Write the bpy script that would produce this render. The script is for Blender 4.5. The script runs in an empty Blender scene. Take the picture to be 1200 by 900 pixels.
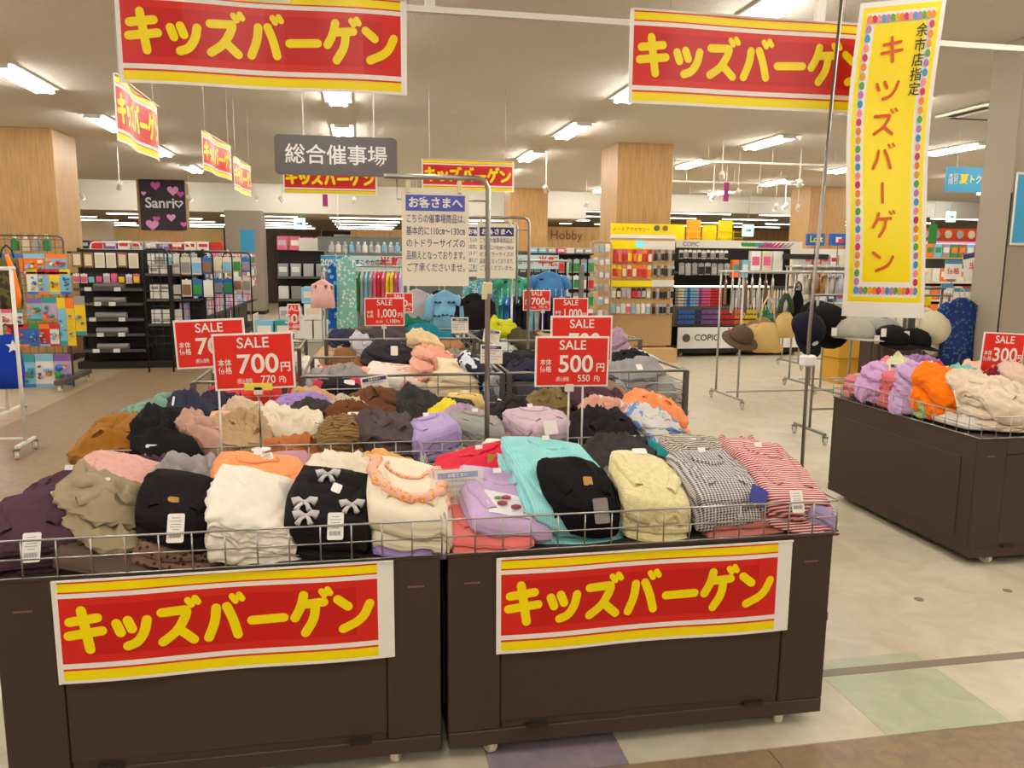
import bpy, math, random
import numpy as np
from math import sin, cos, pi, radians, atan
from mathutils import Vector, Matrix, Euler
random.seed(7)
S = bpy.context.scene
COL = S.collection
# ------------------------------------------------------------------ camera
FPX, CAMZ = 940.0, 1.6
YAW, PITCH, ROLL = atan(176 / FPX), radians(8.75), radians(0.55)
_f = Vector((sin(YAW) * cos(PITCH), cos(YAW) * cos(PITCH), -sin(PITCH)))
_r0 = Vector((cos(YAW), -sin(YAW), 0)); _u0 = _r0.cross(_f)
_r = _r0 * cos(ROLL) + _u0 * sin(ROLL); _u = -_r0 * sin(ROLL) + _u0 * cos(ROLL)
cd = bpy.data.cameras.new('camera'); cam = bpy.data.objects.new('camera', cd); COL.objects.link(cam)
cd.sensor_width = 36; cd.lens = FPX / 1200 * 36; cd.clip_start = 0.05; cd.clip_end = 200
cam.matrix_world = Matrix(((_r.x, _u.x, -_f.x, 0), (_r.y, _u.y, -_f.y, 0), (_r.z, _u.z, -_f.z, CAMZ), (0, 0, 0, 1)))
S.camera = cam
def at(px, py, X=None, Y=None, Z=None):
    d = _f * FPX + _r * (px - 600) + _u * (450 - py)
    t = X / d.x if X is not None else Y / d.y if Y is not None else (Z - CAMZ) / d.z
    return Vector((0, 0, CAMZ)) + d * t
# ------------------------------------------------------------------ world, exposure
w = bpy.data.worlds.new('world'); S.world = w; w.use_nodes = True
w.node_tree.nodes['Background'].inputs[0].default_value = (1.0, 0.9, 0.78, 1)
w.node_tree.nodes['Background'].inputs[1].default_value = 0.25
S.view_settings.view_transform = 'Standard'; S.view_settings.look = 'None'
S.view_settings.exposure = 0.0; S.view_settings.gamma = 1.0
S.cycles.use_denoising = True
S.cycles.max_bounces = 6; S.cycles.diffuse_bounces = 4; S.cycles.glossy_bounces = 3; S.cycles.transparent_max_bounces = 8
S.cycles.sample_clamp_indirect = 4.0; S.cycles.sample_clamp_direct = 30.0
LAMP = 62.0          # radiance of the fluorescent diffusers
LAMPC = (1.0, 0.945, 0.865)
# ------------------------------------------------------------------ materials
def lin(c):
    return tuple(((v / 255) / 12.92 if v / 255 <= .04045 else ((v / 255 + .055) / 1.055) ** 2.4) for v in c)
MC = {}
def mat(name, rgb, rough=.6, metal=0, bump=0, bscale=80, noise=0, nscale=8, spec=.4, alpha=1, emit=None, sheen=0, pat=None, rgb2=None, ps=60, grain=None, trans=0):
    if name in MC: return MC[name]
    m = bpy.data.materials.new(name); m.use_nodes = True; nt = m.node_tree; N = nt.nodes; L = nt.links
    b = N['Principled BSDF']; c = lin(rgb) + (1,)
    b.inputs['Base Color'].default_value = c; b.inputs['Roughness'].default_value = rough; b.inputs['Metallic'].default_value = metal
    b.inputs['Specular IOR Level'].default_value = spec
    if sheen: b.inputs['Sheen Weight'].default_value = sheen
    if alpha < 1: b.inputs['Alpha'].default_value = alpha
    if trans: b.inputs['Transmission Weight'].default_value = trans
    if emit:
        b.inputs['Emission Color'].default_value = tuple(emit[0]) + (1,); b.inputs['Emission Strength'].default_value = emit[1]
    def new(t, **k):
        n = N.new(t)
        for a, v in k.items(): setattr(n, a, v)
        return n
    def math_(op, a, bb=None):
        n = new('ShaderNodeMath', operation=op)
        for i, v in enumerate((a, bb)):
            if v is None: continue
            if isinstance(v, (int, float)): n.inputs[i].default_value = v
            else: L.new(v, n.inputs[i])
        return n.outputs[0]
    tc = new('ShaderNodeTexCoord'); O = tc.outputs['Object']
    colsock = None
    def mixc(fac, a, bb):
        n = new('ShaderNodeMix', data_type='RGBA')
        if isinstance(fac, float): n.inputs[0].default_value = fac
        else: L.new(fac, n.inputs[0])
        for i, v in ((6, a), (7, bb)):
            if isinstance(v, tuple): n.inputs[i].default_value = v
            else: L.new(v, n.inputs[i])
        return n.outputs[2]
    if pat:
        sp = new('ShaderNodeSeparateXYZ'); L.new(O, sp.inputs[0]); x, y, z = sp.outputs
        c2 = lin(rgb2) + (1,)
        yz = math_('ADD', y, math_('MULTIPLY', z, 1.3))
        if pat == 'stripe':
            f = math_('GREATER_THAN', math_('SINE', math_('MULTIPLY', yz, ps * 6.283)), 0.1)
        elif pat == 'gingham':
            f1 = math_('GREATER_THAN', math_('SINE', math_('MULTIPLY', x, ps * 6.283)), 0.0)
            f2 = math_('GREATER_THAN', math_('SINE', math_('MULTIPLY', yz, ps * 6.283)), 0.0)
            f = math_('MULTIPLY', math_('ADD', f1, f2), .5)
        elif pat in ('dots', 'floral', 'leopard', 'camo'):
            v = new('ShaderNodeTexVoronoi'); L.new(O, v.inputs['Vector']); v.inputs['Scale'].default_value = ps
            if pat == 'camo':
                v = new('ShaderNodeTexNoise'); L.new(O, v.inputs['Vector']); v.inputs['Scale'].default_value = ps
                f = math_('GREATER_THAN', v.outputs[0], .52)
            else:
                f = math_('LESS_THAN', v.outputs['Distance'], {'dots': .28, 'floral': .36, 'leopard': .33}[pat])
        elif pat == 'wide':      # two broad bands
            f = math_('GREATER_THAN', math_('SINE', math_('MULTIPLY', x, ps * 6.283)), 0.55)
        elif pat == 'marble':
            v = new('ShaderNodeTexNoise'); L.new(O, v.inputs['Vector']); v.inputs['Scale'].default_value = ps; v.inputs['Detail'].default_value = 6; v.inputs['Distortion'].default_value = 1.2
            r = new('ShaderNodeMapRange'); L.new(v.outputs[0], r.inputs[0]); r.inputs[1].default_value = .35; r.inputs[2].default_value = .68; f = r.outputs[0]
        colsock = mixc(f, c, c2)
        if pat == 'floral':
            L2 = v.outputs['Color']; hs = new('ShaderNodeHueSaturation'); hs.inputs['Saturation'].default_value = .7
            # flower centres
            f3 = math_('LESS_THAN', v.outputs['Distance'], .13)
            colsock = mixc(f3, colsock, lin((250, 235, 190)) + (1,))
    if grain:
        mp = new('ShaderNodeMapping'); L.new(O, mp.inputs[0]); mp.inputs['Scale'].default_value = grain[1]
        v = new('ShaderNodeTexNoise'); L.new(mp.outputs[0], v.inputs['Vector']); v.inputs['Scale'].default_value = grain[2]; v.inputs['Detail'].default_value = 5
        r = new('ShaderNodeMapRange'); L.new(v.outputs[0], r.inputs[0]); r.inputs[1].default_value = .35; r.inputs[2].default_value = .65
        colsock = mixc(r.outputs[0], c, lin(grain[0]) + (1,))
    if noise:
        v = new('ShaderNodeTexNoise'); L.new(O, v.inputs['Vector']); v.inputs['Scale'].default_value = nscale; v.inputs['Detail'].default_value = 4
        r = new('ShaderNodeMapRange'); L.new(v.outputs[0], r.inputs[0]); r.inputs[1].default_value = .3; r.inputs[2].default_value = .7
        r.inputs[3].default_value = 1 - noise; r.inputs[4].default_value = 1 + noise * .6
        n = new('ShaderNodeVectorMath', operation='SCALE')
        if colsock is None: n.inputs[0].default_value = c[:3]
        else: L.new(colsock, n.inputs[0])
        L.new(r.outputs[0], n.inputs['Scale']); colsock = n.outputs[0]
    if colsock is not None: L.new(colsock, b.inputs['Base Color'])
    if bump:
        v = new('ShaderNodeTexNoise'); L.new(O, v.inputs['Vector']); v.inputs['Scale'].default_value = bscale; v.inputs['Detail'].default_value = 3
        bp = new('ShaderNodeBump'); bp.inputs['Strength'].default_value = bump; bp.inputs['Distance'].default_value = .01
        L.new(v.outputs[0], bp.inputs['Height']); L.new(bp.outputs[0], b.inputs['Normal'])
    MC[name] = m; return m
def emat(name, rgb, s):
    if name in MC: return MC[name]
    m = bpy.data.materials.new(name); m.use_nodes = True; nt = m.node_tree; nt.nodes.clear()
    e = nt.nodes.new('ShaderNodeEmission'); o = nt.nodes.new('ShaderNodeOutputMaterial'); nt.links.new(e.outputs[0], o.inputs[0])
    e.inputs[0].default_value = tuple(rgb) + (1,); e.inputs[1].default_value = s; MC[name] = m; return m
chrome = mat('chrome', (176, 174, 170), .34, .95)
steel = mat('steel', (140, 136, 130), .35, .9)
whitemetal = mat('white_metal', (226, 222, 210), .4)
greymetal = mat('grey_metal', (96, 94, 92), .4, .6)
brown = mat('brown_plastic', (61, 45, 37), .55, bump=.15, bscale=400)
brown2 = mat('brown_dark', (38, 26, 21), .6)
black = mat('black_metal', (22, 20, 20), .5)
paper = mat('paper_white', (240, 238, 230), .5)
red = mat('print_red', (214, 40, 30), .35)
red_in = mat('print_red_inner', (198, 26, 24), .35)
yel = mat('print_yellow', (250, 228, 0), .35)
salered = mat('sale_red', (226, 44, 34), .4)
blueprint = mat('print_blue', (84, 96, 190), .4)
navyprint = mat('print_navy', (50, 52, 110), .4)
inkgrey = mat('ink_grey', (92, 92, 140), .5)
ink = mat('ink_black', (30, 28, 34), .5)
white = mat('white_plastic', (232, 230, 224), .4)
clear = mat('clear_plastic', (235, 240, 240), .15, alpha=.25, spec=.6)
wood = mat('pillar_wood', (182, 144, 94), .45, grain=((164, 126, 78), (9, 9, .7), 4), noise=.05, nscale=1.5)
# ------------------------------------------------------------------ mesh helpers
class MB:
    def __init__(s): s.v = []; s.f = []; s.m = []
    def poly(s, pts, mi=0):
        n = len(s.v); s.v += [tuple(p) for p in pts]; s.f.append(tuple(range(n, n + len(pts)))); s.m.append(mi); return s
    def box(s, x0, x1, y0, y1, z0, z1, mi=0, M=None, bev=0):
        if bev:
            b = bev; P = []
            for z, i in ((z0, b), (z0 + b, 0), (z1 - b, 0), (z1, b)):
                ring = [(x0 + i + (b if not i else 0), y0 + i, z), (x1 - i - (b if not i else 0), y0 + i, z), (x1 - i, y0 + i + (b if not i else 0), z), (x1 - i, y1 - i - (b if not i else 0), z),
                        (x1 - i - (b if not i else 0), y1 - i, z), (x0 + i + (b if not i else 0), y1 - i, z), (x0 + i, y1 - i - (b if not i else 0), z), (x0 + i, y0 + i + (b if not i else 0), z)]
                P.append(ring)
            n = len(s.v)
            for r in P: s.v += [tuple(M @ Vector(p)) if M else p for p in r]
            for k in range(3):
                for j in range(8):
                    a = n + k * 8; s.f.append((a + j, a + (j + 1) % 8, a + 8 + (j + 1) % 8, a + 8 + j)); s.m.append(mi)
            s.f.append(tuple(n + 7 - j for j in range(8))); s.f.append(tuple(n + 24 + j for j in range(8))); s.m += [mi, mi]
            return s
        P = [(x0, y0, z0), (x1, y0, z0), (x1, y1, z0), (x0, y1, z0), (x0, y0, z1), (x1, y0, z1), (x1, y1, z1), (x0, y1, z1)]
        if M: P = [tuple(M @ Vector(p)) for p in P]
        n = len(s.v); s.v += P
        for q in ((3, 2, 1, 0), (4, 5, 6, 7), (0, 1, 5, 4), (1, 2, 6, 5), (2, 3, 7, 6), (3, 0, 4, 7)):
            s.f.append(tuple(n + i for i in q)); s.m.append(mi)
        return s
    def tube(s, pts, r, n=6, mi=0, cap=True):
        pts = [Vector(p) for p in pts]; rr = r if isinstance(r, (list, tuple)) else [r] * len(pts)
        base = len(s.v); up = None
        for i, p in enumerate(pts):
            t = (pts[min(i + 1, len(pts) - 1)] - pts[max(i - 1, 0)]).normalized()
            if up is None: up = Vector((0, 0, 1)) if abs(t.z) < .9 else Vector((1, 0, 0))
            a = t.cross(up)
            if a.length < 1e-4: a = t.cross(Vector((1, 0.3, 0)))
            a.normalize(); b = a.cross(t); up = b
            for k in range(n):
                th = 2 * pi * k / n; s.v.append(tuple(p + (a * cos(th) + b * sin(th)) * rr[i]))
        for i in range(len(pts) - 1):
            for k in range(n):
                A = base + i * n; s.f.append((A + k, A + (k + 1) % n, A + n + (k + 1) % n, A + n + k)); s.m.append(mi)
        if cap:
            s.f.append(tuple(base + n - 1 - k for k in range(n))); s.f.append(tuple(base + (len(pts) - 1) * n + k for k in range(n))); s.m += [mi, mi]
        return s
    def lathe(s, prof, n=12, c=(0, 0, 0), mi=0, M=None):
        base = len(s.v)
        for r, z in prof:
            for k in range(n):
                th = 2 * pi * k / n; p = Vector((c[0] + r * cos(th), c[1] + r * sin(th), c[2] + z)); s.v.append(tuple(M @ p) if M else tuple(p))
        for i in range(len(prof) - 1):
            for k in range(n):
                A = base + i * n; s.f.append((A + k, A + (k + 1) % n, A + n + (k + 1) % n, A + n + k)); s.m.append(mi)
        s.f.append(tuple(base + n - 1 - k for k in range(n))); s.f.append(tuple(base + (len(prof) - 1) * n + k for k in range(n))); s.m += [mi, mi]
        return s
    def mesh(s, name, mats, smooth=False):
        me = bpy.data.meshes.new(name); me.from_pydata(s.v, [], s.f)
        for m in (mats if isinstance(mats, (list, tuple)) else [mats]): me.materials.append(m)
        if any(s.m): me.polygons.foreach_set('material_index', s.m)
        if smooth: me.polygons.foreach_set('use_smooth', [True] * len(s.f))
        me.update(); return me
    def build(s, name, mats, parent=None, loc=(0, 0, 0), rot=(0, 0, 0), smooth=False, label=None):
        return ob(name, s.mesh(name, mats, smooth), parent, loc, rot, label)
def ob(name, me, parent=None, loc=(0, 0, 0), rot=(0, 0, 0), label=None):
    o = bpy.data.objects.new(name, me); COL.objects.link(o); o.location = loc; o.rotation_euler = rot
    if parent: o.parent = parent
    if label: o['label'] = label
    return o
def tag(o, label, cat, group=None, kind=None):
    o['label'] = label; o['category'] = cat
    if group: o['group'] = group
    if kind: o['kind'] = kind
    return o
def thing(name, label, cat, loc=(0, 0, 0), rz=0, group=None):
    return tag(ob(name, None, None, loc, (0, 0, rz)), label, cat, group)
def struct(o): o['kind'] = 'structure'; return o
def dup(o, loc=None, rz=None, label=None, parent=None):
    c = o.copy(); COL.objects.link(c)
    if parent: c.parent = parent
    if loc is not None: c.location = loc
    if rz is not None: c.rotation_euler.z = rz
    if label: c['label'] = label
    for ch in KIDS.get(o.name, ()): dup(ch, parent=c)
    return c
KIDS = {}
def reg(o, *ch): KIDS[o.name] = [c for c in ch]
# flat print (text lies in local XZ facing -Y)
def text(s, size, parent, loc, m, bold=0, xs=1, align='CENTER', rot=(pi / 2, 0, 0), name='lettering', sp=1, label=None, fit=None):
    cu = bpy.data.curves.new('t', 'FONT'); cu.body = s; cu.size = size; cu.align_x = align; cu.align_y = 'CENTER'; cu.offset = bold * size; cu.resolution_u = 5 if size > .04 and len(s) < 8 else 2
    cu.space_line = sp
    o = bpy.data.objects.new('t', cu); COL.objects.link(o)
    dg = bpy.context.evaluated_depsgraph_get(); me = bpy.data.meshes.new_from_object(o.evaluated_get(dg)); me.name = name
    bpy.data.objects.remove(o); bpy.data.curves.remove(cu)
    me.materials.clear(); me.materials.append(m)
    if fit and len(me.vertices):
        xs_ = [v.co.x for v in me.vertices]; xs = min(xs, fit / max(1e-6, max(abs(max(xs_)), max(xs_) - min(xs_))))
    r = ob(name, me, parent, loc, rot, label); r.scale = (xs, 1, 1); return r
GL = {  # rounded bold strokes in a unit cell
 'ki': [[(.10, .70), (.84, .78)], [(.05, .36), (.95, .45)], [(.43, .98), (.60, .0)]],
 'tsu': [[(.02, .66), (.14, .40)], [(.38, .72), (.50, .48)], [(.98, .70), (.90, .38), (.66, .10), (.34, .02)]],
 'zu': [[(.06, .78), (.62, .80), (.76, .80), (.66, .56), (.44, .26), (.06, .04)], [(.50, .34), (.90, .03)], [(.78, 1.04), (.88, .92)], [(.98, 1.08), (1.06, .98)]],
 'ba': [[(.30, .78), (.26, .44), (.06, .04)], [(.60, .80), (.76, .48), (.88, .06)], [(.76, 1.05), (.85, .93)], [(.96, 1.08), (1.04, .98)]],
 'bar': [[(.04, .40), (.96, .43)]],
 'ge': [[(.30, .98), (.22, .68), (.03, .40)], [(.26, .74), (.88, .78)], [(.64, .76), (.60, .36), (.32, .0)], [(.82, 1.06), (.90, .96)], [(1.0, 1.10), (1.07, 1.0)]],
 'n': [[(.04, .82), (.34, .62)], [(.98, .66), (.76, .26), (.18, .04)]]}
KIDZ = ['ki', 'tsu', 'zu', 'ba', 'bar', 'ge', 'n']
def strokes(mb, glyph, x, z, wd, ht, r, y=0, mi=0):
    for st in GL[glyph]:
        pts = [Vector((x + a * wd, z + b * ht)) for a, b in st]
        short = len(pts) == 2 and math.dist(st[0], st[1]) < .2; r_s = r * (.7 if short else 1)
        if len(pts) > 2:
            for _ in range(2):
                q = [pts[0]]
                for a, b in zip(pts, pts[1:]): q += [a * .75 + b * .25, a * .25 + b * .75]
                pts = q + [pts[-1]]
            pts = pts[:1] + pts[1:-1] + pts[-1:]
        for a, b in zip(pts, pts[1:]):
            d = (b - a)
            if d.length < 1e-6: continue
            ang = math.atan2(d.y, d.x); P = []
            for k in range(7): th = ang + pi / 2 + pi * k / 6; P.append((a.x + r_s * cos(th), y, a.y + r_s * sin(th)))
            for k in range(7): th = ang - pi / 2 + pi * k / 6; P.append((b.x + r_s * cos(th), y, b.y + r_s * sin(th)))
            mb.poly(P, mi)
def banner(name, label, wd, ht, loc, rz=0, rmargin=0.05, group=None, tilt=0, roll=0, wires=None, gloss=None, sag=.006):
    """printed bargain banner, local origin at centre, faces -Y"""
    t = thing(name, label, 'banner', loc, rz, group); t.rotation_euler = (tilt, roll, rz)
    mb = MB(); n = 16
    bands = [(0, .03, 0), (.03, .125, 2), (.125, .145, 1), (.145, .195, 0), (.195, .27, 1), (.27, .76, 3), (.76, .83, 1), (.83, .875, 0), (.875, .89, 1), (.89, .97, 2), (.97, .985, 1), (.985, 1, 0)]
    def yo(u): return -sag * sin(u * pi * 3)
    us = [.012 * (k > 0) if k < 2 else .012 + (.988 - rmargin) * (k - 1) / 14 for k in range(16)] + [1.0]
    for a, b, mi in bands:
        for i in range(n):
            u0, u1 = us[i], us[i + 1]
            q = mi
            P = [(-wd / 2 + u0 * wd, yo(u0), -ht / 2 + a * ht), (-wd / 2 + u1 * wd, yo(u1), -ht / 2 + a * ht), (-wd / 2 + u1 * wd, yo(u1), -ht / 2 + b * ht), (-wd / 2 + u0 * wd, yo(u0), -ht / 2 + b * ht)]
            if mi == 3 and (i <= 1 or i >= 14): q = 1
            if i == 15 or i == 0: q = 0
            mb.poly(P, q)
    for i in range(n):      # back sheet gives thickness
        u0, u1 = i / n, (i + 1) / n
        mb.poly([(-wd / 2 + u1 * wd, yo(u1) + .0015, -ht / 2), (-wd / 2 + u0 * wd, yo(u0) + .0015, -ht / 2), (-wd / 2 + u0 * wd, yo(u0) + .0015, ht / 2), (-wd / 2 + u1 * wd, yo(u1) + .0015, ht / 2)], 0)
    edge = MB().box(-wd / 2 - .003, -wd / 2 + .004, -.002, .002, -ht / 2, ht / 2).box(-wd / 2, wd / 2, -.001 - sag, -.0005, ht / 2 - .003, ht / 2 + .002)
    mb.build('printed_sheet', [paper, red, yel, red_in], t)
    edge.build('edge', paper, t)
    lt = MB(); W0 = wd * (1 - rmargin) * .985; cw = W0 * .141; x = -wd / 2 + W0 * .018
    for g in KIDZ:
        sc = .80 if g != 'tsu' else .68
        for a in [0]:
            strokes(lt, g, x + cw * (.5 - sc / 2), -ht * .17, cw * sc, ht * .39 * (1 if g != 'tsu' else .92), ht * .0445)
        x += cw
    # follow the gentle waviness of the sheet
    lt.v = [(a, yo((a + wd / 2) / wd) - .0015, c) for a, b, c in lt.v]
    lt.build('lettering', yel, t, label='yellow rounded katakana lettering')
    if wires:
        for sx in wires:
            MB().tube([(sx * wd, 0, ht / 2 - .01), (sx * wd, 0, ht / 2 + (3.45 - loc[2] - ht / 2))], .0018, 4).build('hanging_wire', steel, t)
    return t
# ================================================================== ROOM
CH = 3.45
cream = mat('floor_cream', (208, 199, 176), .35, pat='marble', rgb2=(194, 182, 156), ps=5, spec=.35)
marble = mat('floor_brown_marble', (128, 112, 90), .35, pat='marble', rgb2=(152, 126, 94), ps=14, bump=0, spec=.35)
green = mat('floor_green', (172, 178, 146), .35, pat='marble', rgb2=(186, 190, 158), ps=8)
purple = mat('floor_purple', (138, 122, 138), .35, pat='marble', rgb2=(156, 140, 148), ps=8)
tan_f = mat('floor_tan', (170, 152, 122), .35, pat='marble', rgb2=(156, 138, 108), ps=6)
strip_m = mat('floor_strip', (132, 118, 104), .4)
fl = struct(MB().box(-16, 26, -8, 42, -.05, -.004).build('floor', mat('floor_joint', (150, 138, 118), .6)))
def tile(x0, x1, y0, y1, m, z=0): return MB().box(x0, x1, y0, y1, -.01, z).build('tile', m, fl)
# cream field behind a brown marble aisle at the front and at the left
for i in range(-3, 40):
    pass
xs = [-1.43, -.98, -.53, -.08, .37, .82, 1.27, 1.745, 2.235, 2.725, 3.215, 3.705, 4.195]
g_ = .0012
for i in range(len(xs) - 1):
    m_ = purple if abs(xs[i] - .37) < .01 else green if abs(xs[i] - 1.745) < .01 else cream
    tile(xs[i] + g_ * (m_ is not cream), xs[i + 1] - g_ * (m_ is not cream), 2.26, 2.70, m_)
    tile(xs[i], xs[i + 1], 2.70, 2.78, m_ if m_ is green else cream)
for i in range(12):
    for j in range(18):
        x, y = -1.4 + i * .9, 2.78 + j * .9
        tile(x, x + .9, y, y + .9, cream)
tile(-1.4, 26, 2.78 + 16.2, 42, cream); tile(-1.4 + 10.8, 26, 2.26, 2.78 + 16.2, cream); tile(4.195, 9.4, 2.26, 2.78, cream)
MB().box(1.0, 9, 2.655, 2.705, -.001, .0012).build('tile_strip', strip_m, fl, label='narrow grey-brown inlay strip')
for k in range(8):      # brown marble slabs, foreground aisle
    for j in range(5):
        x = -5.9 + k * 1.2
        tile(x + .002, x + 1.198, 2.255 - .9 * (j + 1) + .002, 2.255 - .9 * j - .002, marble, .0006)
for j in range(12):
    for k in range(2):
        tile(-3.38 + k * .99, -2.39 + k * .99, 2.26 + j * .9, 3.16 + j * .9, marble, .0006)
tile(-16, -3.38, 2.26, 42, tan_f); tile(-3.38, -1.4, 13.06, 42, cream); tile(-16, -5.9, -8, 2.26, marble); tile(3.7, 26, -8, 2.26, marble); tile(-5.9, 3.7, -8, -2.245, marble)
tile(-3.42, -3.36, 2.26, 13, tan_f, .0008)
for p in ((2.62, 3.25), (3.13, 3.27), (2.7, 4.6)):
    MB().lathe([(.022, 0), (.022, .003), (.015, .004)], 14).build('floor_cap', strip_m, fl, (p[0], p[1], 0))
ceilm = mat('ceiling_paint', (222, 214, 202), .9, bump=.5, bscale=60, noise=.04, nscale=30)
struct(MB().box(-16, 26, -8, 21.3, CH, CH + .05).build('ceiling', ceilm))
whitep = mat('white_paint', (225, 220, 208), .8)
offw = mat('beige_wall', (214, 200, 172), .85)
woodwall = mat('blond_wood_wall', (222, 184, 130), .6, grain=((200, 158, 104), (5, 5, .6), 3))
ce = struct(MB().box(-16, 26, 21.3, 25, 3.75, 3.8).box(-16, 26, 21.3, 21.36, CH, 3.75).build('ceiling_raised', whitep)); ce['label'] = 'raised white ceiling strip beyond the beige ceiling'
struct(MB().box(-16, 7, 25.0, 25.3, 2.92, 3.8).build('trim_1', whitep))
struct(MB().box(7, 26, 25.0, 25.3, 3.2, 3.8).build('trim_2', whitep))
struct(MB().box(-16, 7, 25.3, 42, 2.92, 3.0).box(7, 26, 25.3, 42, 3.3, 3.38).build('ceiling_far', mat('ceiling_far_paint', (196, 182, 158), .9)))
struct(MB().box(-16, 26, 40, 40.2, 0, 3.4).build('wall_back', woodwall))
struct(MB().box(-16.2, -16, -8, 42, 0, 3.8).build('wall_left', offw))
struct(MB().box(26, 26.2, -8, 42, 0, 3.8).build('wall_right', offw))
struct(MB().box(-16, 26, -8.2, -8, 0, 3.8).build('wall_front', offw))
# pillars
def pillar(x0, x1, y0, y1, m, label, z1=CH, seam=None):
    o = thing('pillar', label, 'pillar', ((x0 + x1) / 2, (y0 + y1) / 2, 0)); a, b = (x1 - x0) / 2, (y1 - y0) / 2
    MB().box(-a, a, -b, b, .1, z1, bev=.008).build('cladding', m, o)
    MB().box(-a - .006, a + .006, -b - .006, b + .006, 0, .1).build('baseboard', brown2, o)
    return o
pillar(-5.35, -4.42, 13.2, 14.2, wood, 'wide wood-clad pillar at the far left behind the toy rack')
pillar(4.0, 4.92, 12.5, 13.4, wood, 'wood-clad pillar in the centre right with a yellow-topped pegboard')
pillar(3.8, 4.8, 20.8, 21.7, wood, 'smaller wood-clad pillar left of the central pillar, behind the hobby sign')
ps = pillar(-5.3, -4.3, 21.15, 22.1, wood, 'wood-clad pillar carrying the black heart sign')
pillar(-3.75, -2.75, 24.0, 25, mat('grey_pillar', (160, 150, 138), .8), 'plain grey pillar right of the black heart sign', 2.92)
p_ = at(945, 300, Y=18.3); pillar(p_.x, p_.x + 1.0, 18.3, 19.2, wood, 'wood-clad pillar behind the yellow vertical banner')
greyw = mat('grey_wallpaper', (158, 146, 130), .85, bump=.2, bscale=300)
gx0 = at(1178, 300, Y=6.0).x; gp = pillar(gx0, gx0 + 1.2, 6.0, 6.36, greyw, 'grey-beige wallpapered pillar at the right edge')
MB().box(-.604, -.594, -.184, -.176, .1, 2.2).build('corner_bead', brown2, gp)
# ---- ceiling fixtures
tubem = emat('fluorescent_diffuser', LAMPC, LAMP)
def fix_mesh():
    h = MB().box(-.16, .16, -.63, .63, -.02, 0, bev=.006)
    a = MB()
    for sx in (-1, 1): a.tube([(sx * .075, -.6, -.042), (sx * .075, .6, -.042)], .026, 8)
    e = MB().box(-.105, .105, -.015, .015, -.06, -.018)
    return h.mesh('housing', whitemetal), a.mesh('tube_lamp', tubem, True), e.mesh('end_cap', white)
fm = fix_mesh()
ROWX = [-9.83, -6.63, -3.43, -.23, 2.97, 6.15, 9.35, 12.55, 15.75]
yoff = {-3.43: 9.5, -.23: 9.5, 2.97: 8.55, 6.15: 11.75, 9.35: 11.7}
cnt = {}; ORD = ['first', 'second', 'third', 'fourth', 'fifth', 'sixth', 'seventh', 'eighth', 'ninth', 'tenth', 'eleventh']
for rx in ROWX:
    y0 = yoff.get(rx, 9.5) % 2.85
    for k in range(-3, 8):
        y = y0 + 2.85 * k
        if y > 20.6 or y < -7: continue
        if rx in (12.55, 15.75) and y < 5: continue
        side = {-9.83: 'farthest left', -6.63: 'second from the left', -3.43: 'above the left wood pillar', -.23: 'above the grey hall sign', 2.97: 'left of the central pillar', 6.15: 'right of the central pillar', 9.35: 'by the air conditioner', 12.55: 'second from the far right', 15.75: 'farthest right'}[rx]
        cnt[rx] = cnt.get(rx, 0) + 1
        f_ = thing('ceiling_light', 'twin-tube ceiling light, %s from the front in the row %s' % (ORD[cnt[rx] - 1], side), 'light', (rx, y, CH), 0, 'twin-tube fluorescent ceiling lights')
        for nm, me in zip(('housing', 'tube_lamp'), fm): ob(nm, me, f_)
        for sy in (-.615, .615): ob('end_cap', fm[2], f_, (0, sy, 0))
# far lamps beyond the bulkhead: transverse tubes
farl = emat('far_tube', LAMPC, 14)
tm = MB().tube([(-1.15, 0, -.03), (1.15, 0, -.03)], .017, 6).mesh('tube_lamp', farl); tm2 = MB().tube([(-1.15, 0, -.03), (1.15, 0, -.03)], .03, 6).mesh('tube_lamp', emat('added_strip_tube', LAMPC, 40)); hm = MB().box(-1.2, 1.2, -.07, .07, -.02, 0).mesh('housing', whitemetal)
for i in range(6):
    for j in range(5):
        x, y = -13 + 3.3 * i, 26.6 + 2.4 * j
        f_ = thing('ceiling_light', 'slim far ceiling light, %s in the %s row' % (ORD[i], ORD[j]), 'light', (x, y, 2.92), 0, 'slim lights in the far ceiling')
        ob('tube_lamp', tm, f_); ob('housing', hm, f_)
for i in range(5):
    for j in range(4):
        x, y = 8.2 + 3.4 * i, 26.8 + 3 * j
        f_ = thing('ceiling_light', 'slim light over the far right shops, %s in the %s row' % (ORD[i], ORD[j]), 'light', (x, y, 3.3), 0, 'slim lights above the far right shops')
        ob('tube_lamp', tm, f_); ob('housing', hm, f_)
for i in range(9):  # tubes added only to brighten the raised white ceiling strip
    for y in (22.2, 23.9):
        f_ = thing('ceiling_light', 'added long fill light in the raised white strip, %s from the left, %s line' % (ORD[i], 'near' if y < 23 else 'far'), 'light', (-14 + 4.1 * i, y, 3.75), 0, 'added fill lights in the raised strip')
        ob('tube_lamp', tm2, f_); ob('housing', hm, f_)
# ceiling trims and rails
MB().box(-2.5, 6.5, -.012, .012, -.012, .012).build('rail', whitemetal, tag(ob('hanging_rail', None, None, (0, 3.42, 2.592)), 'white horizontal banner rail hung below the ceiling', 'rail'))
hr = [o for o in COL.objects if o.name == 'hanging_rail'][0]
for x in (-.30, .29, 2.0, 3.6): MB().box(x - .02, x + .02, -.012, .012, .012, CH - 2.592).build('hanger', whitemetal, hr)
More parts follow.
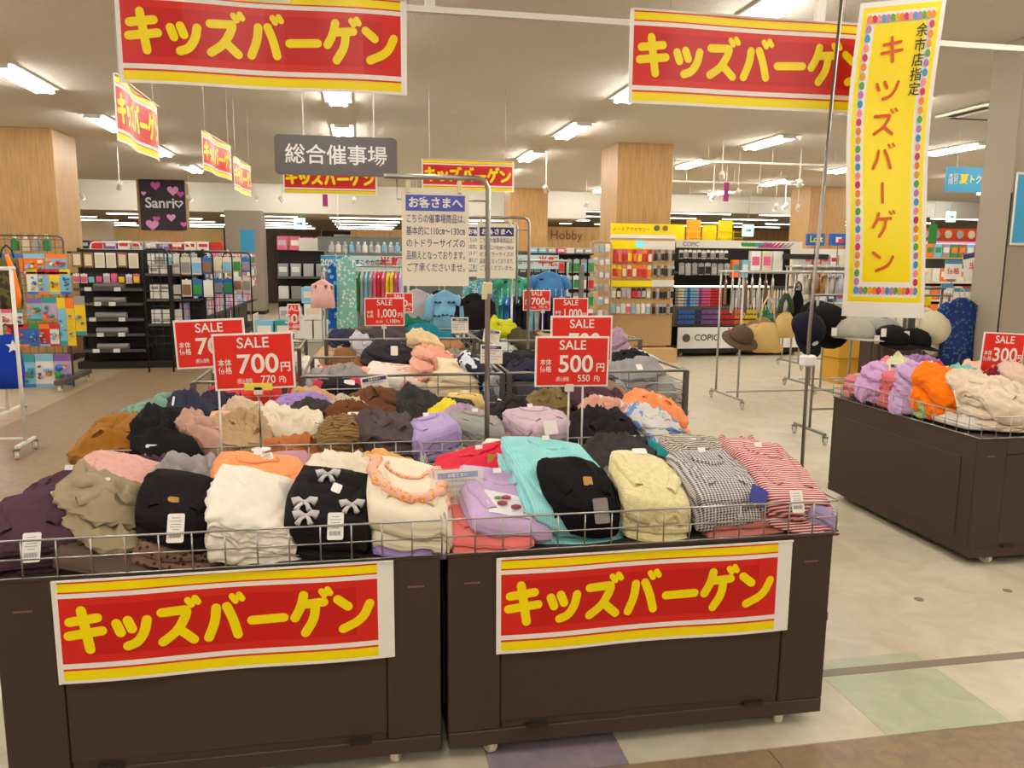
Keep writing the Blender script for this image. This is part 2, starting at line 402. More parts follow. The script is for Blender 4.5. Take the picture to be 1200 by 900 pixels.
# air conditioner cassette
ac = thing('air_conditioner', 'white ceiling air conditioner cassette with dark slots, upper right', 'air conditioner', (7.55, 8.8, CH - .012), 0)
MB().box(-.48, .48, -.48, .48, -.035, 0, bev=.015).box(-.3, .3, -.3, .3, -.05, -.03).build('panel', whitemetal, ac)
for a in range(4):
    M_ = Matrix.Rotation(a * pi / 2, 4, 'Z'); MB().box(-.3, .3, -.43, -.36, -.042, -.03, M=M_).build('slot', brown2, ac)
# spot lights on tracks
spotm = emat('spot_lens', (1, .95, .88), 120)
def spot(px, py, Y, lab, on=True, dx=.1):
    p = at(px, py, Y=Y); zc = CH if Y < 21 else 3.75
    if p.z > zc - .1: p.z = zc - .14
    t = thing('spotlight', lab, 'spotlight', p, 0)
    MB().tube([(0, 0, .03), (0, 0, zc - p.z)], .008, 5).build('stem', whitemetal, t)
    M_ = Matrix.Rotation(radians(55), 4, 'X') @ Matrix.Rotation(dx, 4, 'Y')
    MB().lathe([(.03, .09), (.045, .07), (.05, -.06), (.045, -.07)][::-1], 10, M=M_).build('lamp_head', whitemetal, t, smooth=True)
    if on: MB().lathe([(.043, -.074), (.043, -.071)], 10, M=M_).build('lens', spotm, t)
for i, (px, py, Y, on, lab) in enumerate([
    (96, 230, 21, 1, 'lit spotlight right of the left wood pillar'), (222, 232, 20, 1, 'lit spotlight beside the black heart sign'), (301, 231, 20, 1, 'lit spotlight under the third side banner'),
    (330, 234, 20, 1, 'lit spotlight left of the centre banner'), (415, 235, 19, 1, 'bright spotlight below the centre banner'), (396, 262, 19, 0, 'small spotlight above the far corridor'),
    (640, 222, 14, 0, 'dark spotlight at the top of the small wood pillar'), (687, 240, 18, 1, 'lit spotlight left of the central wood pillar'), (846, 206, 12, 0, 'white spotlight hanging right of the central pillar'),
    (865, 226, 13, 0, 'white spotlight above the marker gondola'), (937, 215, 12.5, 0, 'white spotlight left of the yellow vertical banner'), (890, 222, 14, 0, 'middle white spotlight in the group of three'),
    (909, 243, 17, 1, 'round glaring spotlight above the marker gondola'), (920, 242, 17.5, 1, 'second glaring spotlight above the marker gondola'), (935, 243, 16, 1, 'third glaring spotlight above the marker gondola'),
    (1084, 246, 18, 1, 'glaring spotlight right of the yellow vertical banner'), (836, 230, 15, 1, 'small lit spotlight above the yellow tower display'), (140, 218, 15, 0, 'grey spotlight beside the left wood pillar')]):
    spot(px, py, Y, lab, on, random.uniform(-.5, .5))
trk = MB()
for a, b, Y in (((846, 190), (990, 195), 12.6), ((800, 222), (930, 232), 15), ((90, 212), (165, 214), 20.9), ((300, 226), (470, 232), 20.5)):
    pass
for k, (x0, x1, Y, Z) in enumerate([(5.0, 9.5, 12.6, 3.22), (4.9, 9, 15.6, 3.2), (-1.5, 3, 19.4, 3.25), (5.5, 12, 19.0, 3.1)]):
    t = thing('lighting_track', 'thin metal lighting track, %s' % ['first behind the right banner', 'second behind the right banner', 'behind the centre banners', 'farthest on the right'][k], 'track', (x0, Y, Z))
    MB().box(0, x1 - x0, -.015, .015, -.015, .015).build('track', whitemetal, t)
    for q in range(4): MB().tube([((x1 - x0) * (q + .5) / 4, 0, .01), ((x1 - x0) * (q + .5) / 4, 0, CH - Z)], .006, 4).build('hanger', whitemetal, t)
# ================================================================== HANGING SIGNS
banner('hanging_banner', 'large red and yellow bargain banner hanging at the upper left, nearest the camera', 1.08, .362, (-.345, 3.4, 2.435), 0, .022, None, wires=(-.2, .4), sag=.012)
banner('hanging_banner', 'large red and yellow bargain banner hanging at the upper right beside the vertical banner', 1.12, .368, (1.655, 3.3, 2.43), 0, .012, None, wires=(-.35, .35))
A = at(135, 85, Y=4.95); B = at(184, 122, Y=5.85)
def side_banner(p0, p1, ht, zt, lab):
    d = Vector((p1.x - p0.x, p1.y - p0.y)); rz = math.atan2(d.y, d.x)
    banner('hanging_banner', lab, d.length, ht, ((p0.x + p1.x) / 2, (p0.y + p1.y) / 2, zt - ht / 2), rz, .02, None, wires=(-.4, .4), sag=.015)
side_banner(at(135, 120, Y=4.95), at(185, 150, Y=5.95), .36, 2.60, 'bargain banner seen edge-on at the left, nearest of the three')
side_banner(at(237, 170, Y=7.5), at(271, 190, Y=8.55), .33, 2.68, 'bargain banner seen edge-on at the left, middle of the three')
side_banner(at(274, 200, Y=10.0), at(294, 210, Y=11.1), .38, 2.76, 'bargain banner seen edge-on at the left, farthest of the three')
p_ = at(388, 228, Y=9.2); banner('hanging_banner', 'bargain banner mostly hidden behind the grey hall sign', 1.0, .34, (p_.x, 9.2, p_.z + .17), 0, .02)
p_ = at(549, 206, Y=9.0); banner('hanging_banner', 'bargain banner hanging in the centre behind the chrome sign stand', 1.02, .33, (p_.x, 9.0, p_.z), 0, .02, wires=(-.42, .4))
# grey hall sign
gs = thing('hall_sign', 'dark grey hanging hall sign with white lettering in the upper centre', 'sign', (-.21, 8, 2.56))
mb = MB(); R_, a_, b_ = .04, .565, .18; P = []
for cx, cz, s0 in ((a_ - R_, b_ - R_, 0), (-a_ + R_, b_ - R_, 90), (-a_ + R_, -b_ + R_, 180), (a_ - R_, -b_ + R_, 270)):
    for k in range(5): th = radians(s0 + 22.5 * k); P.append((cx + R_ * cos(th), cz + R_ * sin(th)))
mb.poly([(x, -.02, z) for x, z in P][::-1]); mb.poly([(x, .02, z) for x, z in P])
for i in range(len(P)):
    q, r = P[i], P[(i + 1) % len(P)]; mb.poly([(q[0], -.02, q[1]), (r[0], -.02, r[1]), (r[0], .02, r[1]), (q[0], .02, q[1])])
mb.build('sign_board', mat('sign_grey', (88, 84, 84), .5), gs)
text('総合催事場', .19, gs, (0, -.024, -.005), mat('sign_letters', (222, 220, 216), .5), .012)
for x in (-.3, .35): MB().tube([(x, 0, .18), (x, 0, CH - 2.56)], .006, 5).lathe([(.05, 0), (.05, .01)], 10, (x, 0, CH - 2.57)).build('hanging_rod', whitemetal, gs)
# black heart sign on pillar
pk = [mat('heart_pink%d' % i, c, .5) for i, c in enumerate([(204, 92, 170), (226, 150, 200), (190, 120, 190)])]
sn = thing('heart_sign', 'black sign with pink hearts and white script lettering on a wood pillar', 'sign', (at(191, 240, Y=21.12).x, 21.12, at(191, 240, Y=21.12).z))
MB().box(-.52, .52, -.03, .02, -.6, .6).build('sign_board', mat('sign_black', (38, 28, 40), .5), sn)
def heart(mb, x, z, s, y=-.033, mi=0):
    mb.poly([(x + s * 16 * sin(t) ** 3 / 17, y, z + s * (13 * cos(t) - 5 * cos(2 * t) - 2 * cos(3 * t) - cos(4 * t)) / 17) for t in [2 * pi * k / 22 for k in range(22)]][::-1], mi)
for i, (x, z, s, c) in enumerate([(-.14, .45, .12, 0), (.25, .34, .14, 1), (.42, .26, .09, 0), (-.42, .26, .06, 1), (-.26, -.48, .16, 1), (-.16, -.34, .09, 0), (.18, -.3, .11, 1), (.46, -.46, .08, 0)]):
    m_ = MB(); heart(m_, x, z, s); m_.build('heart', pk[c], sn)
text('Sanri', .34, sn, (-.06, -.036, .03), mat('silver_letters', (214, 212, 214), .4), .02)
m_ = MB(); heart(m_, .37, .03, .11, -.036); m_.build('heart', mat('silver_letters', (0, 0, 0)), sn); m_ = MB(); heart(m_, .37, .03, .06, -.038); m_.build('heart', MC['sign_black'], sn)
# yellow vertical banner
nb = thing('vertical_banner', 'tall yellow vertical bargain banner with balloon border on a pole', 'banner', (1.945, 3.2, 0))
MB().tube([(0.0, .02, .02), (-.015, .02, 1.3), (.04, .02, 2.9)], .008, 8).build('pole', steel, nb, smooth=True)
MB().lathe([(.15, 0), (.15, .012), (.03, .03), (.02, .06)], 16, (0, .02, 0)).build('base', black, nb)
MB().tube([(.03, .02, 2.74), (.55, .02, 2.78)], .005, 6).build('crossbar', steel, nb)
MB().box(-.045, .02, -.0, .045, 1.15, 1.2, bev=.008).build('clamp', white, nb)
bl, br, tl, tr = Vector((.115, 1.375)), Vector((.52, 1.362)), Vector((.095, 2.66)), Vector((.492, 2.72))
mb = MB(); nu, nv = 10, 30
def nbp(u, v, o=0):
    a = bl.lerp(tl, v); b = br.lerp(tr, v); p = a.lerp(b, u)
    bow = -.022 * sin(pi * v)
    return (p.x + bow, -.01 - .018 * sin(u * 3.1 + v * 4) * (1 - v) - .012 * sin(v * 7) - o, p.y)
def nbq(u0, u1, v0, v1, mi, o=0, bb=None):
    (bb or mb).poly([nbp(u0, v0, o), nbp(u1, v0, o), nbp(u1, v1, o), nbp(u0, v1, o)], mi)
for i in range(20):
    for j in range(60):
        u, v = (i + .5) / 20, (j + .5) / 60
        c = 0
        if v > .05 and .04 < u < .96 and v < .99: c = 1
        if c and not (.09 < u < .91 and .066 < v < .965): c = 1
        elif c and not (.18 < u < .82 and .112 < v < .93): c = 0
        nbq(i / 20, (i + 1) / 20, j / 60, (j + 1) / 60, c)
mb.build('cloth', [paper, yel], nb, smooth=True)
bc = [mat('balloon%d' % i, c, .5) for i, c in enumerate([(60, 150, 200), (230, 130, 30), (180, 120, 180), (200, 40, 90), (80, 160, 60), (240, 140, 150), (224, 160, 20)])]
bm_ = MB(); k = 0
def balloon(u, v):
    global k
    c = nbp(u, v, .003); bm_.poly([(c[0] + .0125 * cos(t), c[1], c[2] + .0165 * sin(t)) for t in [2 * pi * q / 10 for q in range(10)]], k % 7); k += 1
for i in range(15): balloon(.135 + .73 * i / 14, .088); balloon(.135 + .73 * i / 14, .947)
for j in range(1, 30): balloon(.135, .088 + .859 * j / 30); balloon(.865, .088 + .859 * j / 30)
bm_.build('balloon_border', bc, nb)
brick = mat('banner_orange', (214, 84, 24), .5)
for g, v in zip(KIDZ, (.85, .735, .625, .515, .405, .30, .185)):
    c = nbp(.45, v, .004); m_ = MB()
    if g == 'bar': m_.box(-.006, .006, 0, .0005, -.045, .045)
    else: strokes(m_, g, -.052, -.046, .104, .098, .0066)
    q_ = []
    for (a_, b_, c_) in m_.v: p_ = nbp(.44 + a_ / .40, v + c_ / 1.32, .0035); q_.append(p_)
    m_.v = q_; m_.build('lettering', brick, nb)
for i, ch in enumerate('余市店指定'):
    c = nbp(.76, .90 - .04 * i, .004); to_ = text(ch, .056, nb, (0, 0, 0), ink, .008)
    for v_ in to_.data.vertices: q_ = nbp(.76 + v_.co.x / .40, .90 - .044 * i + v_.co.y / 1.32, .0035); v_.co = (q_[0], q_[2], -q_[1])
# blue sale sign on the right and poster on pillar
p_ = at(1139, 211, Y=10); q_ = at(1107, 211, Y=10)
bs = thing('blue_sale_sign', 'light blue hanging sale sign with yellow and white lettering at the right', 'sign', (p_.x + .25, 10, p_.z))
lb = mat('sign_lightblue', (60, 160, 205), .5)
MB().box(-.66, .66, -.01, .01, -.165, .17).build('sign_board', lb, bs)
text('夏', .14, bs, (-.385, -.014, 0), yel, .02); text('トクセール', .125, bs, (-.315, -.014, 0), mat('pale_letters', (240, 240, 180), .5), .02, xs=.85, align='LEFT'); text('本日\n限り', .08, bs, (-.55, -.014, 0), paper, .01, sp=.9)
for x in (-.5, .5): MB().tube([(x, 0, .17), (x, 0, CH - p_.z)], .003, 4).build('hanging_wire', steel, bs)
p_ = at(1206, 245, Y=5.97)
bp_ = thing('blue_poster', 'blue poster with white border on the grey pillar at the right edge', 'poster', (p_.x, 5.985, p_.z)); MB().box(-.14, .3, -.004, .004, -.3, .3).build('poster_sheet', paper, bp_); MB().box(-.125, .28, -.006, -.003, -.28, .28).build('print', lb, bp_)
# ================================================================== WAGONS
wheelm = mat('caster_wheel', (214, 206, 184), .5)
def caster_mesh():
    M_ = Matrix.Rotation(pi / 2, 4, 'Y')
    w_ = MB().lathe([(.012, -.014), (.03, -.014), (.034, -.008), (.034, .008), (.03, .014), (.012, .014)], 16, M=Matrix.Translation((0, 0, .034)) @ M_).mesh('wheel', wheelm, False)
    f_ = MB().box(-.02, -.016, -.016, .02, .03, .075).box(.016, .02, -.016, .02, .03, .075).box(-.025, .025, -.025, .025, .07, .078).mesh('caster', steel)
    return f_, w_
cm = caster_mesh()
def caster(parent, x, y, rz=0, s=1):
    c = ob('caster', cm[0], parent, (x, y, 0), (0, 0, rz)); c.scale = (s, s, s); ob('wheel', cm[1], c); return c
def wire_rail(par, w_, d_, z0, z1, nz=2, step=.09, r=.0026, m=None, sides='flrb', rr=None):
    """rectangular wire fence on the rim; every wire its own sub-part"""
    m = m or chrome; hw, hd = w_ / 2, d_ / 2; rr = rr or r * 1.3
    rim = MB().tube([(-hw, -hd, z1), (hw, -hd, z1), (hw, hd, z1), (-hw, hd, z1), (-hw, -hd, z1 - 1e-4)], rr, 6).build('wire_rail', m, par, smooth=True)
    for k in range(nz):
        z = z0 + (z1 - z0) * k / nz
        MB().tube([(-hw, -hd, z), (hw, -hd, z), (hw, hd, z), (-hw, hd, z), (-hw, -hd, z - 1e-4)], r, 5).build('wire', m, rim, smooth=True)
    vm = MB().tube([(0, 0, z0), (0, 0, z1)], r, 5).mesh('wire', m, True)
    n = round(w_ / step)
    for i in range(n + 1):
        x = -hw + w_ * i / n
        for sy in (-1, 1):
            if sy > 0 and i % 2: continue
            ob('wire', vm, rim, (x, sy * hd, 0))
    n = round(d_ / step)
    for i in range(1, n):
        for sx in (-1, 1): ob('wire', vm, rim, (sx * hw, -hd + d_ * i / n, 0))
    return rim
def wagon(label, x0, x1, y0, y1, zt=.70, det=True, rail=(.705, .815)):
    W_, D_ = x1 - x0, y1 - y0; a, b = W_ / 2, D_ / 2
    t = thing('sale_wagon', label, 'display bin', ((x0 + x1) / 2, (y0 + y1) / 2, 0), 0, 'brown sale wagons')
    zb = .048
    mb = MB().box(-a + .012, a - .012, -b + .012, b - .012, zb + .04, zt - .06).box(-a + .02, a - .02, -b + .02, b - .02, zt - .06, zt - .012)
    mb.build('core', brown2, t)
    for s_ in (-1, 1):       # front/back faces: corner stiles, inset panel
        y = s_ * b
        def bx(x0, x1, d0, d1, z0, z1, nm, m=brown):
            ya, yb = (y, y - s_ * d1) if d0 == 0 else (y - s_ * d0, y - s_ * d1)
            return MB().box(x0, x1, min(ya, yb), max(ya, yb), z0, z1, bev=.0025).build(nm, m, t)
        bx(-a, -a + .165, 0, .02, zb + .055, zt - .005, 'corner_stile'); bx(a - .165, a, 0, .02, zb + .055, zt - .005, 'corner_stile')
        bx(-a + .168, a - .168, .004, .02, zb + .075, zt - .09, 'panel'); bx(-a + .166, a - .166, 0, .02, zt - .086, zt - .005, 'top_rail')
        bx(-a, a, .0, .022, zb, zb + .052, 'bottom_rail'); bx(-a + .17, a - .17, .007, .02, zb + .05, zb + .085, 'lip')
        for q in (-.28, .3): MB().box(q * W_ - .035, q * W_ + .035, y - .012 if s_ < 0 else y - .004, y + .004 if s_ < 0 else y + .012 - .008, zb + .052, zb + .066).build('latch', brown2, t)
        for q in (-.5 + .075 / W_, .5 - .075 / W_): MB().box(q * W_ - .025, q * W_ + .025, y - .0015, y + .0015, zt - .098, zt - .093).build('slot', MC['brown_edge'], t)
    for s_ in (-1, 1):
        x = s_ * a
        MB().box(min(x, x - s_ * .02), max(x, x - s_ * .02), -b + .022, b - .022, zb + .001, zt - .005, bev=.002).build('side_panel', brown, t)
        MB().box(min(x, x + s_ * .006), max(x, x + s_ * .006), -b + .12, b - .12, zb + .09, zt - .12, bev=.002).build('side_inset', brown, t)
    MB().box(-a - .004, a + .004, -b - .004, b + .004, zt - .008, zt, bev=.002).build('rim', brown, t)
    for sx in (-1, 1):
        for sy in (-1, 1): caster(t, sx * (a - .14), sy * (b - .045), .3 * sx * sy)
    if rail: wire_rail(t, W_ + .01, D_ + .01, rail[0], rail[1], m=chrome)
    return t
mat('brown_edge', (120, 92, 74), .4)
wA = wagon('brown sale wagon at the front left with a bargain banner, plum and white clothes', -1.035, .222, 2.36, 3.25)
wB = wagon('brown sale wagon at the front centre holding turquoise and striped clothes', .247, 1.553, 2.36, 3.25)
wC = wagon('brown sale wagon in the middle row, left, under the 700 yen signs', -1.06, .22, 3.45, 4.35)
wD = wagon('brown sale wagon in the middle row, right, under the 500 yen sign', .25, 1.47, 3.42, 4.35)
wE = wagon('brown sale wagon at the right edge with pink, orange and cream clothes', 3.165, 4.2, 3.58, 4.92)
wF = wagon('empty-looking brown wagon behind the row of hats on the right', 5.65, 6.9, 8.0, 8.35, .85, rail=None)
banner('bin_banner', 'bargain banner taped across the front left wagon', .955, .312, (-.398, 2.352, .538), 0, .052, None, roll=-.004)
banner('bin_banner', 'bargain banner taped across the front centre wagon', 1.0, .318, (.90, 2.352, .525), 0, .052, None, roll=-.003)
# metal-framed wagons, rows three and four
def metal_wagon(label, x0, x1, y0, y1, zt=.955, zb=.62, m=None):
    m = m or greymetal; a, b = (x1 - x0) / 2, (y1 - y0) / 2
    t = thing('metal_wagon', label, 'display bin', ((x0 + x1) / 2, (y0 + y1) / 2, 0), 0, 'grey metal-framed wagons')
    for sx in (-1, 1):
        for sy in (-1, 1): MB().box(sx * a - .014, sx * a + .014, sy * b - .014, sy * b + .014, .06, zt).build('post', m, t); caster(t, sx * a, sy * b, 0, .8)
    MB().box(-a, a, -b, b, zb, zb + .02).build('deck', m, t)
    MB().box(-a + .02, a - .02, -b + .02, b - .02, .2, zb).build('body', mat('cream_board', (214, 196, 140), .6), t)
    for sy in (-1, 1):
        MB().tube([(-a, sy * b, zt), (a, sy * b, zt)], .009, 8).build('top_rail', steel, t, smooth=True)
        for k in range(5): MB().tube([(-a, sy * b, zb + .03 + .058 * k), (a, sy * b, zb + .03 + .058 * k)], .003, 5).build('wire', steel, t)
        for k in range(1, 6): x = -a + 2 * a * k / 6; MB().tube([(x, sy * b, zb), (x, sy * b, zt)], .003, 5).build('wire', steel, t)
    for sx in (-1, 1):
        MB().tube([(sx * a, -b, zt), (sx * a, b, zt)], .009, 8).build('top_rail', steel, t, smooth=True)
        for k in range(5): MB().tube([(sx * a, -b, zb + .03 + .058 * k), (sx * a, b, zb + .03 + .058 * k)], .003, 5).build('wire', steel, t)
    return t
metal_wagon('grey metal wagon in the third row, left, stacked with cream and pink tops', -.33, .79, 4.52, 5.4)
metal_wagon('grey metal wagon in the third row, right, behind the 500 yen sign', .83, 1.915, 4.52, 5.4)
metal_wagon('grey metal wagon in the fourth row, left, below the 1,000 yen sign', -.27, .85, 6.15, 7.0, 1.0, .66)
metal_wagon('grey metal wagon in the fourth row, right, half hidden by the sale signs', .9, 2.2, 6.15, 7.0, .98, .64)
metal_wagon('small metal bin at the left end of the fourth row with white and red items', -.95, -.45, 5.9, 6.6, .96, .6)
metal_wagon('small red-filled metal bin left of the pink tops, behind the 700 yen sign', -.95, -.45, 4.75, 5.4, .9, .55)
# ================================================================== GARMENTS
class Pile:
    def __init__(s, x0, x1, y0, y1, z0, zout, res=.012, pad=.25, cap=.93):
        s.cap = cap; s.drop = 0; s.yf = y0; zout = z0 - .03
        s.x0, s.y0, s.res = x0 - pad, y0 - pad, res
        s.nx = int((x1 - x0 + 2 * pad) / res) + 1; s.ny = int((y1 - y0 + 2 * pad) / res) + 1
        s.h = np.full((s.nx, s.ny), zout, float)
        i0, i1, j0, j1 = [int(round(v / res)) for v in (pad, pad + x1 - x0, pad, pad + y1 - y0)]
        s.h[i0:i1, j0:j1] = z0; s._b = None
    def blur(s, k):
        a = s.h
        for ax in (0, 1):
            p = np.concatenate([np.repeat(np.take(a, [0], ax), k, ax), a, np.repeat(np.take(a, [-1], ax), k, ax)], ax)
            c = np.cumsum(p, ax); c = np.concatenate([np.zeros_like(np.take(c, [0], ax)), c], ax); n = a.shape[ax]
            a = (np.take(c, range(2 * k + 1, 2 * k + 1 + n), ax) - np.take(c, range(0, n), ax)) / (2 * k + 1)
        return a
    def samp(s, A, X, Y):
        fx = np.clip((X - s.x0) / s.res, 0, s.nx - 1.001); fy = np.clip((Y - s.y0) / s.res, 0, s.ny - 1.001)
        i = fx.astype(int); j = fy.astype(int); u = fx - i; v = fy - j
        return A[i, j] * (1 - u) * (1 - v) + A[i + 1, j] * u * (1 - v) + A[i, j + 1] * (1 - u) * v + A[i + 1, j + 1] * u * v
    def put(s, X, Y, Z):
        i = np.clip(((X - s.x0) / s.res).round().astype(int), 0, s.nx - 1); j = np.clip(((Y - s.y0) / s.res).round().astype(int), 0, s.ny - 1)
        np.maximum.at(s.h, (i.ravel(), j.ravel()), Z.ravel())
RS = np.random.RandomState(11)
TILT = [0]
def cloth(pile, name, m, cx, cy, w_, d_, t_, rz=0, style='fold', layers=3, res=.0095, neck=None, seed=None):
    """a folded or crumpled garment laid on the pile: draped top, layered rolled side, own origin at its base"""
    rs = np.random.RandomState(seed if seed is not None else RS.randint(1 << 30))
    nx, ny = max(10, int(w_ / res)), max(10, int(d_ / res)); nx, ny = min(nx, 44), min(ny, 44)
    U, V = np.meshgrid(np.linspace(-1, 1, nx + 1), np.linspace(-1, 1, ny + 1), indexing='ij')
    kr = {'fold': .16, 'fleece': .3, 'crum': .42, 'ruf': .16}[style]
    X = U * np.sqrt(1 - kr * V * V) ; Y = V * np.sqrt(1 - kr * U * U)
    th = np.arctan2(V, U); rr = np.maximum(abs(U), abs(V))
    am = {'fold': .025, 'fleece': .03, 'crum': .075, 'ruf': .03}[style]
    ol = sum(am / (k ** .7) * np.sin(k * th + rs.rand() * 6.28) * (rs.rand() * .8 + .4) for k in (2, 3, 5, 7))
    if style == 'ruf': ol = ol + .012 * np.sin(22 * th + 3 * np.sin(5 * th)) * np.sin(3 * th + 1)
    X = X * (1 + ol * rr); Y = Y * (1 + ol * rr)
    x, y = X * w_ / 2, Y * d_ / 2
    c, s_ = cos(rz), sin(rz); wx, wy = cx + x * c - y * s_, cy + x * s_ + y * c
    H0 = pile.samp(pile.h, wx, wy); Hb = pile.samp(pile.blur(6), wx, wy)
    inn = rr < .85
    A3 = np.stack([np.ones(int(inn.sum())), x[inn], y[inn]], 1); hv = H0[inn]; q0 = np.median(hv); hv = np.clip(hv, q0 - .05, q0 + .05)
    co = np.linalg.lstsq(A3, hv, rcond=None)[0]; co[2] = max(co[2], TILT[0] * (.2 < w_)); sl = max(1, np.hypot(co[1], co[2]) / .45)
    PL = co[0] + (co[1] * x + co[2] * y) / sl
    kd = .45 if style == 'crum' else .2
    H = PL * (1 - kd) + np.clip(Hb, PL - .05, PL + .04) * kd
    ov = np.median(H) - (pile.cap - pile.drop * min(1, max(0, (cy - pile.yf - .38) / .3)) - t_ * .8); H = H - max(0, ov)
    p6 = rr ** {'fold': 16, 'fleece': 7, 'crum': 9, 'ruf': 12}[style]
    prof = np.sqrt(np.clip(1 - p6 * .6, 0, 1))
    A = {'fold': .0062, 'fleece': .008, 'crum': .017, 'ruf': .009}[style] * min(1, max(.5, w_ / .25))
    wr = np.zeros_like(x)
    wp = .035 * np.sin(x * 17 + rs.rand() * 6) + .03 * np.sin(y * 21 + rs.rand() * 6) + .015 * np.sin((x + y) * 43 + rs.rand() * 6)
    nw = {'fold': 3, 'fleece': 3, 'crum': 5, 'ruf': 4}[style]
    for k in range(nw):
        a = rs.rand() * pi; f = (14 + 12 * k) * (.8 + .5 * rs.rand()) * (.9 if style == 'crum' else .7)
        q = (x * cos(a) + y * sin(a) + wp * (1.2 if style == 'crum' else .7)) * f + rs.rand() * 6.28
        env = .5 + .5 * np.sin(x * 9 * rs.rand() + y * 11 * rs.rand() + rs.rand() * 6)
        wr += A / (1 + .45 * k) * ((1 - abs(np.sin(q))) ** 1.6 * 1.6 - .45) * (.35 + .9 * env)
    # overlapping fold edges: a warped saw-tooth, gentle rise then a sharp step
    for k in range({'fold': 1, 'fleece': 0, 'crum': 3, 'ruf': 1}[style]):
        a = rs.rand() * pi if style != 'fold' else pi / 2 + rs.uniform(-.5, .5); per = rs.uniform(.038, .07) * (1.3 if style == 'fold' else 1) * min(1.6, max(1, w_ / .25))
        q = (x * cos(a) + y * sin(a) + .022 * np.sin(x * 24 + rs.rand() * 6) + .02 * np.sin(y * 28 + rs.rand() * 6) + .008 * np.sin((x - y) * 70)) / per + rs.rand()
        fr = q - np.floor(q); hgt = {'fold': .0065, 'crum': .019, 'ruf': .009}[style]
        env = np.clip(.5 + .9 * np.sin(np.floor(q) * 2.4 + x * 8 * rs.rand() + rs.rand() * 6), 0, 1)
        wr += hgt * env * (np.where(fr < .84, (fr / .84) ** .6, (1 - fr) / .16) - .5)
    wr += {'fold': .0012, 'fleece': .002, 'crum': .0022, 'ruf': .003}[style] * (np.sin(x * 150 + 3 * np.sin(y * 60)) * np.sin(y * 120 + 2 * np.sin(x * 90 + rs.rand() * 6)))
    if style == 'ruf': wr += .006 * np.sin(x * 95 + 2 * np.sin(y * 30)) * (np.sin(y * 42) > -.2)
    if style == 'fleece': wr += .012 * (1 - rr ** 2) - .006
    z = H + t_ * prof + wr * (1 - rr ** 8)
    if neck:
        nxp, nyp, na, nb_ = neck; e = ((x - nxp * w_) / na) ** 2 + ((y - nyp * d_) / nb_) ** 2
        z = z - .014 * np.exp(-(e ** 2)) + .004 * np.exp(-((e - 1.3) / .25) ** 2)
    z = np.maximum(z, np.minimum(H0 - .012, H + t_ + .012))
    # boundary loop
    bi = [(i, 0) for i in range(nx)] + [(nx, j) for j in range(ny)] + [(nx - i, ny) for i in range(nx)] + [(0, ny - j) for j in range(ny)]
    I = np.array([b[0] for b in bi]); J = np.array([b[1] for b in bi])
    bx_, by_, bz = x[I, J], y[I, J], z[I, J]; hb = np.minimum(H0[I, J], H[I, J] + .01)
    L = len(bi); hb = np.minimum(hb + .002, bz - .004)
    # keep the skirt from dropping deeper than the cloth is thick (plus a hang)
    hang = {'fold': .02, 'fleece': .03, 'crum': .07, 'ruf': .03}[style]
    hb = np.maximum(hb, bz - t_ - hang)
    ln = np.hypot(bx_, by_) + 1e-6; ox, oy = bx_ / ln, by_ / ln
    vs = [np.stack([x.ravel(), y.ravel(), z.ravel()], 1)]
    K = max(4, layers * 4); ph = np.arctan2(by_, bx_)
    for k in range(1, K + 1):
        q = k / K
        wob = .035 * np.sin(ph * 3 + rs.rand() * 0 + layers) + .03 * np.sin(ph * 7 + layers * 2)
        bulge = t_ * (.16 if style != 'crum' else .3) * sin(pi * q)
        gr = (abs(np.sin(pi * layers * np.clip(q + wob * sin(pi * q), 0, 1))) ** .5 - 1) * (min(.011, t_ * .16) if style != 'ruf' else .02)
        if style in ('crum', 'ruf'): gr = gr + .005 * np.sin(ph * 19 + q * 7)
        off = bulge + gr * (q < .999)
        if k == K: off = off * 0 - .004
        vs.append(np.stack([bx_ + ox * off, by_ + oy * off, bz + (hb - bz) * q], 1))
    V_ = np.concatenate(vs); n0 = (nx + 1) * (ny + 1)
    F = []
    idx = np.arange(n0).reshape(nx + 1, ny + 1)
    a_, b_, c_, d__ = idx[:-1, :-1].ravel(), idx[1:, :-1].ravel(), idx[1:, 1:].ravel(), idx[:-1, 1:].ravel()
    F = np.stack([a_, b_, c_, d__], 1).tolist()
    prev = idx[I, J]
    for k in range(K):
        cur = n0 + k * L + np.arange(L)
        F += np.stack([prev, cur, np.roll(cur, -1), np.roll(prev, -1)], 1).tolist(); prev = cur
    F.append(prev[::-1].tolist())
    z0 = float(hb.min()); V_[:, 2] -= z0
    name = name[:-4] + '_shirt' if name.endswith('_top') else name
    me = bpy.data.meshes.new(name); me.from_pydata(V_.tolist(), [], F); me.materials.append(m)
    me.polygons.foreach_set('use_smooth', [True] * len(F)); me.update()
    o = ob(name, me, None, (cx, cy, z0), (0, 0, rz))
    pile.put(wx, wy, z)
    def surf(px_, py_):     # local surface height
        i = int(round((px_ / (w_ / 2) + 1) / 2 * nx)); j = int(round((py_ / (d_ / 2) + 1) / 2 * ny))
        return float(z[min(max(i, 0), nx), min(max(j, 0), ny)]) - z0
    return o, surf
tagc = mat('tag_card', (238, 234, 226), .5); tagi = mat('tag_ink', (120, 116, 116), .6); kraft = mat('kraft_tag', (182, 134, 66), .6); greytag = mat('grey_tag', (124, 116, 112), .5); bluetag = mat('blue_tag', (44, 52, 140), .4)
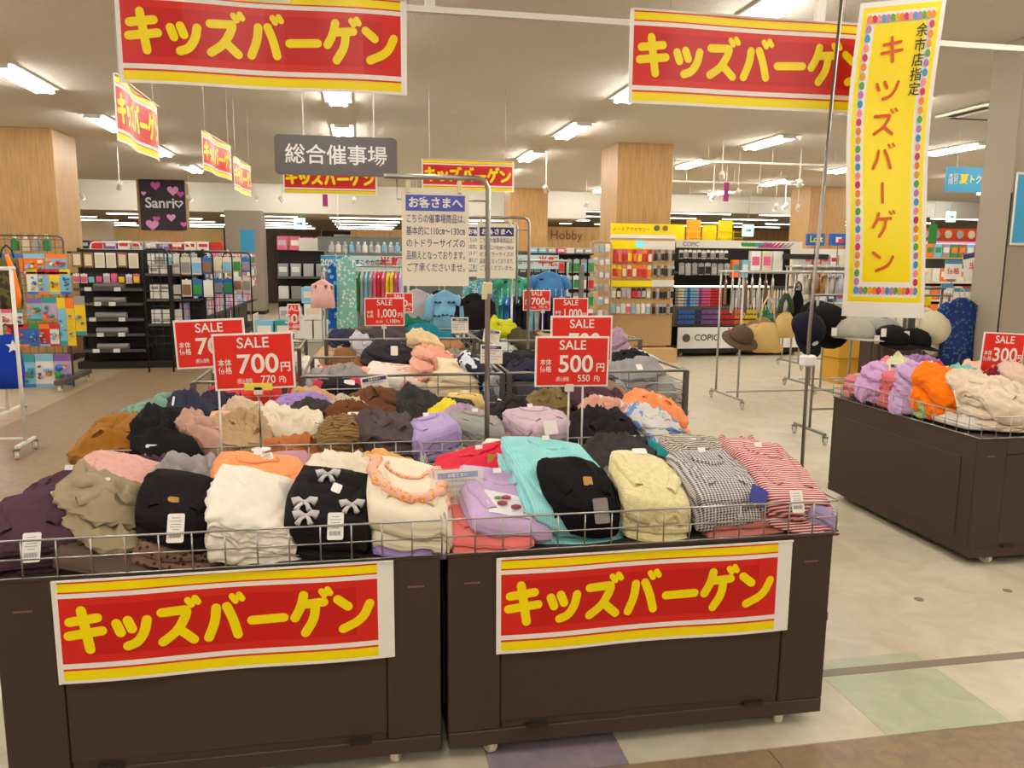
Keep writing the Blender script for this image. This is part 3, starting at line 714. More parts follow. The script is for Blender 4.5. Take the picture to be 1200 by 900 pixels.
def tagcard(parent, x, y, z, w_=.032, h_=.058, tilt=-.5, yaw_=0, m=None, lines=True, roll=0):
    """hanging price tag: card in local XZ plane, top at y,z"""
    m = m or tagc; mb = MB(); b = .004
    P = [(-w_ / 2, 0 - b), (-w_ / 2 + b, 0), (w_ / 2 - b, 0), (w_ / 2, -b), (w_ / 2, -h_ + b), (w_ / 2 - b, -h_), (-w_ / 2 + b, -h_), (-w_ / 2, -h_ + b)]
    mb.poly([(a, -.0008, c) for a, c in P][::-1] if False else [(a, -.0008, c) for a, c in reversed(P)]); mb.poly([(a, .0008, c) for a, c in P])
    for i in range(8):
        q, r_ = P[i], P[(i + 1) % 8]; mb.poly([(q[0], -.0008, q[1]), (r_[0], -.0008, r_[1]), (r_[0], .0008, r_[1]), (q[0], .0008, q[1])])
    if lines:
        for k, (a, wd) in enumerate([(.16, .5), (.27, .7), (.38, .6), (.47, .66), (.56, .4)]):
            mb.poly([(-w_ * wd / 2, -.0012, -h_ * a), (w_ * wd / 2, -.0012, -h_ * a), (w_ * wd / 2, -.0012, -h_ * a + .0016), (-w_ * wd / 2, -.0012, -h_ * a + .0016)], 1)
        for k in range(11):
            xx = -w_ * .36 + w_ * .72 * k / 11; mb.poly([(xx, -.0012, -h_ * .84), (xx + w_ * .035, -.0012, -h_ * .84), (xx + w_ * .035, -.0012, -h_ * .68), (xx, -.0012, -h_ * .68)], 1)
    o = mb.build('price_tag', [m, tagi], parent, (x, y, z), (tilt, roll, yaw_))
    return o
FM = {}
def fab(rgb, pat=None, rgb2=None, ps=60, fuzzy=False):
    key = 'fabric_%s_%s_%s' % ('-'.join(map(str, rgb)), pat, ps)
    return mat(key, rgb, .92, bump=.6 if fuzzy else .22, bscale=220 if fuzzy else 420, noise=.07 if not fuzzy else .12, nscale=60 if fuzzy else 14, spec=.12, sheen=0 if sum(rgb) < 260 else .08 if not fuzzy else .2, pat=pat, rgb2=rgb2, ps=ps)
def collar(o, surf, x, y, a, b, m, r=.006, label=None, full=False):
    pts = []
    for k in range(25):
        th = 2 * pi * k / 24 if full else radians(-200 + 220 * k / 24)
        px_, py_ = x + a * cos(th), y + b * sin(th); pts.append((px_, py_, surf(px_, py_) + r * .5))
    MB().tube(pts, r, 6).build('collar', m, o, smooth=True, label=label)
    MB().box(-.014, .014, -.001, .001, -.012, .006).build('neck_label', paper, o, (x, y + b * .82, surf(x, y + b * .8) + .012), (-.5, 0, 0))
def flap(o, sf, pts, hw=.03, th=.008, m=None, name='sleeve', nk=7):
    mb = MB(); P = [Vector(p) for p in pts]; Q = []
    for a, b in zip(P, P[1:]):
        for k in range(4): Q.append(a.lerp(b, k / 4))
    Q.append(P[-1]); n = len(Q)
    for i, p in enumerate(Q):
        t = (Q[min(i + 1, n - 1)] - Q[max(i - 1, 0)]).normalized(); pr = Vector((-t.y, t.x)); u = i / (n - 1); e = .75 + .25 * min(1, 6 * u, 6 * (1 - u))
        for k in range(nk):
            c = 2 * k / (nk - 1) - 1; q = p + pr * c * hw * e * (1 + .12 * sin(i * 1.9))
            mb.v.append((q.x, q.y, sf(p.x + pr.x * c * hw, p.y + pr.y * c * hw) * .5 + sf(p.x, p.y) * .5 + .001 + th * e * max(0, 1 - abs(c) ** 3) ** .5 + .002 * sin(k * 3 + i * 1.3)))
    for i in range(n - 1):
        for k in range(nk - 1): a = i * nk + k; mb.f.append((a, a + 1, a + nk + 1, a + nk)); mb.m.append(0)
    lo = len(mb.v)
    for i in range(n):
        for k in (0, nk - 1): v = mb.v[i * nk + k]; mb.v.append((v[0], v[1], v[2] - .01))
    for i in range(n - 1):
        a, b = i * nk, lo + 2 * i; mb.f.append((a, a + nk, b + 2, b)); a = i * nk + nk - 1; b += 1; mb.f.append((a + nk, a, b, b + 2)); mb.m += [0, 0]
    mb.f.append(tuple(list(range(nk)) + [lo + 1, lo])); mb.f.append(tuple(list(range((n - 1) * nk + nk - 1, (n - 1) * nk - 1, -1)) + [lo + 2 * n - 2, lo + 2 * n - 1])); mb.m += [0, 0]
    return mb.build(name, m, o, smooth=True)
def sticker_tag(o, surf, x, y, **k):
    tagcard(o, x, y, surf(x, y) + .012, **k)
Word = {1: [''], 2: ['lower', 'upper'], 3: ['bottom', 'middle', 'topmost'], 4: ['lowest', 'second from the bottom', 'third from the bottom', 'topmost']}
def mklabel(desc, where, word):
    if not word: c = ['%s, %s' % (desc, where)]
    else: c = ['%s, %s of its stack, %s' % (desc, word, where), '%s, %s in stack, %s' % (desc, word, where), '%s, %s, %s' % (desc, word, where)]
    for l in c:
        if len(l.split()) <= 16: return l
    return ' '.join(c[-1].split()[:16])
def stack(pile, name, cat, desc, where, px, Y, w_, d_, t_, n=1, rz=0, style='fold', m=None, layers=2, neck=None, tags=(), res=.011, X=None, jit=.008, trim=None):
    X = X if X is not None else at(px, 560, Y=Y).x; o = None; objs = []; jm = {'crum': 3.2, 'fold': 1.1, 'fleece': 1, 'ruf': .8}[style]
    for k in range(n):
        lab = mklabel(desc, where, Word[n][k])
        o, sf = cloth(pile, name, m, X + random.uniform(-jit, jit) * (n > 1) * jm, Y + random.uniform(-jit, jit) * (n > 1) * jm, w_ * random.uniform(.93, 1.05), d_ * random.uniform(.93, 1.05), t_, rz + random.uniform(-.04, .04) * (n > 1) * jm * 1.3, style, layers, res, neck if k == n - 1 else None)
        tag(o, lab, cat, desc + ' stack' if n > 1 else None); objs.append((o, sf))
    topq = res < .013 or random.random() < .5
    kind_ = cat in ('shirt', 'sweater', 'dress')
    if style in ('fold', 'fleece') and kind_ and w_ > .15 and topq:
        for s_ in (-1, 1):
            flap(o, sf, [(s_ * w_ * .40, d_ * .18), (s_ * w_ * .36, -d_ * .05), (s_ * w_ * (.18 + .1 * random.random()), -d_ * .33)], w_ * .085, .006 if style == 'fold' else .01, m)
        if not neck and style == 'fold' and name != 'floral_blouse' and name != 'tulle_dress': neck = (0, .2, w_ * .24, d_ * .15)
    elif style == 'crum' and w_ > .15 and topq:
        a_ = random.uniform(-.4, .4)
        for s_ in (-1, 1):
            flap(o, sf, [(s_ * w_ * .30, d_ * .30), (s_ * w_ * (.18 + a_ * .3), d_ * .02), (s_ * w_ * .1 + w_ * a_ * .6, -d_ * .2), (s_ * w_ * .22, -d_ * .36)], w_ * .09, .012, m, 'sleeve' if kind_ else 'trouser_leg')
    if neck: collar(o, sf, neck[0] * w_, neck[1] * d_, neck[2], neck[3], trim or m)
    for tg in tags:
        tx, ty, kw = tg
        if ty < -.3:
            kw = dict(kw, w_=kw.get('w_', .034) * 1.4, h_=kw.get('h_', .058) * 1.35, tilt=-.42); kw.pop('dz', 0)
            tagcard(o, tx * w_, -d_ * .47 - .006, sf(tx * w_, -d_ * .40) + .012, **kw)
            continue
        tagcard(o, tx * w_, ty * d_, sf(tx * w_, ty * d_) + kw.pop('dz', .012), **kw)
    return objs
T = dict
FT = dict(tilt=-.55)
# ---------------- front left wagon
TILT[0] = .30
P1 = Pile(-1.02, .21, 2.375, 3.24, .715, .60, cap=.89); P1.drop = .075
mix = [(70, 50, 60), (120, 110, 100), (210, 205, 195), (60, 60, 70), (170, 150, 120), (190, 150, 140), (90, 70, 60)]
def under(pile, x0, x1, y0, y1, t_, where, n=3, m2=2, res=.02):
    for i in range(n):
        for j in range(m2):
            c = mix[(i * 3 + j * 2 + len(where)) % 7]
            o, sf = cloth(pile, 'crumpled_garment', fab(c), x0 + (i + .5) * (x1 - x0) / n, y0 + (j + .5) * (y1 - y0) / m2, (x1 - x0) / n * 1.04, (y1 - y0) / m2 * 1.04, t_, 0, 'crum', 2, res)
            tag(o, 'crumpled garment mostly buried at the bottom of the %s' % where, 'garment', 'buried garments, %s' % where)
under(P1, -1.0, .19, 2.72, 3.22, .10, 'front left wagon pile', 4, 2)
plum = fab((78, 52, 66), fuzzy=True); F1 = 'front left wagon'
stack(P1, 'fleece_top', 'sweater', 'plum fleece top', 'at the far left end of the front left wagon', 45, 2.56, .33, .33, .05, 3, .06, 'fleece', plum, tags=[(.08, -.42, T(tilt=-.25, dz=.0, w_=.034, h_=.062)), (.1, .1, T(m=None, tilt=-1.3, yaw_=.5, lines=False, w_=.02, h_=.05))])
stack(P1, 'fleece_top', 'sweater', 'plum fleece top', 'behind the far left plum stack', 70, 2.90, .30, .32, .06, 2, -.1, 'fleece', plum, neck=(0, .1, .06, .05))
stack(P1, 'ribbed_sweater', 'sweater', 'dark plum ribbed sweater', 'behind the pink fleece, below the mustard trousers', 165, 3.08, .30, .26, .07, 2, .1, 'crum', plum)
stack(P1, 'fleece_top', 'sweater', 'pale pink fleece sweater with a raised corner', 'behind the khaki blouse', 145, 2.80, .33, .28, .065, 2, -.2, 'fleece', fab((226, 172, 158), fuzzy=True))
stack(P1, 'cotton_blouse', 'shirt', 'dark taupe cotton blouse', 'under the khaki blouse at the wagon front', 132, 2.52, .27, .29, .05, 1, 0, 'fold', fab((94, 78, 66)))
stack(P1, 'cotton_blouse', 'shirt', 'crumpled khaki cotton blouse', 'between the plum and black stacks at the wagon front', 130, 2.555, .26, .25, .045, 2, .1, 'crum', fab((158, 142, 112)), tags=[(.05, -.1, T(w_=.022, h_=.012, tilt=-.9, lines=False))])
stack(P1, 'folded_leggings', 'trousers', 'brown leopard print leggings', 'under the black fleece at the wagon front', 215, 2.52, .26, .28, .035, 2, 0, 'fold', fab((120, 92, 74), 'leopard', (60, 44, 38), 60))
stack(P1, 'fleece_top', 'sweater', 'black fleece top with kraft and white tags', 'left of the white ruffled blouses', 212, 2.53, .25, .29, .05, 2, -.05, 'fleece', fab((28, 24, 26), fuzzy=True), tags=[(-.02, -.22, T(m=kraft, tilt=-.55, w_=.032, h_=.04, lines=False, roll=.12)), (.09, -.42, T(tilt=-.2, w_=.034, h_=.062))])
stack(P1, 'ruffled_blouse', 'shirt', 'white ruffled blouse', 'at the front left wagon centre', 300, 2.53, .27, .31, .04, 4, .05, 'ruf', fab((238, 230, 214)))
whlace = fab((205, 200, 200)); blk = fab((30, 27, 29))
q = stack(P1, 'tulle_dress', 'dress', 'black top with grey tulle bows', 'right of the white ruffled blouses', 390, 2.53, .25, .29, .055, 3, -.1, 'fold', blk, tags=[(.12, -.34, T(tilt=-.35, w_=.034, h_=.06)), (.08, .0, T(tilt=-1.1, w_=.03, h_=.04, roll=.4, lines=False))])
def bow(o, sf, x, y, s=.035, m=None, lab='grey tulle bow'):
    z = sf(x, y) + .006; mb = MB()
    for d in (-1, 1):
        mb.tube([(x, y, z), (x + d * s * .5, y + s * .1, z + s * .25), (x + d * s, y, z + .003)], [s * .14, s * .3, s * .42], 8)
        mb.tube([(x, y, z), (x + d * s * .35, y - s * .5, z - .002), (x + d * s * .55, y - s * .95, z - .012)], [s * .1, s * .18, s * .26], 6)
    mb.lathe([(s * .12, -.006), (s * .2, 0), (s * .12, .008)], 8, (x, y, z)).build('bow', m or whlace, o, smooth=True, label=lab)
for (x, y) in ((-.07, -.1), (.07, -.08), (-.02, .05), (-.06, -.142)): bow(q[2][0], q[2][1], x, y)
lav = fab((160, 138, 196))
stack(P1, 'folded_tee', 'shirt', 'lavender long sleeve top', 'under the floral collar blouses at the wagon right end', 478, 2.52, .25, .28, .045, 1, 0, 'fold', lav)
flor = fab((240, 184, 160), 'floral', (240, 150, 40), 45)
q = stack(P1, 'floral_blouse', 'shirt', 'cream blouse with orange floral ruffle collar', 'at the front left wagon right end', 480, 2.53, .25, .32, .045, 3, -.04, 'fold', fab((232, 222, 196)))
for o_, sf_ in q:
    pts = []
    for k in range(26):
        th = radians(-215 + 250 * k / 25); rr_ = 1 + .07 * sin(k * 2.1); pts.append((.112 * cos(th) * rr_, .03 + .135 * sin(th) * rr_, sf_(.108 * cos(th), .03 + .13 * sin(th)) + .006))
    MB().tube(pts, [.016 + .004 * (k % 2) for k in range(26)], 6).build('floral_collar', flor, o_, smooth=True, label='pink ruffle collar with orange flowers')
    pts = [(.07 * cos(radians(-200 + 220 * k / 16)), .07 + .055 * sin(radians(-200 + 220 * k / 16)), sf_(.07 * cos(radians(-200 + 220 * k / 16)), .07 + .055 * sin(radians(-200 + 220 * k / 16))) + .004) for k in range(17)]
    MB().tube(pts, .006, 6).build('neckline', flor, o_, smooth=True)
# middle/back of front left wagon
stack(P1, 'folded_tee', 'shirt', 'heather grey long sleeve tee', 'between the pink fleece and the orange top', 232, 2.82, .22, .2, .06, 3, .3, 'crum', fab((150, 144, 142)))
stack(P1, 'denim_top', 'shirt', 'faded blue denim blouse', 'behind the grey tees in the front left wagon', 232, 3.02, .24, .22, .05, 1, -.2, 'crum', fab((92, 110, 146)))
stack(P1, 'white_tee', 'shirt', 'white crumpled tee with navy trim', 'on top of the denim blouse', 236, 3.02, .18, .16, .05, 1, .2, 'crum', fab((232, 228, 220)))
stack(P1, 'mauve_sweater', 'sweater', 'mauve sweatshirt with rolled neckline', 'behind the orange top', 318, 3.0, .30, .26, .06, 3, .12, 'fold', fab((178, 128, 142)), neck=(-.15, .05, .05, .04))
stack(P1, 'orange_top', 'shirt', 'apricot orange sweatshirt', 'behind the white ruffled blouses', 305, 2.80, .28, .24, .055, 3, .08, 'fold', fab((242, 158, 100)), tags=[(.1, .25, T(tilt=-1.0, w_=.04, h_=.035, roll=-.3))])
stack(P1, 'black_top', 'shirt', 'black camisole', 'under the cream blouse behind the tulle bow tops', 385, 2.86, .24, .2, .05, 1, .1, 'crum', blk)
stack(P1, 'cream_blouse', 'shirt', 'cream sleeveless blouse', 'laid over the black camisole', 405, 2.86, .24, .22, .045, 2, -.2, 'crum', fab((232, 220, 196)))
stack(P1, 'print_top', 'shirt', 'white top with green and orange print', 'at the back right of the front left wagon', 405, 3.05, .26, .2, .05, 2, .2, 'crum', fab((226, 224, 206), 'floral', (120, 180, 130), 30))
stack(P1, 'red_packet_top', 'shirt', 'small coral red folded top', 'behind the black camisole', 372, 3.08, .11, .1, .07, 2, .5, 'fold', fab((228, 88, 66), 'dots', (240, 210, 200), 90))
stack(P1, 'brown_knit', 'sweater', 'brown ribbed knit', 'at the back right corner of the front left wagon', 462, 3.12, .22, .16, .05, 1, .1, 'crum', fab((136, 86, 56)))
stack(P1, 'mustard_top', 'shirt', 'mustard yellow long sleeve tee', 'in front of the brown ribbed knit', 462, 2.98, .24, .18, .05, 2, -.1, 'crum', fab((222, 170, 92)))
stack(P1, 'green_top', 'shirt', 'soft green long sleeve tee', 'behind the floral collar blouses', 485, 2.86, .2, .14, .05, 1, .05, 'crum', fab((134, 168, 128)))
# ---------------- front centre wagon
P2 = Pile(.26, 1.54, 2.375, 3.24, .715, .60, cap=.89); P2.drop = .06
under(P2, .27, 1.53, 2.72, 3.22, .09, 'front centre wagon pile', 4, 2)
coral = fab((238, 128, 122)); F2 = 'front centre wagon'
stack(P2, 'folded_tee', 'shirt', 'coral pink long sleeve tee', 'under the lavender tees at the wagon left end', 570, 2.51, .27, .27, .035, 2, 0, 'fold', coral)
lv2 = fab((196, 168, 206))
q = stack(P2, 'print_tee', 'shirt', 'lavender tee with cherry photo print', 'at the front centre wagon left end', 588, 2.55, .28, .34, .04, 2, .02, 'fold', lv2, neck=(0, .26, .075, .055))
o_, sf_ = q[1]
mb = MB()
for i in range(6):
    for j in range(4):
        c = [(-.07 + .14 * (i + a) / 6, -.135 + .11 * (j + b) / 4) for a, b in ((0, 0), (1, 0), (1, 1), (0, 1))]; mb.poly([(x, y, sf_(x, y) + .004) for x, y in c])
mb.build('photo_print', fab((226, 224, 226)), o_, label='pale photo panel with cherries')
ch = mat('cherry_red', (150, 50, 66), .4)
for (x, y, r_) in ((.0, -.045, .017), (-.02, -.085, .018), (.025, -.09, .018), (.07, -.09, .014)): MB().lathe([(r_ * .4, 0), (r_, .002), (r_ * .9, .006), (r_ * .4, .009)], 14, (x, y, sf_(x, y) + .004)).build('cherry_print', ch, o_, smooth=True)
MB().lathe([(.006, 0), (.014, .004), (.004, .007)], 7, (-.028, -.058, sf_(-.028, -.058) + .005)).build('leaf_print', mat('leaf_green', (96, 140, 60), .6), o_)
turq = fab((124, 208, 210), 'gingham', (168, 226, 224), 110)
stack(P2, 'gingham_shirt', 'shirt', 'turquoise fine gingham dress shirt', 'at the left centre of the front centre wagon', 655, 2.66, .36, .52, .035, 4, .03, 'fold', turq, neck=(.02, .33, .075, .04))
stack(P2, 'fleece_top', 'sweater', 'black boucle sweater with kraft and grey tags', 'on top of the turquoise gingham shirts', 680, 2.50, .25, .26, .055, 2, .06, 'fleece', fab((20, 19, 22), fuzzy=True), tags=[(.08, -.12, T(m=kraft, tilt=-.7, w_=.032, h_=.042, lines=False, roll=.1)), (.1, -.36, T(m=greytag, tilt=-.25, w_=.036, h_=.06, lines=False))])
stack(P2, 'fleece_top', 'sweater', 'pale yellow fleece sweater', 'right of the black boucle sweaters', 760, 2.53, .25, .31, .05, 4, -.05, 'fleece', fab((238, 226, 170), fuzzy=True), tags=[(0, .4, T(tilt=-1.2, w_=.05, h_=.03, lines=False))])
stack(P2, 'folded_tee', 'shirt', 'pale lilac long sleeve top', 'tucked in the right end corner of the front centre wagon', 953, 2.47, .11, .15, .045, 2, .0, 'fold', fab((172, 156, 196)))
stack(P2, 'dusty_pink_top', 'shirt', 'dusty pink cotton top', 'under the black and white gingham shirts', 850, 2.55, .30, .33, .04, 2, .05, 'fold', fab((196, 122, 112)))
q = stack(P2, 'gingham_shirt', 'shirt', 'black and white small gingham shirt', 'between the pale yellow and red striped stacks', 835, 2.53, .26, .30, .045, 3, .1, 'fold', fab((54, 50, 62), 'gingham', (224, 220, 216), 85), tags=[(.35, -.38, T(m=bluetag, tilt=-.4, w_=.05, h_=.045, lines=False, roll=.5))])
rst = fab((158, 48, 62), 'stripe', (232, 204, 196), 62)
stack(P2, 'striped_tee', 'shirt', 'red and white striped tee', 'at the right end of the front centre wagon', 908, 2.60, .27, .42, .035, 4, .04, 'fold', rst, neck=(.0, .2, .07, .055), tags=[(-.1, -.42, T(tilt=-.15, w_=.032, h_=.056))])
stack(P2, 'striped_tee', 'shirt', 'red and white striped tee with bunched sleeves', 'at the back right of the front centre wagon', 885, 2.98, .30, .24, .05, 3, .1, 'crum', rst)
stack(P2, 'crimson_tee', 'shirt', 'crimson ribbed tee with kraft tag', 'behind the lavender cherry tees', 560, 2.92, .32, .22, .06, 3, -.05, 'fold', fab((218, 40, 66)), tags=[(.15, -.2, T(m=kraft, tilt=-.7, w_=.042, h_=.04, lines=False))])
stack(P2, 'white_shirt', 'shirt', 'white cotton shirt', 'behind the crimson tees', 615, 3.08, .32, .22, .06, 3, .1, 'fold', fab((236, 232, 222)), tags=[(-.3, .1, T(m=bluetag, tilt=-1.1, w_=.05, h_=.04, lines=False))])
stack(P2, 'black_blouse', 'shirt', 'washed black crumpled blouse', 'between the turquoise shirts and the monochrome striped shirts', 735, 3.0, .30, .36, .06, 3, .1, 'crum', fab((58, 54, 52)))
stack(P2, 'teal_top', 'shirt', 'deep teal top', 'left of the monochrome striped shirts', 775, 3.0, .10, .2, .1, 2, .1, 'fold', fab((30, 130, 134)))
bws = fab((44, 36, 36), 'stripe', (226, 216, 200), 62)
stack(P2, 'striped_shirt', 'shirt', 'brown-black and cream striped shirt with collar', 'behind the black and white gingham shirts', 815, 2.94, .27, .30, .05, 4, -.2, 'fold', bws, neck=(.02, .1, .06, .045), tags=[(.1, -.3, T(tilt=-.9, w_=.07, h_=.03, lines=False, roll=-.3))])
stack(P2, 'dusty_pink_top', 'shirt', 'dusty pink crumpled top', 'draped over the striped shirt', 805, 2.79, .13, .12, .05, 2, .2, 'crum', fab((196, 122, 112)))
stack(P2, 'yellow_black_top', 'shirt', 'bright yellow and black top', 'at the back edge behind the striped shirt', 815, 3.16, .30, .12, .07, 2, .0, 'crum', fab((240, 222, 40), 'camo', (30, 28, 30), 9))
stack(P2, 'lilac_sweater', 'sweater', 'pale lilac sweatshirt', 'between the striped shirt and the red striped tees', 862, 3.02, .16, .30, .06, 3, -.35, 'fold', fab((196, 176, 208)))
# ---------------- middle row, left
TILT[0] = .1
P3 = Pile(-1.05, .21, 3.46, 4.34, .715, .58, cap=.875)
under(P3, -1.03, .19, 3.5, 4.3, .06, 'middle left wagon pile', 4, 3, .025)
R2 = 'in the middle row left wagon'
def stk(P, name, cat, desc, where, px, Y, w_, d_, t_, n, rz, style, c, tags=(), pyr=510, **k):
    return stack(P, name, cat, desc, where, 0, Y, w_, d_, t_, n, rz, style, c if not isinstance(c, tuple) else fab(c), res=.0115, X=at(px, pyr, Y=Y).x, tags=tags, **k)
stk(P3, 'mustard_trousers', 'trousers', 'mustard brown corduroy trousers', 'spilling over the far left end of the middle row', 150, 3.62, .38, .30, .07, 3, .15, 'crum', (150, 100, 32))
stk(P3, 'cream_striped_tee', 'shirt', 'cream tee with brown stripes', 'between the mustard trousers and black knit', 185, 3.72, .18, .3, .08, 3, -.5, 'fold', fab((206, 182, 148), 'stripe', (70, 44, 36), 10))
stk(P3, 'sage_trousers', 'trousers', 'sage green cotton trousers', 'at the far back left of the middle row', 185, 4.2, .36, .22, .06, 3, .15, 'crum', (116, 152, 132), tags=[(.35, -.1, T(tilt=-.8, w_=.04, h_=.04, lines=False))])
stk(P3, 'navy_trousers', 'trousers', 'dark navy trousers with white drawstring', 'behind the black knit', 238, 4.1, .34, .26, .06, 3, -.05, 'crum', (48, 50, 66), tags=[(-.4, -.1, T(tilt=-.6, w_=.01, h_=.05, lines=False))])
stk(P3, 'grey_knit', 'sweater', 'pale taupe knit', 'behind the navy trousers', 238, 4.28, .24, .12, .06, 3, 0, 'crum', (158, 148, 140))
q = stk(P3, 'black_trousers', 'trousers', 'black corduroy trousers with large white tags', 'hanging over the front rail of the middle left wagon', 205, 3.58, .30, .34, .065, 4, .15, 'crum', fab((26, 24, 26)), tags=[(-.2, -.3, T(tilt=-.35, w_=.065, h_=.085, roll=-.1)), (-.18, -.32, T(tilt=-.4, w_=.06, h_=.08, roll=.12, lines=False))])
o_, _s = cloth(P3, 'black_trousers', fab((26, 24, 26)), at(200, 545, Y=3.40).x, 3.41, .26, .12, .2, .05, 'crum', 5, .014); o_.location.z -= .06
tag(o_, 'black trouser legs hanging down in front of the middle left rail', 'trousers')
stk(P3, 'beige_trousers', 'trousers', 'dusty beige trousers', 'behind the rail right of the black corduroy trousers', 245, 3.60, .20, .22, .05, 3, 0, 'crum', (184, 144, 126))
stk(P3, 'sand_trousers', 'trousers', 'sand cotton trousers with drawstring waist', 'below the front 700 yen sign', 290, 3.66, .24, .30, .06, 4, -.25, 'crum', (178, 150, 112))
stk(P3, 'peach_tee', 'shirt', 'small peach folded tee', 'beside the white sign pole in the middle row', 262, 3.85, .14, .16, .07, 3, .2, 'fold', (232, 172, 140))
stk(P3, 'brown_jacket', 'shirt', 'dark indigo knit with pink edge', 'directly below the 700 yen sign board', 275, 4.15, .30, .2, .07, 4, .05, 'crum', (50, 42, 56))
stk(P3, 'sand_hoodie', 'sweater', 'light sand hoodie', 'behind the 700 yen sign pole', 300, 3.95, .26, .2, .06, 4, .3, 'crum', (196, 174, 146))
stk(P3, 'lilac_knit', 'sweater', 'lilac purple knit', 'left of the camel trousers in the middle row', 362, 4.15, .32, .18, .06, 4, -.05, 'crum', (156, 128, 184))
stk(P3, 'camel_trousers', 'trousers', 'camel trousers with blue tag', 'at the back of the middle left wagon', 368, 4.30, .28, .14, .08, 4, .05, 'crum', (190, 152, 104), tags=[(-.3, .1, T(m=bluetag, tilt=-.5, w_=.06, h_=.06, lines=False))])
stk(P3, 'white_tee', 'shirt', 'cream white crumpled tee', 'in the middle of the middle left wagon', 350, 3.78, .34, .26, .055, 4, .1, 'crum', (228, 216, 190), tags=[(.3, .1, T(tilt=-.9, w_=.05, h_=.05, lines=False))])
stk(P3, 'grey_black_tee', 'shirt', 'grey tee with black sleeves', 'between the lilac knit and cream tee', 375, 3.98, .28, .16, .06, 4, -.2, 'crum', fab((60, 54, 54), 'camo', (160, 152, 142), 6))
stk(P3, 'brown_top', 'shirt', 'rust brown top', 'seen low through the middle left rail', 352, 3.52, .3, .12, .05, 2, 0, 'crum', (176, 104, 58))
stk(P3, 'gold_striped_tee', 'shirt', 'olive gold striped long sleeve tee', 'behind the rail left of the price cards', 400, 3.58, .20, .22, .05, 4, .1, 'crum', fab((138, 108, 66), 'stripe', (104, 80, 48), 40))
stk(P3, 'dark_brown_trousers', 'trousers', 'dark brown trousers', 'in the centre right of the middle left wagon', 432, 3.86, .34, .2, .06, 4, -.05, 'crum', (98, 58, 32))
stk(P3, 'leopard_top', 'shirt', 'cream and grey leopard print top', 'behind the dark brown trousers', 418, 4.06, .20, .18, .06, 4, .3, 'crum', fab((190, 176, 150), 'leopard', (110, 94, 78), 50))
stk(P3, 'brown_trousers', 'trousers', 'chocolate brown trousers', 'at the back right of the middle left wagon', 452, 4.22, .36, .18, .07, 4, -.1, 'crum', (100, 66, 44))
stk(P3, 'taupe_knit', 'sweater', 'dark taupe knit', 'at the front right corner of the middle left wagon', 462, 3.62, .28, .26, .06, 3, .1, 'crum', (84, 72, 74), tags=[(-.5, .2, T(tilt=-1.1, w_=.1, h_=.04, lines=False))])
stk(P3, 'charcoal_trousers', 'trousers', 'charcoal trousers', 'at the back right corner of the middle left wagon', 497, 4.12, .26, .3, .075, 4, .1, 'crum', (52, 50, 50))
# ---------------- middle row, right
P4 = Pile(.26, 1.46, 3.43, 4.34, .715, .58, cap=.865)
under(P4, .27, 1.45, 3.5, 4.3, .06, 'middle right wagon pile', 4, 3, .025)
stk(P4, 'lavender_tee', 'shirt', 'lavender sweatshirt', 'at the left end of the middle right wagon', 506, 3.58, .20, .26, .055, 4, .2, 'fold', (178, 156, 206))
stk(P4, 'grey_green_tee', 'shirt', 'grey-green long sleeve tee', 'left of the chrome sign pole', 556, 3.66, .26, .26, .045, 4, -.05, 'fold', (150, 148, 140))
stk(P4, 'mauve_tee', 'shirt', 'pale mauve sweatshirt', 'on top of the grey-green tees by the chrome pole', 548, 3.82, .24, .18, .05, 3, .15, 'crum', (172, 152, 168))
stk(P4, 'black_trousers', 'trousers', 'black folded trousers', 'on the yellow top behind the lavender sweatshirts', 533, 4.08, .20, .2, .06, 4, -.1, 'fold', (46, 42, 42))
stk(P4, 'yellow_top', 'shirt', 'bright yellow folded top', 'under the black folded trousers', 518, 3.96, .14, .12, .06, 3, .2, 'crum', (236, 210, 50))
stk(P4, 'pale_yellow_pack', 'shirt', 'pale yellow folded top', 'at the back left of the middle right wagon', 545, 4.28, .2, .12, .07, 4, 0, 'fold', (234, 204, 130))
stk(P4, 'black_print_tee', 'shirt', 'black tee with white letters', 'behind the pale lilac shirts', 600, 4.0, .24, .22, .06, 3, .1, 'crum', (48, 42, 44), tags=[(.0, .3, T(tilt=-.8, w_=.06, h_=.05, lines=False, roll=.4))])
stk(P4, 'lilac_shirt', 'shirt', 'pale lilac folded shirt', 'in the centre of the middle right wagon', 632, 3.70, .28, .32, .05, 5 if False else 4, .3, 'fold', (204, 178, 192), tags=[(-.1, -.4, T(tilt=-.3, w_=.05, h_=.05, lines=False))])
stk(P4, 'olive_trousers', 'trousers', 'olive khaki trousers', 'at the back centre of the middle right wagon', 645, 4.2, .24, .2, .07, 4, -.2, 'crum', (118, 100, 60))
stk(P4, 'plum_trousers', 'trousers', 'dark plum trousers', 'behind the 500 yen sign pole', 700, 4.18, .36, .24, .07, 4, .05, 'crum', (74, 50, 60))
stk(P4, 'pink_trousers', 'trousers', 'salmon pink trousers', 'right of the white sign poles', 715, 3.88, .32, .24, .065, 4, -.15, 'crum', (218, 160, 138), tags=[(-.1, .2, T(tilt=-.9, w_=.06, h_=.05, lines=False, roll=.3)), (0, -.2, T(tilt=-.9, w_=.05, h_=.05, lines=False, roll=-.5))])
stk(P4, 'black_tee', 'shirt', 'black crumpled tee', 'behind the rail under the salmon trousers', 705, 3.60, .32, .26, .055, 4, .1, 'crum', (38, 34, 36))
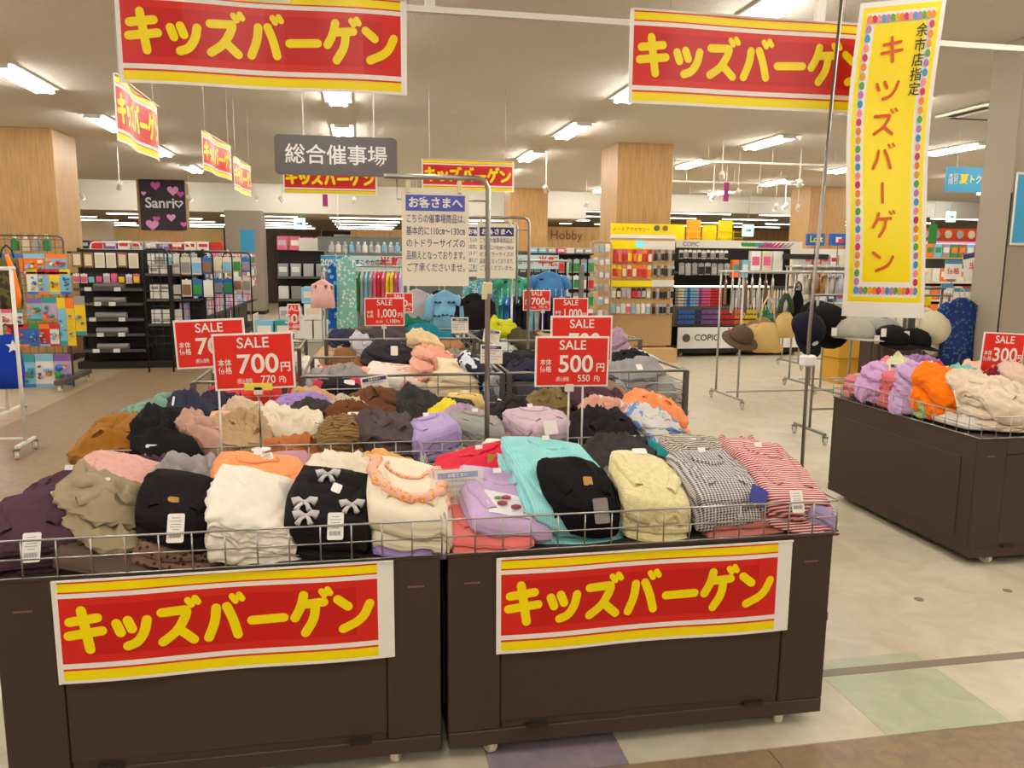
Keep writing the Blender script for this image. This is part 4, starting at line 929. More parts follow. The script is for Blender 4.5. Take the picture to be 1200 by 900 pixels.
stk(P4, 'blue_white_tee', 'shirt', 'white and sky blue tee', 'at the right end of the middle right wagon', 768, 3.64, .24, .30, .06, 5 if False else 4, .0, 'crum', fab((216, 214, 208), 'camo', (110, 150, 208), 7), tags=[(.0, .3, T(m=MC['print_blue'], tilt=-.9, w_=.03, h_=.03, lines=False))])
stk(P4, 'orange_hoodie', 'sweater', 'bright apricot hoodie', 'at the back right corner of the middle right wagon', 765, 4.02, .30, .28, .065, 4, -.1, 'crum', (244, 152, 96), tags=[(.1, -.1, T(tilt=-.5, w_=.05, h_=.075))])
stk(P4, 'taupe_top', 'shirt', 'taupe crumpled top', 'behind the apricot hoodies', 722, 4.30, .26, .12, .09, 4, .1, 'crum', (148, 120, 104))
TILT[0] = .14
# ================================================================== ROWS THREE AND FOUR
def pl(x0, x1, y0, y1, z0, cap, res=.018): return Pile(x0, x1, y0, y1, z0, z0, res, .2, cap)
def st3(P, name, cat, desc, where, px, py, Y, w_, d_, t_, n, rz, style, c, tags=(), res=.02):
    return stack(P, name, cat, desc, where, 0, Y, w_, d_, t_, n, rz, style, c if not isinstance(c, tuple) else fab(c), res=res, X=at(px, py, Y=Y).x, tags=tags)
P5 = pl(-.31, .77, 4.54, 5.38, .66, 1.11)
def fill(P, x0, x1, y0, y1, t_, n, where, cols, d2=2):
    for i in range(n):
        for j in range(d2):
            for l in range(2):
                c = cols[(i * d2 + j + l) % len(cols)]
                o, sf = cloth(P, 'folded_garment', fab(c), x0 + (i + .5) * (x1 - x0) / n, y0 + (j + .5) * (y1 - y0) / d2, (x1 - x0) / n * .98, (y1 - y0) / d2 * .98, t_, 0, 'fold', 4, .03)
                tag(o, 'folded garment behind the wires low in the %s' % where, 'garment', 'garments seen through the wires, %s' % where)
fill(P5, -.30, .10, 4.56, 5.36, .155, 2, 'third row left wagon', [(206, 60, 84), (200, 60, 90), (196, 70, 80)])
fill(P5, .11, .52, 4.56, 5.36, .155, 2, 'centre of the third row left wagon', [(232, 200, 176), (236, 220, 190), (226, 180, 160)])
fill(P5, .53, .76, 4.56, 5.36, .155, 1, 'right of the third row left wagon', [(60, 56, 66), (90, 96, 120)])
st3(P5, 'pink_top', 'shirt', 'peach pink sweatshirt', 'at the left of the third row', 405, 435, 4.9, .46, .4, .05, 2, .1, 'crum', (232, 164, 138))
st3(P5, 'grey_top', 'shirt', 'speckled grey long sleeve tee', 'over the peach tops, third row left', 395, 440, 4.72, .36, .22, .045, 2, .15, 'crum', (142, 138, 134))
st3(P5, 'black_shorts', 'trousers', 'black folded shorts', 'at the rail below the speckled grey tee', 400, 440, 4.60, .22, .12, .05, 1, 0, 'fold', (38, 36, 38), [(.2, 0, T(tilt=-.8, w_=.06, h_=.04, lines=False))])
st3(P5, 'white_print_tee', 'shirt', 'white graphic tee with small print', 'in the middle of the third row left', 468, 436, 4.75, .34, .34, .045, 3, 0, 'fold', fab((226, 214, 200), 'floral', (210, 170, 160), 9))
st3(P5, 'cream_tee', 'shirt', 'cream folded long sleeve tee', 'right end of the third row left wagon', 528, 436, 4.74, .30, .36, .05, 4, 0, 'fold', (238, 222, 186))
st3(P5, 'peach_small_tee', 'shirt', 'salmon crumpled tee', 'between the white and cream tees, third row', 497, 438, 4.7, .10, .2, .06, 3, .2, 'crum', (232, 170, 148))
st3(P5, 'navy_white_tee', 'shirt', 'navy and white crumpled tee', 'by the rail at the chrome pole, third row', 560, 436, 4.7, .2, .26, .06, 3, .2, 'crum', fab((46, 46, 60), 'camo', (206, 214, 224), 9))
st3(P5, 'brown_shorts', 'trousers', 'caramel brown shorts', 'behind the peach sweatshirts, third row', 430, 418, 5.2, .22, .16, .06, 2, .1, 'crum', (140, 90, 46))
st3(P5, 'charcoal_knit', 'sweater', 'charcoal black knit', 'under the small card behind the white tees', 466, 415, 5.2, .40, .26, .06, 4, -.05, 'crum', (50, 46, 52))
st3(P5, 'peach_hoodie', 'sweater', 'peach crumpled hoodie', 'at the back right of the third row left wagon', 520, 418, 5.1, .34, .3, .055, 4, .1, 'crum', (230, 160, 136))
st3(P5, 'olive_grey_knit', 'sweater', 'olive grey melange knit', 'on the peach hoodies, third row', 548, 415, 5.06, .26, .22, .05, 2, .1, 'crum', (128, 124, 112))
st3(P5, 'beige_yellow_knit', 'sweater', 'pale yellow beige knit', 'left of the peach hoodies, third row', 500, 408, 5.28, .2, .14, .08, 3, .3, 'crum', (222, 200, 152))
P6 = pl(.85, 1.9, 4.54, 5.38, .66, 1.09)
fill(P6, .86, 1.5, 4.56, 5.36, .15, 3, 'third row right wagon', [(60, 62, 72), (72, 70, 78), (50, 50, 56)])
fill(P6, 1.5, 1.88, 4.56, 5.36, .15, 2, 'right end of the third row right wagon', [(160, 160, 158), (176, 190, 196), (110, 150, 180)])
st3(P6, 'navy_denim', 'trousers', 'navy denim trousers', 'left end of the third row right wagon', 630, 428, 4.8, .40, .36, .06, 3, .1, 'crum', (44, 44, 62))
st3(P6, 'black_denim', 'trousers', 'black crumpled trousers', 'on the navy denim near the second sign stand', 608, 418, 5.1, .30, .26, .06, 4, .1, 'crum', (34, 32, 36))
st3(P6, 'yellow_flower', 'toy', 'small orange-yellow flower ornament', 'beside the card at the chrome sign pole', 588, 428, 4.62, .07, .06, .05, 1, .1, 'crum', (246, 170, 30))
st3(P6, 'brown_knit', 'sweater', 'dark brown knit', 'hidden behind the 500 yen sign, third row', 672, 428, 4.85, .36, .4, .07, 3, .1, 'crum', (84, 68, 60))
st3(P6, 'grey_knit', 'sweater', 'light grey crumpled knit', 'at the right end of the third row', 772, 433, 4.85, .34, .36, .06, 3, .0, 'crum', (168, 162, 156))
st3(P6, 'heather_knit', 'sweater', 'heather grey tee with tag', 'right of the 500 yen sign, third row', 742, 432, 4.72, .34, .3, .055, 3, .1, 'crum', (146, 144, 144), [(.0, -.2, T(tilt=-.8, w_=.04, h_=.05, lines=False))])
st3(P6, 'black_cap_tee', 'shirt', 'black crumpled tee', 'on the light grey knits at the right end', 738, 418, 5.0, .28, .2, .06, 3, .2, 'crum', (36, 34, 38))
st3(P6, 'cream_grey_tee', 'shirt', 'cream crumpled tee', 'behind the black tee at the right end', 745, 408, 5.26, .36, .2, .08, 4, .1, 'crum', (216, 206, 190))
st3(P6, 'lilac_small_tee', 'shirt', 'dusty lilac tee', 'just right of the rear red sale sign', 722, 402, 5.3, .16, .14, .1, 4, .1, 'crum', (168, 138, 158))
P7 = pl(-.25, .83, 6.17, 6.98, .70, 1.2, .022)
fill(P7, -.25, .83, 6.19, 6.98, .16, 3, 'fourth row left wagon', [(120, 140, 180), (150, 104, 60), (50, 48, 58), (90, 100, 130)])
Y4 = 6.4
for nm, cat, d, px, py, dy, w_, dd, t_, n, st_, c in [
    ('tan_hoodie', 'sweater', 'tan beige hoodie', 390, 390, 0, .26, .3, .06, 4, 'crum', (190, 160, 122)),
    ('navy_sweatpants', 'trousers', 'navy sweatpants', 412, 388, .1, .36, .4, .06, 4, 'crum', (38, 44, 68)),
    ('white_grey_shoe_bag', 'bag', 'white and grey striped bag', 433, 395, -.1, .26, .2, .05, 3, 'crum', (190, 190, 194)),
    ('brown_tee', 'shirt', 'olive brown tee', 428, 380, .4, .36, .3, .06, 4, 'crum', (90, 74, 54)),
    ('maroon_knit', 'sweater', 'maroon knit', 470, 385, .3, .30, .3, .07, 4, 'crum', (112, 32, 54)),
    ('charcoal_sweatshirt', 'sweater', 'charcoal grey sweatshirt', 462, 393, 0, .34, .34, .06, 4, 'crum', (70, 62, 64)),
    ('green_knit', 'sweater', 'emerald green knit', 492, 378, .45, .28, .26, .08, 4, 'crum', (20, 92, 70)),
    ('teal_knit', 'sweater', 'teal blue knit', 505, 385, .2, .34, .34, .065, 4, 'crum', (16, 104, 122))]:
    st3(P7, nm, cat, d, 'in the fourth row left wagon', px, py, Y4 + dy, w_, dd, t_, n, .1, st_, c, res=.03)
P8 = pl(.92, 2.18, 6.17, 6.98, .68, 1.16, .022)
fill(P8, .92, 2.18, 6.19, 6.98, .16, 4, 'fourth row right wagon', [(70, 70, 60), (100, 98, 84), (54, 52, 58), (180, 150, 120)])
for nm, cat, d, px, py, dy, w_, dd, t_, n, st_, c in [
    ('khaki_knit', 'sweater', 'khaki green knit', 565, 388, .1, .26, .3, .06, 3, 'crum', (140, 130, 92)),
    ('white_blue_tee', 'shirt', 'white tee with blue print', 592, 392, -.05, .28, .3, .05, 3, 'crum', (206, 210, 206)),
    ('lime_tee', 'shirt', 'lime yellow tee', 590, 385, .1, .24, .2, .08, 3, 'crum', (190, 190, 30)),
    ('olive_camo', 'trousers', 'olive camouflage trousers', 620, 388, .0, .34, .36, .07, 3, 'crum', (70, 62, 44)),
    ('sand_knit', 'sweater', 'sand brown knit', 650, 385, .2, .34, .36, .07, 3, 'crum', (176, 146, 98)),
    ('navy_tee', 'shirt', 'dark navy tee', 545, 382, .45, .34, .3, .07, 3, 'crum', (44, 52, 70)),
    ('black_jeans', 'trousers', 'black jeans', 575, 378, .5, .34, .3, .07, 3, 'crum', (34, 34, 40))]:
    st3(P8, nm, cat, d, 'in the fourth row right wagon', px, py, Y4 + dy, w_, dd, t_, n, .1, st_, c, res=.03)
P9 = pl(-.94, -.46, 5.92, 6.58, .72, 1.06, .022)
fill(P9, -.94, -.46, 5.92, 6.56, .12, 1, 'small left bin', [(196, 50, 40), (200, 180, 170)])
st3(P9, 'white_plush', 'toy', 'white and orange plush items', 'in the small bin left of the fourth row', 357, 395, 6.2, .30, .3, .06, 3, .1, 'crum', (224, 216, 206), res=.03)
P10 = pl(-.94, -.46, 4.77, 5.38, .6, .97, .022)
fill(P10, -.94, -.46, 4.78, 5.38, .15, 1, 'red bin behind the 700 yen sign', [(190, 36, 34), (200, 40, 36)])
st3(P10, 'red_socks', 'clothing', 'bright red folded clothes', 'behind the 700 yen sign', 330, 455, 5.0, .40, .4, .06, 3, .1, 'crum', (186, 34, 34), res=.03)
# ---- right-hand wagon clothes
P11 = Pile(3.18, 4.18, 3.6, 4.9, .715, .69, .015, .2, .95)
under(P11, 3.2, 4.15, 3.7, 4.88, .07, 'right wagon pile', 3, 3, .03)
def str_(nm, cat, d, where, px, py, Y, w_, d_, t_, n, rz, st_, c, tags=(), ):
    return stack(P11, nm, cat, d, where, 0, Y, w_, d_, t_, n, rz, st_, fab(c) if isinstance(c, tuple) and isinstance(c[0], int) else c, res=.0125, X=max(3.19 + w_ / 2, at(px, py, Y=Y).x), tags=tags)
str_('pink_packet', 'clothing', 'pink and green clear-wrapped clothes', 'at the far left corner of the right wagon', 998, 462, 4.80, .16, .16, .05, 3, 0, 'fold', fab((204, 120, 124), 'camo', (170, 180, 120), 12))
str_('lavender_vest', 'shirt', 'lavender sleeveless top standing on edge', 'near the left end of the right wagon', 1018, 455, 4.62, .22, .22, .06, 4, .3, 'crum', (204, 160, 206))
str_('rose_blouse', 'shirt', 'dusty rose ruffled blouse', 'at the left rail of the right wagon', 1036, 465, 4.40, .24, .2, .05, 4, .2, 'ruf', (214, 112, 120))
str_('lilac_tee', 'shirt', 'pale lilac tee', 'left of the orange trousers in the right wagon', 1070, 455, 4.28, .28, .26, .05, 4, .1, 'crum', (196, 164, 208))
str_('lime_tee', 'shirt', 'light green tee', 'under the pale lilac tees, by the rail', 1068, 475, 4.10, .2, .16, .05, 3, .1, 'crum', (162, 196, 124))
str_('orange_trousers', 'trousers', 'bright orange trousers with a tag', 'at the middle of the right wagon', 1102, 465, 4.05, .30, .34, .06, 4, .15, 'crum', (250, 124, 10), [(-.2, -.45, T(tilt=-.3, w_=.05, h_=.07, lines=False))])
skt = fab((224, 206, 180), 'camo', (214, 192, 168), 14)
str_('cream_print_tee', 'shirt', 'large cream tee with faint sketch print', 'at the near corner of the right wagon', 1165, 475, 3.86, .50, .44, .045, 4, .15, 'crum', skt)
for nm, d, px, py, Y, c in [('pink_tee', 'rose pink tee', 1048, 440, 4.75, (236, 120, 140)), ('pale_green_tee', 'pale green and pink tee', 1062, 446, 4.6, (206, 206, 160)), ('red_tee', 'bright red tee', 1090, 440, 4.75, (226, 50, 46)),
                     ('cream_tee', 'ivory tee', 1100, 444, 4.45, (226, 206, 176)), ('aqua_tee', 'aqua tee', 1132, 450, 4.30, (120, 190, 180)), ('burgundy_tee', 'burgundy tee', 1172, 448, 4.35, (120, 24, 44)),
                     ('peach_tee', 'peach patterned tee', 1148, 447, 4.55, (232, 180, 160)), ('white_red_tee', 'white and red tee', 1195, 446, 4.3, (220, 190, 170)), ('purple_tee', 'purple printed tee', 1080, 436, 4.85, (150, 110, 170))]:
    str_(nm, 'shirt', d, 'in the jumble at the back of the right wagon', px, py, Y, .24, .2, .055, 4, .2, 'crum', c)
# ================================================================== SIGNS AND STANDS
def price_sign(label, px0, px1, py0, py1, Y, price, tax, pole_px=None, pole_z=.72, tilt=0., full=True, clip=None, polec=None):
    a, b = at(px0, (py0 + py1) / 2, Y=Y), at(px1, (py0 + py1) / 2, Y=Y); t_, b_ = at((px0 + px1) / 2, py0, Y=Y), at((px0 + px1) / 2, py1, Y=Y)
    W_, H_ = abs(b.x - a.x), abs(t_.z - b_.z)
    t = thing('price_sign', label, 'sign', ((a.x + b.x) / 2, Y, (t_.z + b_.z) / 2))
    r = ob('sign_board', MB().box(-W_ / 2, W_ / 2, -.004, .004, -H_ / 2, H_ / 2, bev=.001).mesh('sign_board', paper), t, (0, 0, 0), (0, -tilt, 0))
    MB().box(-W_ / 2 + .008, W_ / 2 - .008, -.0055, -.003, -H_ / 2 + .008, H_ / 2 - .008).build('red_print', salered, r)
    def tx(s, size, x, z, m=paper, bold=.02, xs=1): text(s, size * H_, r, (x * W_, -.007, z * H_), m, bold, xs)
    tx('SALE', .26, 0, .32, bold=.012); big = len(price) > 4
    tx(price, .47 if not big else .40, .045, -.06, bold=.018, xs=1.02 if not big else .80); tx('円', .19, .385, -.125, bold=.02)
    tx('本体\n価格', .135, -.36, -.085, bold=.012, xs=.85)
    tx('(税込価格', .1, -.13, -.35, bold=.006, xs=.62); tx(tax, .19, .16, -.335, bold=.012, xs=.9); tx('円)', .12, .34, -.345, bold=.02, xs=.8)
    if pole_px:
        p = at(pole_px, py1, Y=Y); x = p.x - t.location.x
        MB().tube([(x, .006, -H_ / 2 - .0), (x, .006, pole_z - t.location.z)], .0045, 6).build('pole', polec or whitemetal, t, smooth=True)
        MB().box(x - .018, x + .018, -.012, .012, -H_ / 2 - .022, -H_ / 2 + .012, bev=.003).build('sign_clip', clip or whitemetal, t)
        if pole_z < 1.0: MB().lathe([(.04, 0), (.04, .004), (.01, .01)], 12, (x, .006, pole_z - t.location.z)).build('base', white, t)
    return t
ps1 = price_sign('red 700 yen sale sign at the front left with a yellow clip', 250, 345, 390, 456, 3.35, '700', '770', 303, .82, .03, polec=steel)
p_ = at(303, 452, Y=3.35); MB().box(-.055, .055, -.012, -.004, -.018, .012, bev=.002).build('yellow_clip', mat('clip_yellow', (236, 220, 90), .5), ps1, (p_.x - ps1.location.x, 0, p_.z - ps1.location.z), label='pale yellow clip')
ps2 = price_sign('red sale sign half hidden behind the front 700 yen sign', 205, 288, 374, 431, 3.38, '700', '770', 255, .6, .04)
price_sign('red 500 yen sale sign in the front centre', 627, 713, 394, 453, 3.35, '500', '550', 667, .72, -.01)
price_sign('red sale sign just behind the 500 yen sign', 645, 717, 370, 424, 3.42, '700', '770', 684, .72, .0)
price_sign('red 1,000 yen sale sign at the centre left', 427, 474, 349, 382, 6.1, '1,000', '1,100', 450, .95, .0)
price_sign('red sale sign peeking out behind the 1,000 yen sign', 452, 484, 343, 366, 7.6, '700', '770', 468, .01)
price_sign('small red 700 yen sign by the green and blue shirts', 613, 645, 340, 364, 7.2, '700', '770', 636, .01)
price_sign('red 1,000 yen sign behind the 500 yen sign', 648, 689, 349, 382, 6.15, '1,000', '1,100', 670, .95)
price_sign('narrow red sale sign seen obliquely left of the 1,000 yen sign', 337, 352, 356, 388, 6.6, '500', '550', 345, .95)
price_sign('red 300 yen sale sign in front of the grey pillar', 1150, 1199, 390, 437, 4.45, '300', '330', 1173, .8, -.05)
# notice stands
def notice(t, x0, x1, z0, z1, y, lines, title='お客さまへ', tm=None, par=None, s=1):
    W_, H_ = x1 - x0, z1 - z0
    b = ob('notice_board', MB().box(-W_ / 2, W_ / 2, -.003, .003, -H_ / 2, H_ / 2).mesh('notice_board', mat('notice_paper', (240, 232, 212), .5)), t, ((x0 + x1) / 2, y, (z0 + z1) / 2))
    MB().box(-W_ * .44, W_ * .44, -.0045, -.002, H_ * .27, H_ * .43).build('title_band', tm or blueprint, b)
    text(title, H_ * .115, b, (0, -.006, H_ * .345), paper, .03, fit=W_ * .8)
    n = len(lines)
    for i, l in enumerate(lines):
        text(l, H_ * .098, b, (-W_ * .44, -.005, H_ * (.185 - .142 * i * 4.4 / max(n, 4))), inkgrey, .004, xs=.95, align='LEFT', fit=W_ * .88)
    return b
L1 = ['こちらの催事場商品は、', '基本的に110㎝〜130㎝', 'のトドラーサイズの', '品揃えとなっております。', 'ご了承くださいませ。']
def stand(label, X, Y, ztop, xl, board, title_m, r=.011):
    t = thing('notice_stand', label, 'sign stand', (X, Y, 0))
    MB().tube([(0, 0, .02), (0, 0, ztop - .04), (-.012, 0, ztop - .012), (-.04, 0, ztop), (xl - X, 0, ztop)], r, 10).build('pole', chrome, t, smooth=True)
    MB().tube([(-.0, 0, ztop - .09), (xl - X + .05, 0, ztop - .09), (xl - X + .05, 0, ztop - .004)], r * .35, 6).build('crossbar', chrome, t, smooth=True)
    MB().lathe([(.14, 0), (.14, .012), (.03, .025), (.02, .05)], 16).build('base', greymetal, t)
    b = notice(t, board[0] - X, board[1] - X, board[2], board[3], -.016, L1, tm=title_m)
    for k in (.1, .86):
        x = board[0] - X + (board[1] - board[0]) * k
        MB().box(x - .008, x + .008, -.028, .008, board[3] - .02, board[3] + .03, bev=.002).build('clip', mat('clip_beige', (220, 214, 170), .5), t)
    return t
sA = stand('tall chrome stand with a large notice to customers, front centre', .517, 3.335, 1.93, .096, (.163, .435, 1.494, 1.885), blueprint)
MB().box(-.018, .018, -.02, .02, 1.46, 1.51, bev=.004).box(-.026, -.006, -.026, -.01, 1.44, 1.50).build('clip', mat('clip_beige', (0, 0, 0)), sA)
sB = stand('second chrome notice stand, behind the 500 yen sign', 1.24, 5.98, 1.915, .62, (.845, 1.135, 1.467, 1.87), navyprint)
p_ = at(553, 262, Y=8.2); q_ = at(553, 322, Y=8.2)
sC = stand('third notice stand, almost hidden behind the second', at(612, 262, Y=8.2).x - .05, 8.2, 1.98, at(560, 262, Y=8.2).x - .3, (at(545, 262, Y=8.2).x, at(545, 262, Y=8.2).x + .3, q_.z - .02, p_.z), navyprint)
def card(label, px, py, Y, w_, h_, rot=0, lines=None, z_base=None, holder=True, tm=None):
    p = at(px, py, Y=Y); t = thing('notice_card', label, 'sign', (p.x, Y, p.z))
    b = notice(t, -w_ / 2, w_ / 2, -h_ / 2, h_ / 2, 0, lines or ['こちらの催事場商品は、', '不良品以外の返品、', '交換は承っておりません。', 'ご了承くださいませ。'], tm=tm or navyprint); b.rotation_euler = (-.12, rot, 0)
    if holder: MB().tube([(0, .006, -h_ / 2), (0, .006, -h_ / 2 - .1)], .004, 5).box(-.012, .012, -.006, .012, -h_ / 2 - .01, -h_ / 2 + .015).build('holder', clear, t)
    return t
cA = card('clear-covered notice card clipped between the two front wagons', 537, 571, 2.56, .152, .118, -.04, tm=blueprint)
MB().box(-.082, .082, -.009, -.006, -.07, .066).build('sleeve', clear, cA); MB().box(-.014, .014, -.012, .012, -.15, -.065, bev=.003).build('clamp', clear, cA); MB().lathe([(.03, 0), (.03, .03), (.008, .035), (.008, .07)], 12, (0, .0, -.24)).build('base', clear, cA)
card('tilted notice card on the rail of the third row, left', 440, 453, 4.48, .15, .12, -.15)
card('notice card behind the chrome sign pole, third row', 576, 415, 4.6, .13, .11, .03)
card('notice card in front of the light blue sweatshirt', 539, 381, 6.1, .13, .12, 0)
card('tilted clear notice card at the left of the fourth row rail', 576, 394, 6.12, .13, .1, .15)
card('notice card standing in the right wagon', 1052, 437, 4.55, .13, .115, .12)
# white price label on the rail
for px, py, Y, l in ((444, 449, 4.5, 'small blank price card on the third row rail'), (462, 411, 5.1, 'small white price card among the charcoal knits')):
    p = at(px, py, Y=Y); o = tag(ob('price_card', None, None, p), l, 'card'); tagcard(o, 0, 0, .03, w_=.045, h_=.06, tilt=-.1, lines=False)
# ================================================================== BACKGROUND FIXTURES
def gondola(name, label, x0, x1, Y, depth, h, shelves, m, back=None, header=None, cat='shelf'):
    t = thing(name, label, cat, ((x0 + x1) / 2, Y, 0)); a = (x1 - x0) / 2
    MB().box(-a, a, depth - .03, depth, 0, h).build('back_panel', back or m, t)
    MB().box(-a, a, 0, depth, 0, .1).build('base', m, t)
    for sx in (-1, 1): MB().box(sx * a - .015, sx * a + .015, depth - .06, depth + .01, 0, h + .02).build('upright', m, t)
    for z in shelves:
        MB().box(-a + .01, a - .01, .02, depth - .03, z, z + .02).build('shelf', m, t)
        MB().box(-a + .01, a - .01, .005, .02, z - .012, z + .028).build('price_rail', greymetal if m is black else whitemetal, t)
    return t
CN = {'white': (232, 230, 224), 'grey': (150, 148, 146), 'black': (36, 34, 38), 'pink': (222, 96, 140), 'blue': (50, 110, 190), 'light blue': (130, 190, 220), 'yellow': (236, 200, 40), 'red': (200, 44, 44), 'green': (50, 140, 70), 'orange': (240, 120, 40), 'purple': (130, 90, 160), 'teal': (50, 150, 150), 'brown': (140, 100, 66), 'cream': (226, 214, 184), 'lilac': (190, 170, 210), 'navy': (44, 50, 96), 'silver': (176, 178, 180)}
def cm_(c): return mat('goods_' + c.replace(' ', '_'), CN[c], .45)
PK = {}
def pack(kind, c, w_, h_, d_, c2='white'):
    """shared meshes for goods: hanging card pack, box, bottle, tube, bag"""
    key = (kind, c, c2, round(w_, 3), round(h_, 3)) + ((random.randint(0, 4),) if kind == 'toy' else ())
    if key in PK: return PK[key]
    mb = MB(); ms = [cm_(c), cm_(c2), clear]
    if kind == 'pack':
        mb.box(-w_ / 2, w_ / 2, -.002, .002, -h_, 0, 1); mb.box(-w_ * .44, w_ * .44, -.02, -.002, -h_ * .9, -h_ * .28, 0, bev=.004); mb.box(-w_ * .12, w_ * .12, -.004, .003, -h_ * .12, h_ * .06, 1)
    elif kind == 'toy':
        rr_ = random.Random(len(PK)); ms = [cm_(c), cm_(c2)] + [cm_(rr_.choice(['red', 'yellow', 'green', 'blue', 'orange', 'pink', 'purple', 'white', 'teal', 'light blue'])) for _ in range(5)]
        mb.box(-w_ / 2, w_ / 2, -.002, .002, -h_, 0, 1); mb.box(-w_ / 2, w_ / 2, -.006, -.002, -h_ * .22, 0, 0); mb.box(-w_ / 2, w_ / 2, -.006, -.002, -h_, -h_ * .9, 2)
        for k in range(7):
            x_, z_, a_ = rr_.uniform(-.36, .36) * w_, -h_ * rr_.uniform(.32, .82), w_ * rr_.uniform(.08, .15)
            if k % 2: mb.lathe([(a_ * .5, 0), (a_, .01), (a_ * .9, .03), (a_ * .3, .045)], 8, M=Matrix.Translation((x_, -.002, z_)) @ Matrix.Rotation(pi / 2, 4, 'X'), mi=2 + k % 5)
            else: mb.box(x_ - a_, x_ + a_, -.035, -.002, z_ - a_ * .7, z_ + a_ * .7, 2 + k % 5, bev=.004)
    elif kind == 'box':
        mb.box(-w_ / 2, w_ / 2, 0, d_, 0, h_, 0, bev=.003); mb.box(-w_ * .38, w_ * .38, -.001, .001, h_ * .35, h_ * .75, 1)
    elif kind == 'bottle':
        mb.lathe([(w_ * .42, 0), (w_ * .5, h_ * .05), (w_ * .5, h_ * .6), (w_ * .2, h_ * .76)], 8, (0, d_ / 2, 0), 0); mb.lathe([(w_ * .22, h_ * .76), (w_ * .22, h_ * .97), (w_ * .15, h_)], 8, (0, d_ / 2, 0), 1)
    elif kind == 'roll':
        mb.tube([(-w_ / 2, d_ / 2, h_ / 2), (w_ / 2, d_ / 2, h_ / 2)], h_ / 2, 8, 0)
    elif kind == 'frame':
        mb.box(-w_ / 2, w_ / 2, -.012, 0, -h_, 0, 0, bev=.003); mb.box(-w_ * .36, w_ * .36, -.014, -.011, -h_ * .87, -h_ * .13, 1)
    elif kind == 'pens':
        for k in range(4): x = -w_ / 2 + w_ * (k + .5) / 4; mb.box(x - w_ * .1, x + w_ * .1, 0, d_, 0, h_ * (.9 + .1 * (k % 2)), k % 2 == 3)
    me = mb.mesh(kind, ms); PK[key] = me; return me
NG = [0]
ORDN = ORD + ['twelfth', 'thirteenth', 'fourteenth', 'fifteenth', 'sixteenth', 'seventeenth', 'eighteenth', 'nineteenth', 'twentieth'] + ['%s' % a for a in 'twenty-first twenty-second twenty-third twenty-fourth twenty-fifth twenty-sixth twenty-seventh twenty-eighth twenty-ninth thirtieth'.split()]
def goods(kind, name, cat, desc, c, x, y, z, w_, h_, d_=.08, c2='white', rz=0, group=None):
    o = ob(name, pack(kind, c, w_, h_, d_, c2), None, (x, y, z), (0, 0, rz)); tag(o, desc, cat, group); return o
def row(kind, name, cat, what, where, cols, x0, x1, y, z, w_, h_, d_=.08, c2=('white',), gap=.01, rz=0, axis='x', step=None, skip=0):
    n = max(1, int((x1 - x0) / (step or (w_ + gap))))
    for i in range(n):
        if skip and random.random() < skip: continue
        c = cols[i % len(cols)] if len(cols) < 4 else random.choice(cols); cc = random.choice(c2); u = x0 + (i + .5) * (x1 - x0) / n
        jj = random.uniform(-.006, .006)
        X_, Y_ = (u, y) if axis == 'x' else (y, u)
        lab_ = '%s %s, %s' % (c, what, where); l2_ = lab_ + (', %s from left' if axis == 'x' else ', %s from the near end') % ORDN[min(i, 29)]
        if len(l2_.split()) <= 16: lab_ = l2_
        goods(kind, name, cat, lab_, c, X_, Y_, z + jj * (kind in ('pack', 'frame')), w_, h_, d_, cc, rz, '%s, %s' % (what, where))
# ---- black stationery gondola on the left
gl = [at(82, 300, Y=12.35).x, at(165, 300, Y=12.35).x]; zt = at(120, 292, Y=12.35).z
g1 = gondola('shelf_unit', 'tall black shelf unit behind the toy rack with frames and poster rolls', gl[0], gl[1], 12.35, .4, zt, [.25, .48, .7, .92, 1.13], black)
W8 = 'on the tall black shelf at the left'
row('frame', 'photo_frame', 'frame', 'photo frame', W8, ['brown', 'white', 'brown', 'white', 'brown', 'white'][:6], gl[0] + .02, gl[1] - .02, 12.33, at(120, 296, Y=12.33).z, .13, .21, c2=('cream',))
row('pack', 'craft_pack', 'pack', 'small hanging pack', W8, ['pink', 'pink', 'pink', 'lilac', 'yellow', 'yellow', 'light blue'], gl[0] + .02, gl[1] - .02, 12.33, at(120, 321, Y=12.33).z, .085, .13, c2=('black', 'pink', 'white'))
for z in (.27, .5, .72, .94, 1.15):
    row('roll', 'poster_roll', 'roll', 'wrapped paper roll', W8 + ', %s' % {.27: 'lowest shelf', .5: 'second shelf', .72: 'third shelf', .94: 'fourth shelf', 1.15: 'top shelf'}[z], ['grey', 'brown', 'grey'], gl[0] + .05, gl[1] - .05, 12.4, z, .42, .09)
    for q in (.3, .7 if z > 1 else .62): goods('box', 'shelf_label', 'label', '%s white price label, %s rail of the tall black poster shelf' % ('left' if q == .3 else 'right', {.27: 'lowest', .5: 'second', .72: 'third', .94: 'fourth', 1.15: 'top'}[z]), 'white', gl[0] + (gl[1] - gl[0]) * (q + random.uniform(-.1, .1)), 12.345, z - .035, .09, .055, .003, group='price labels ' + W8)
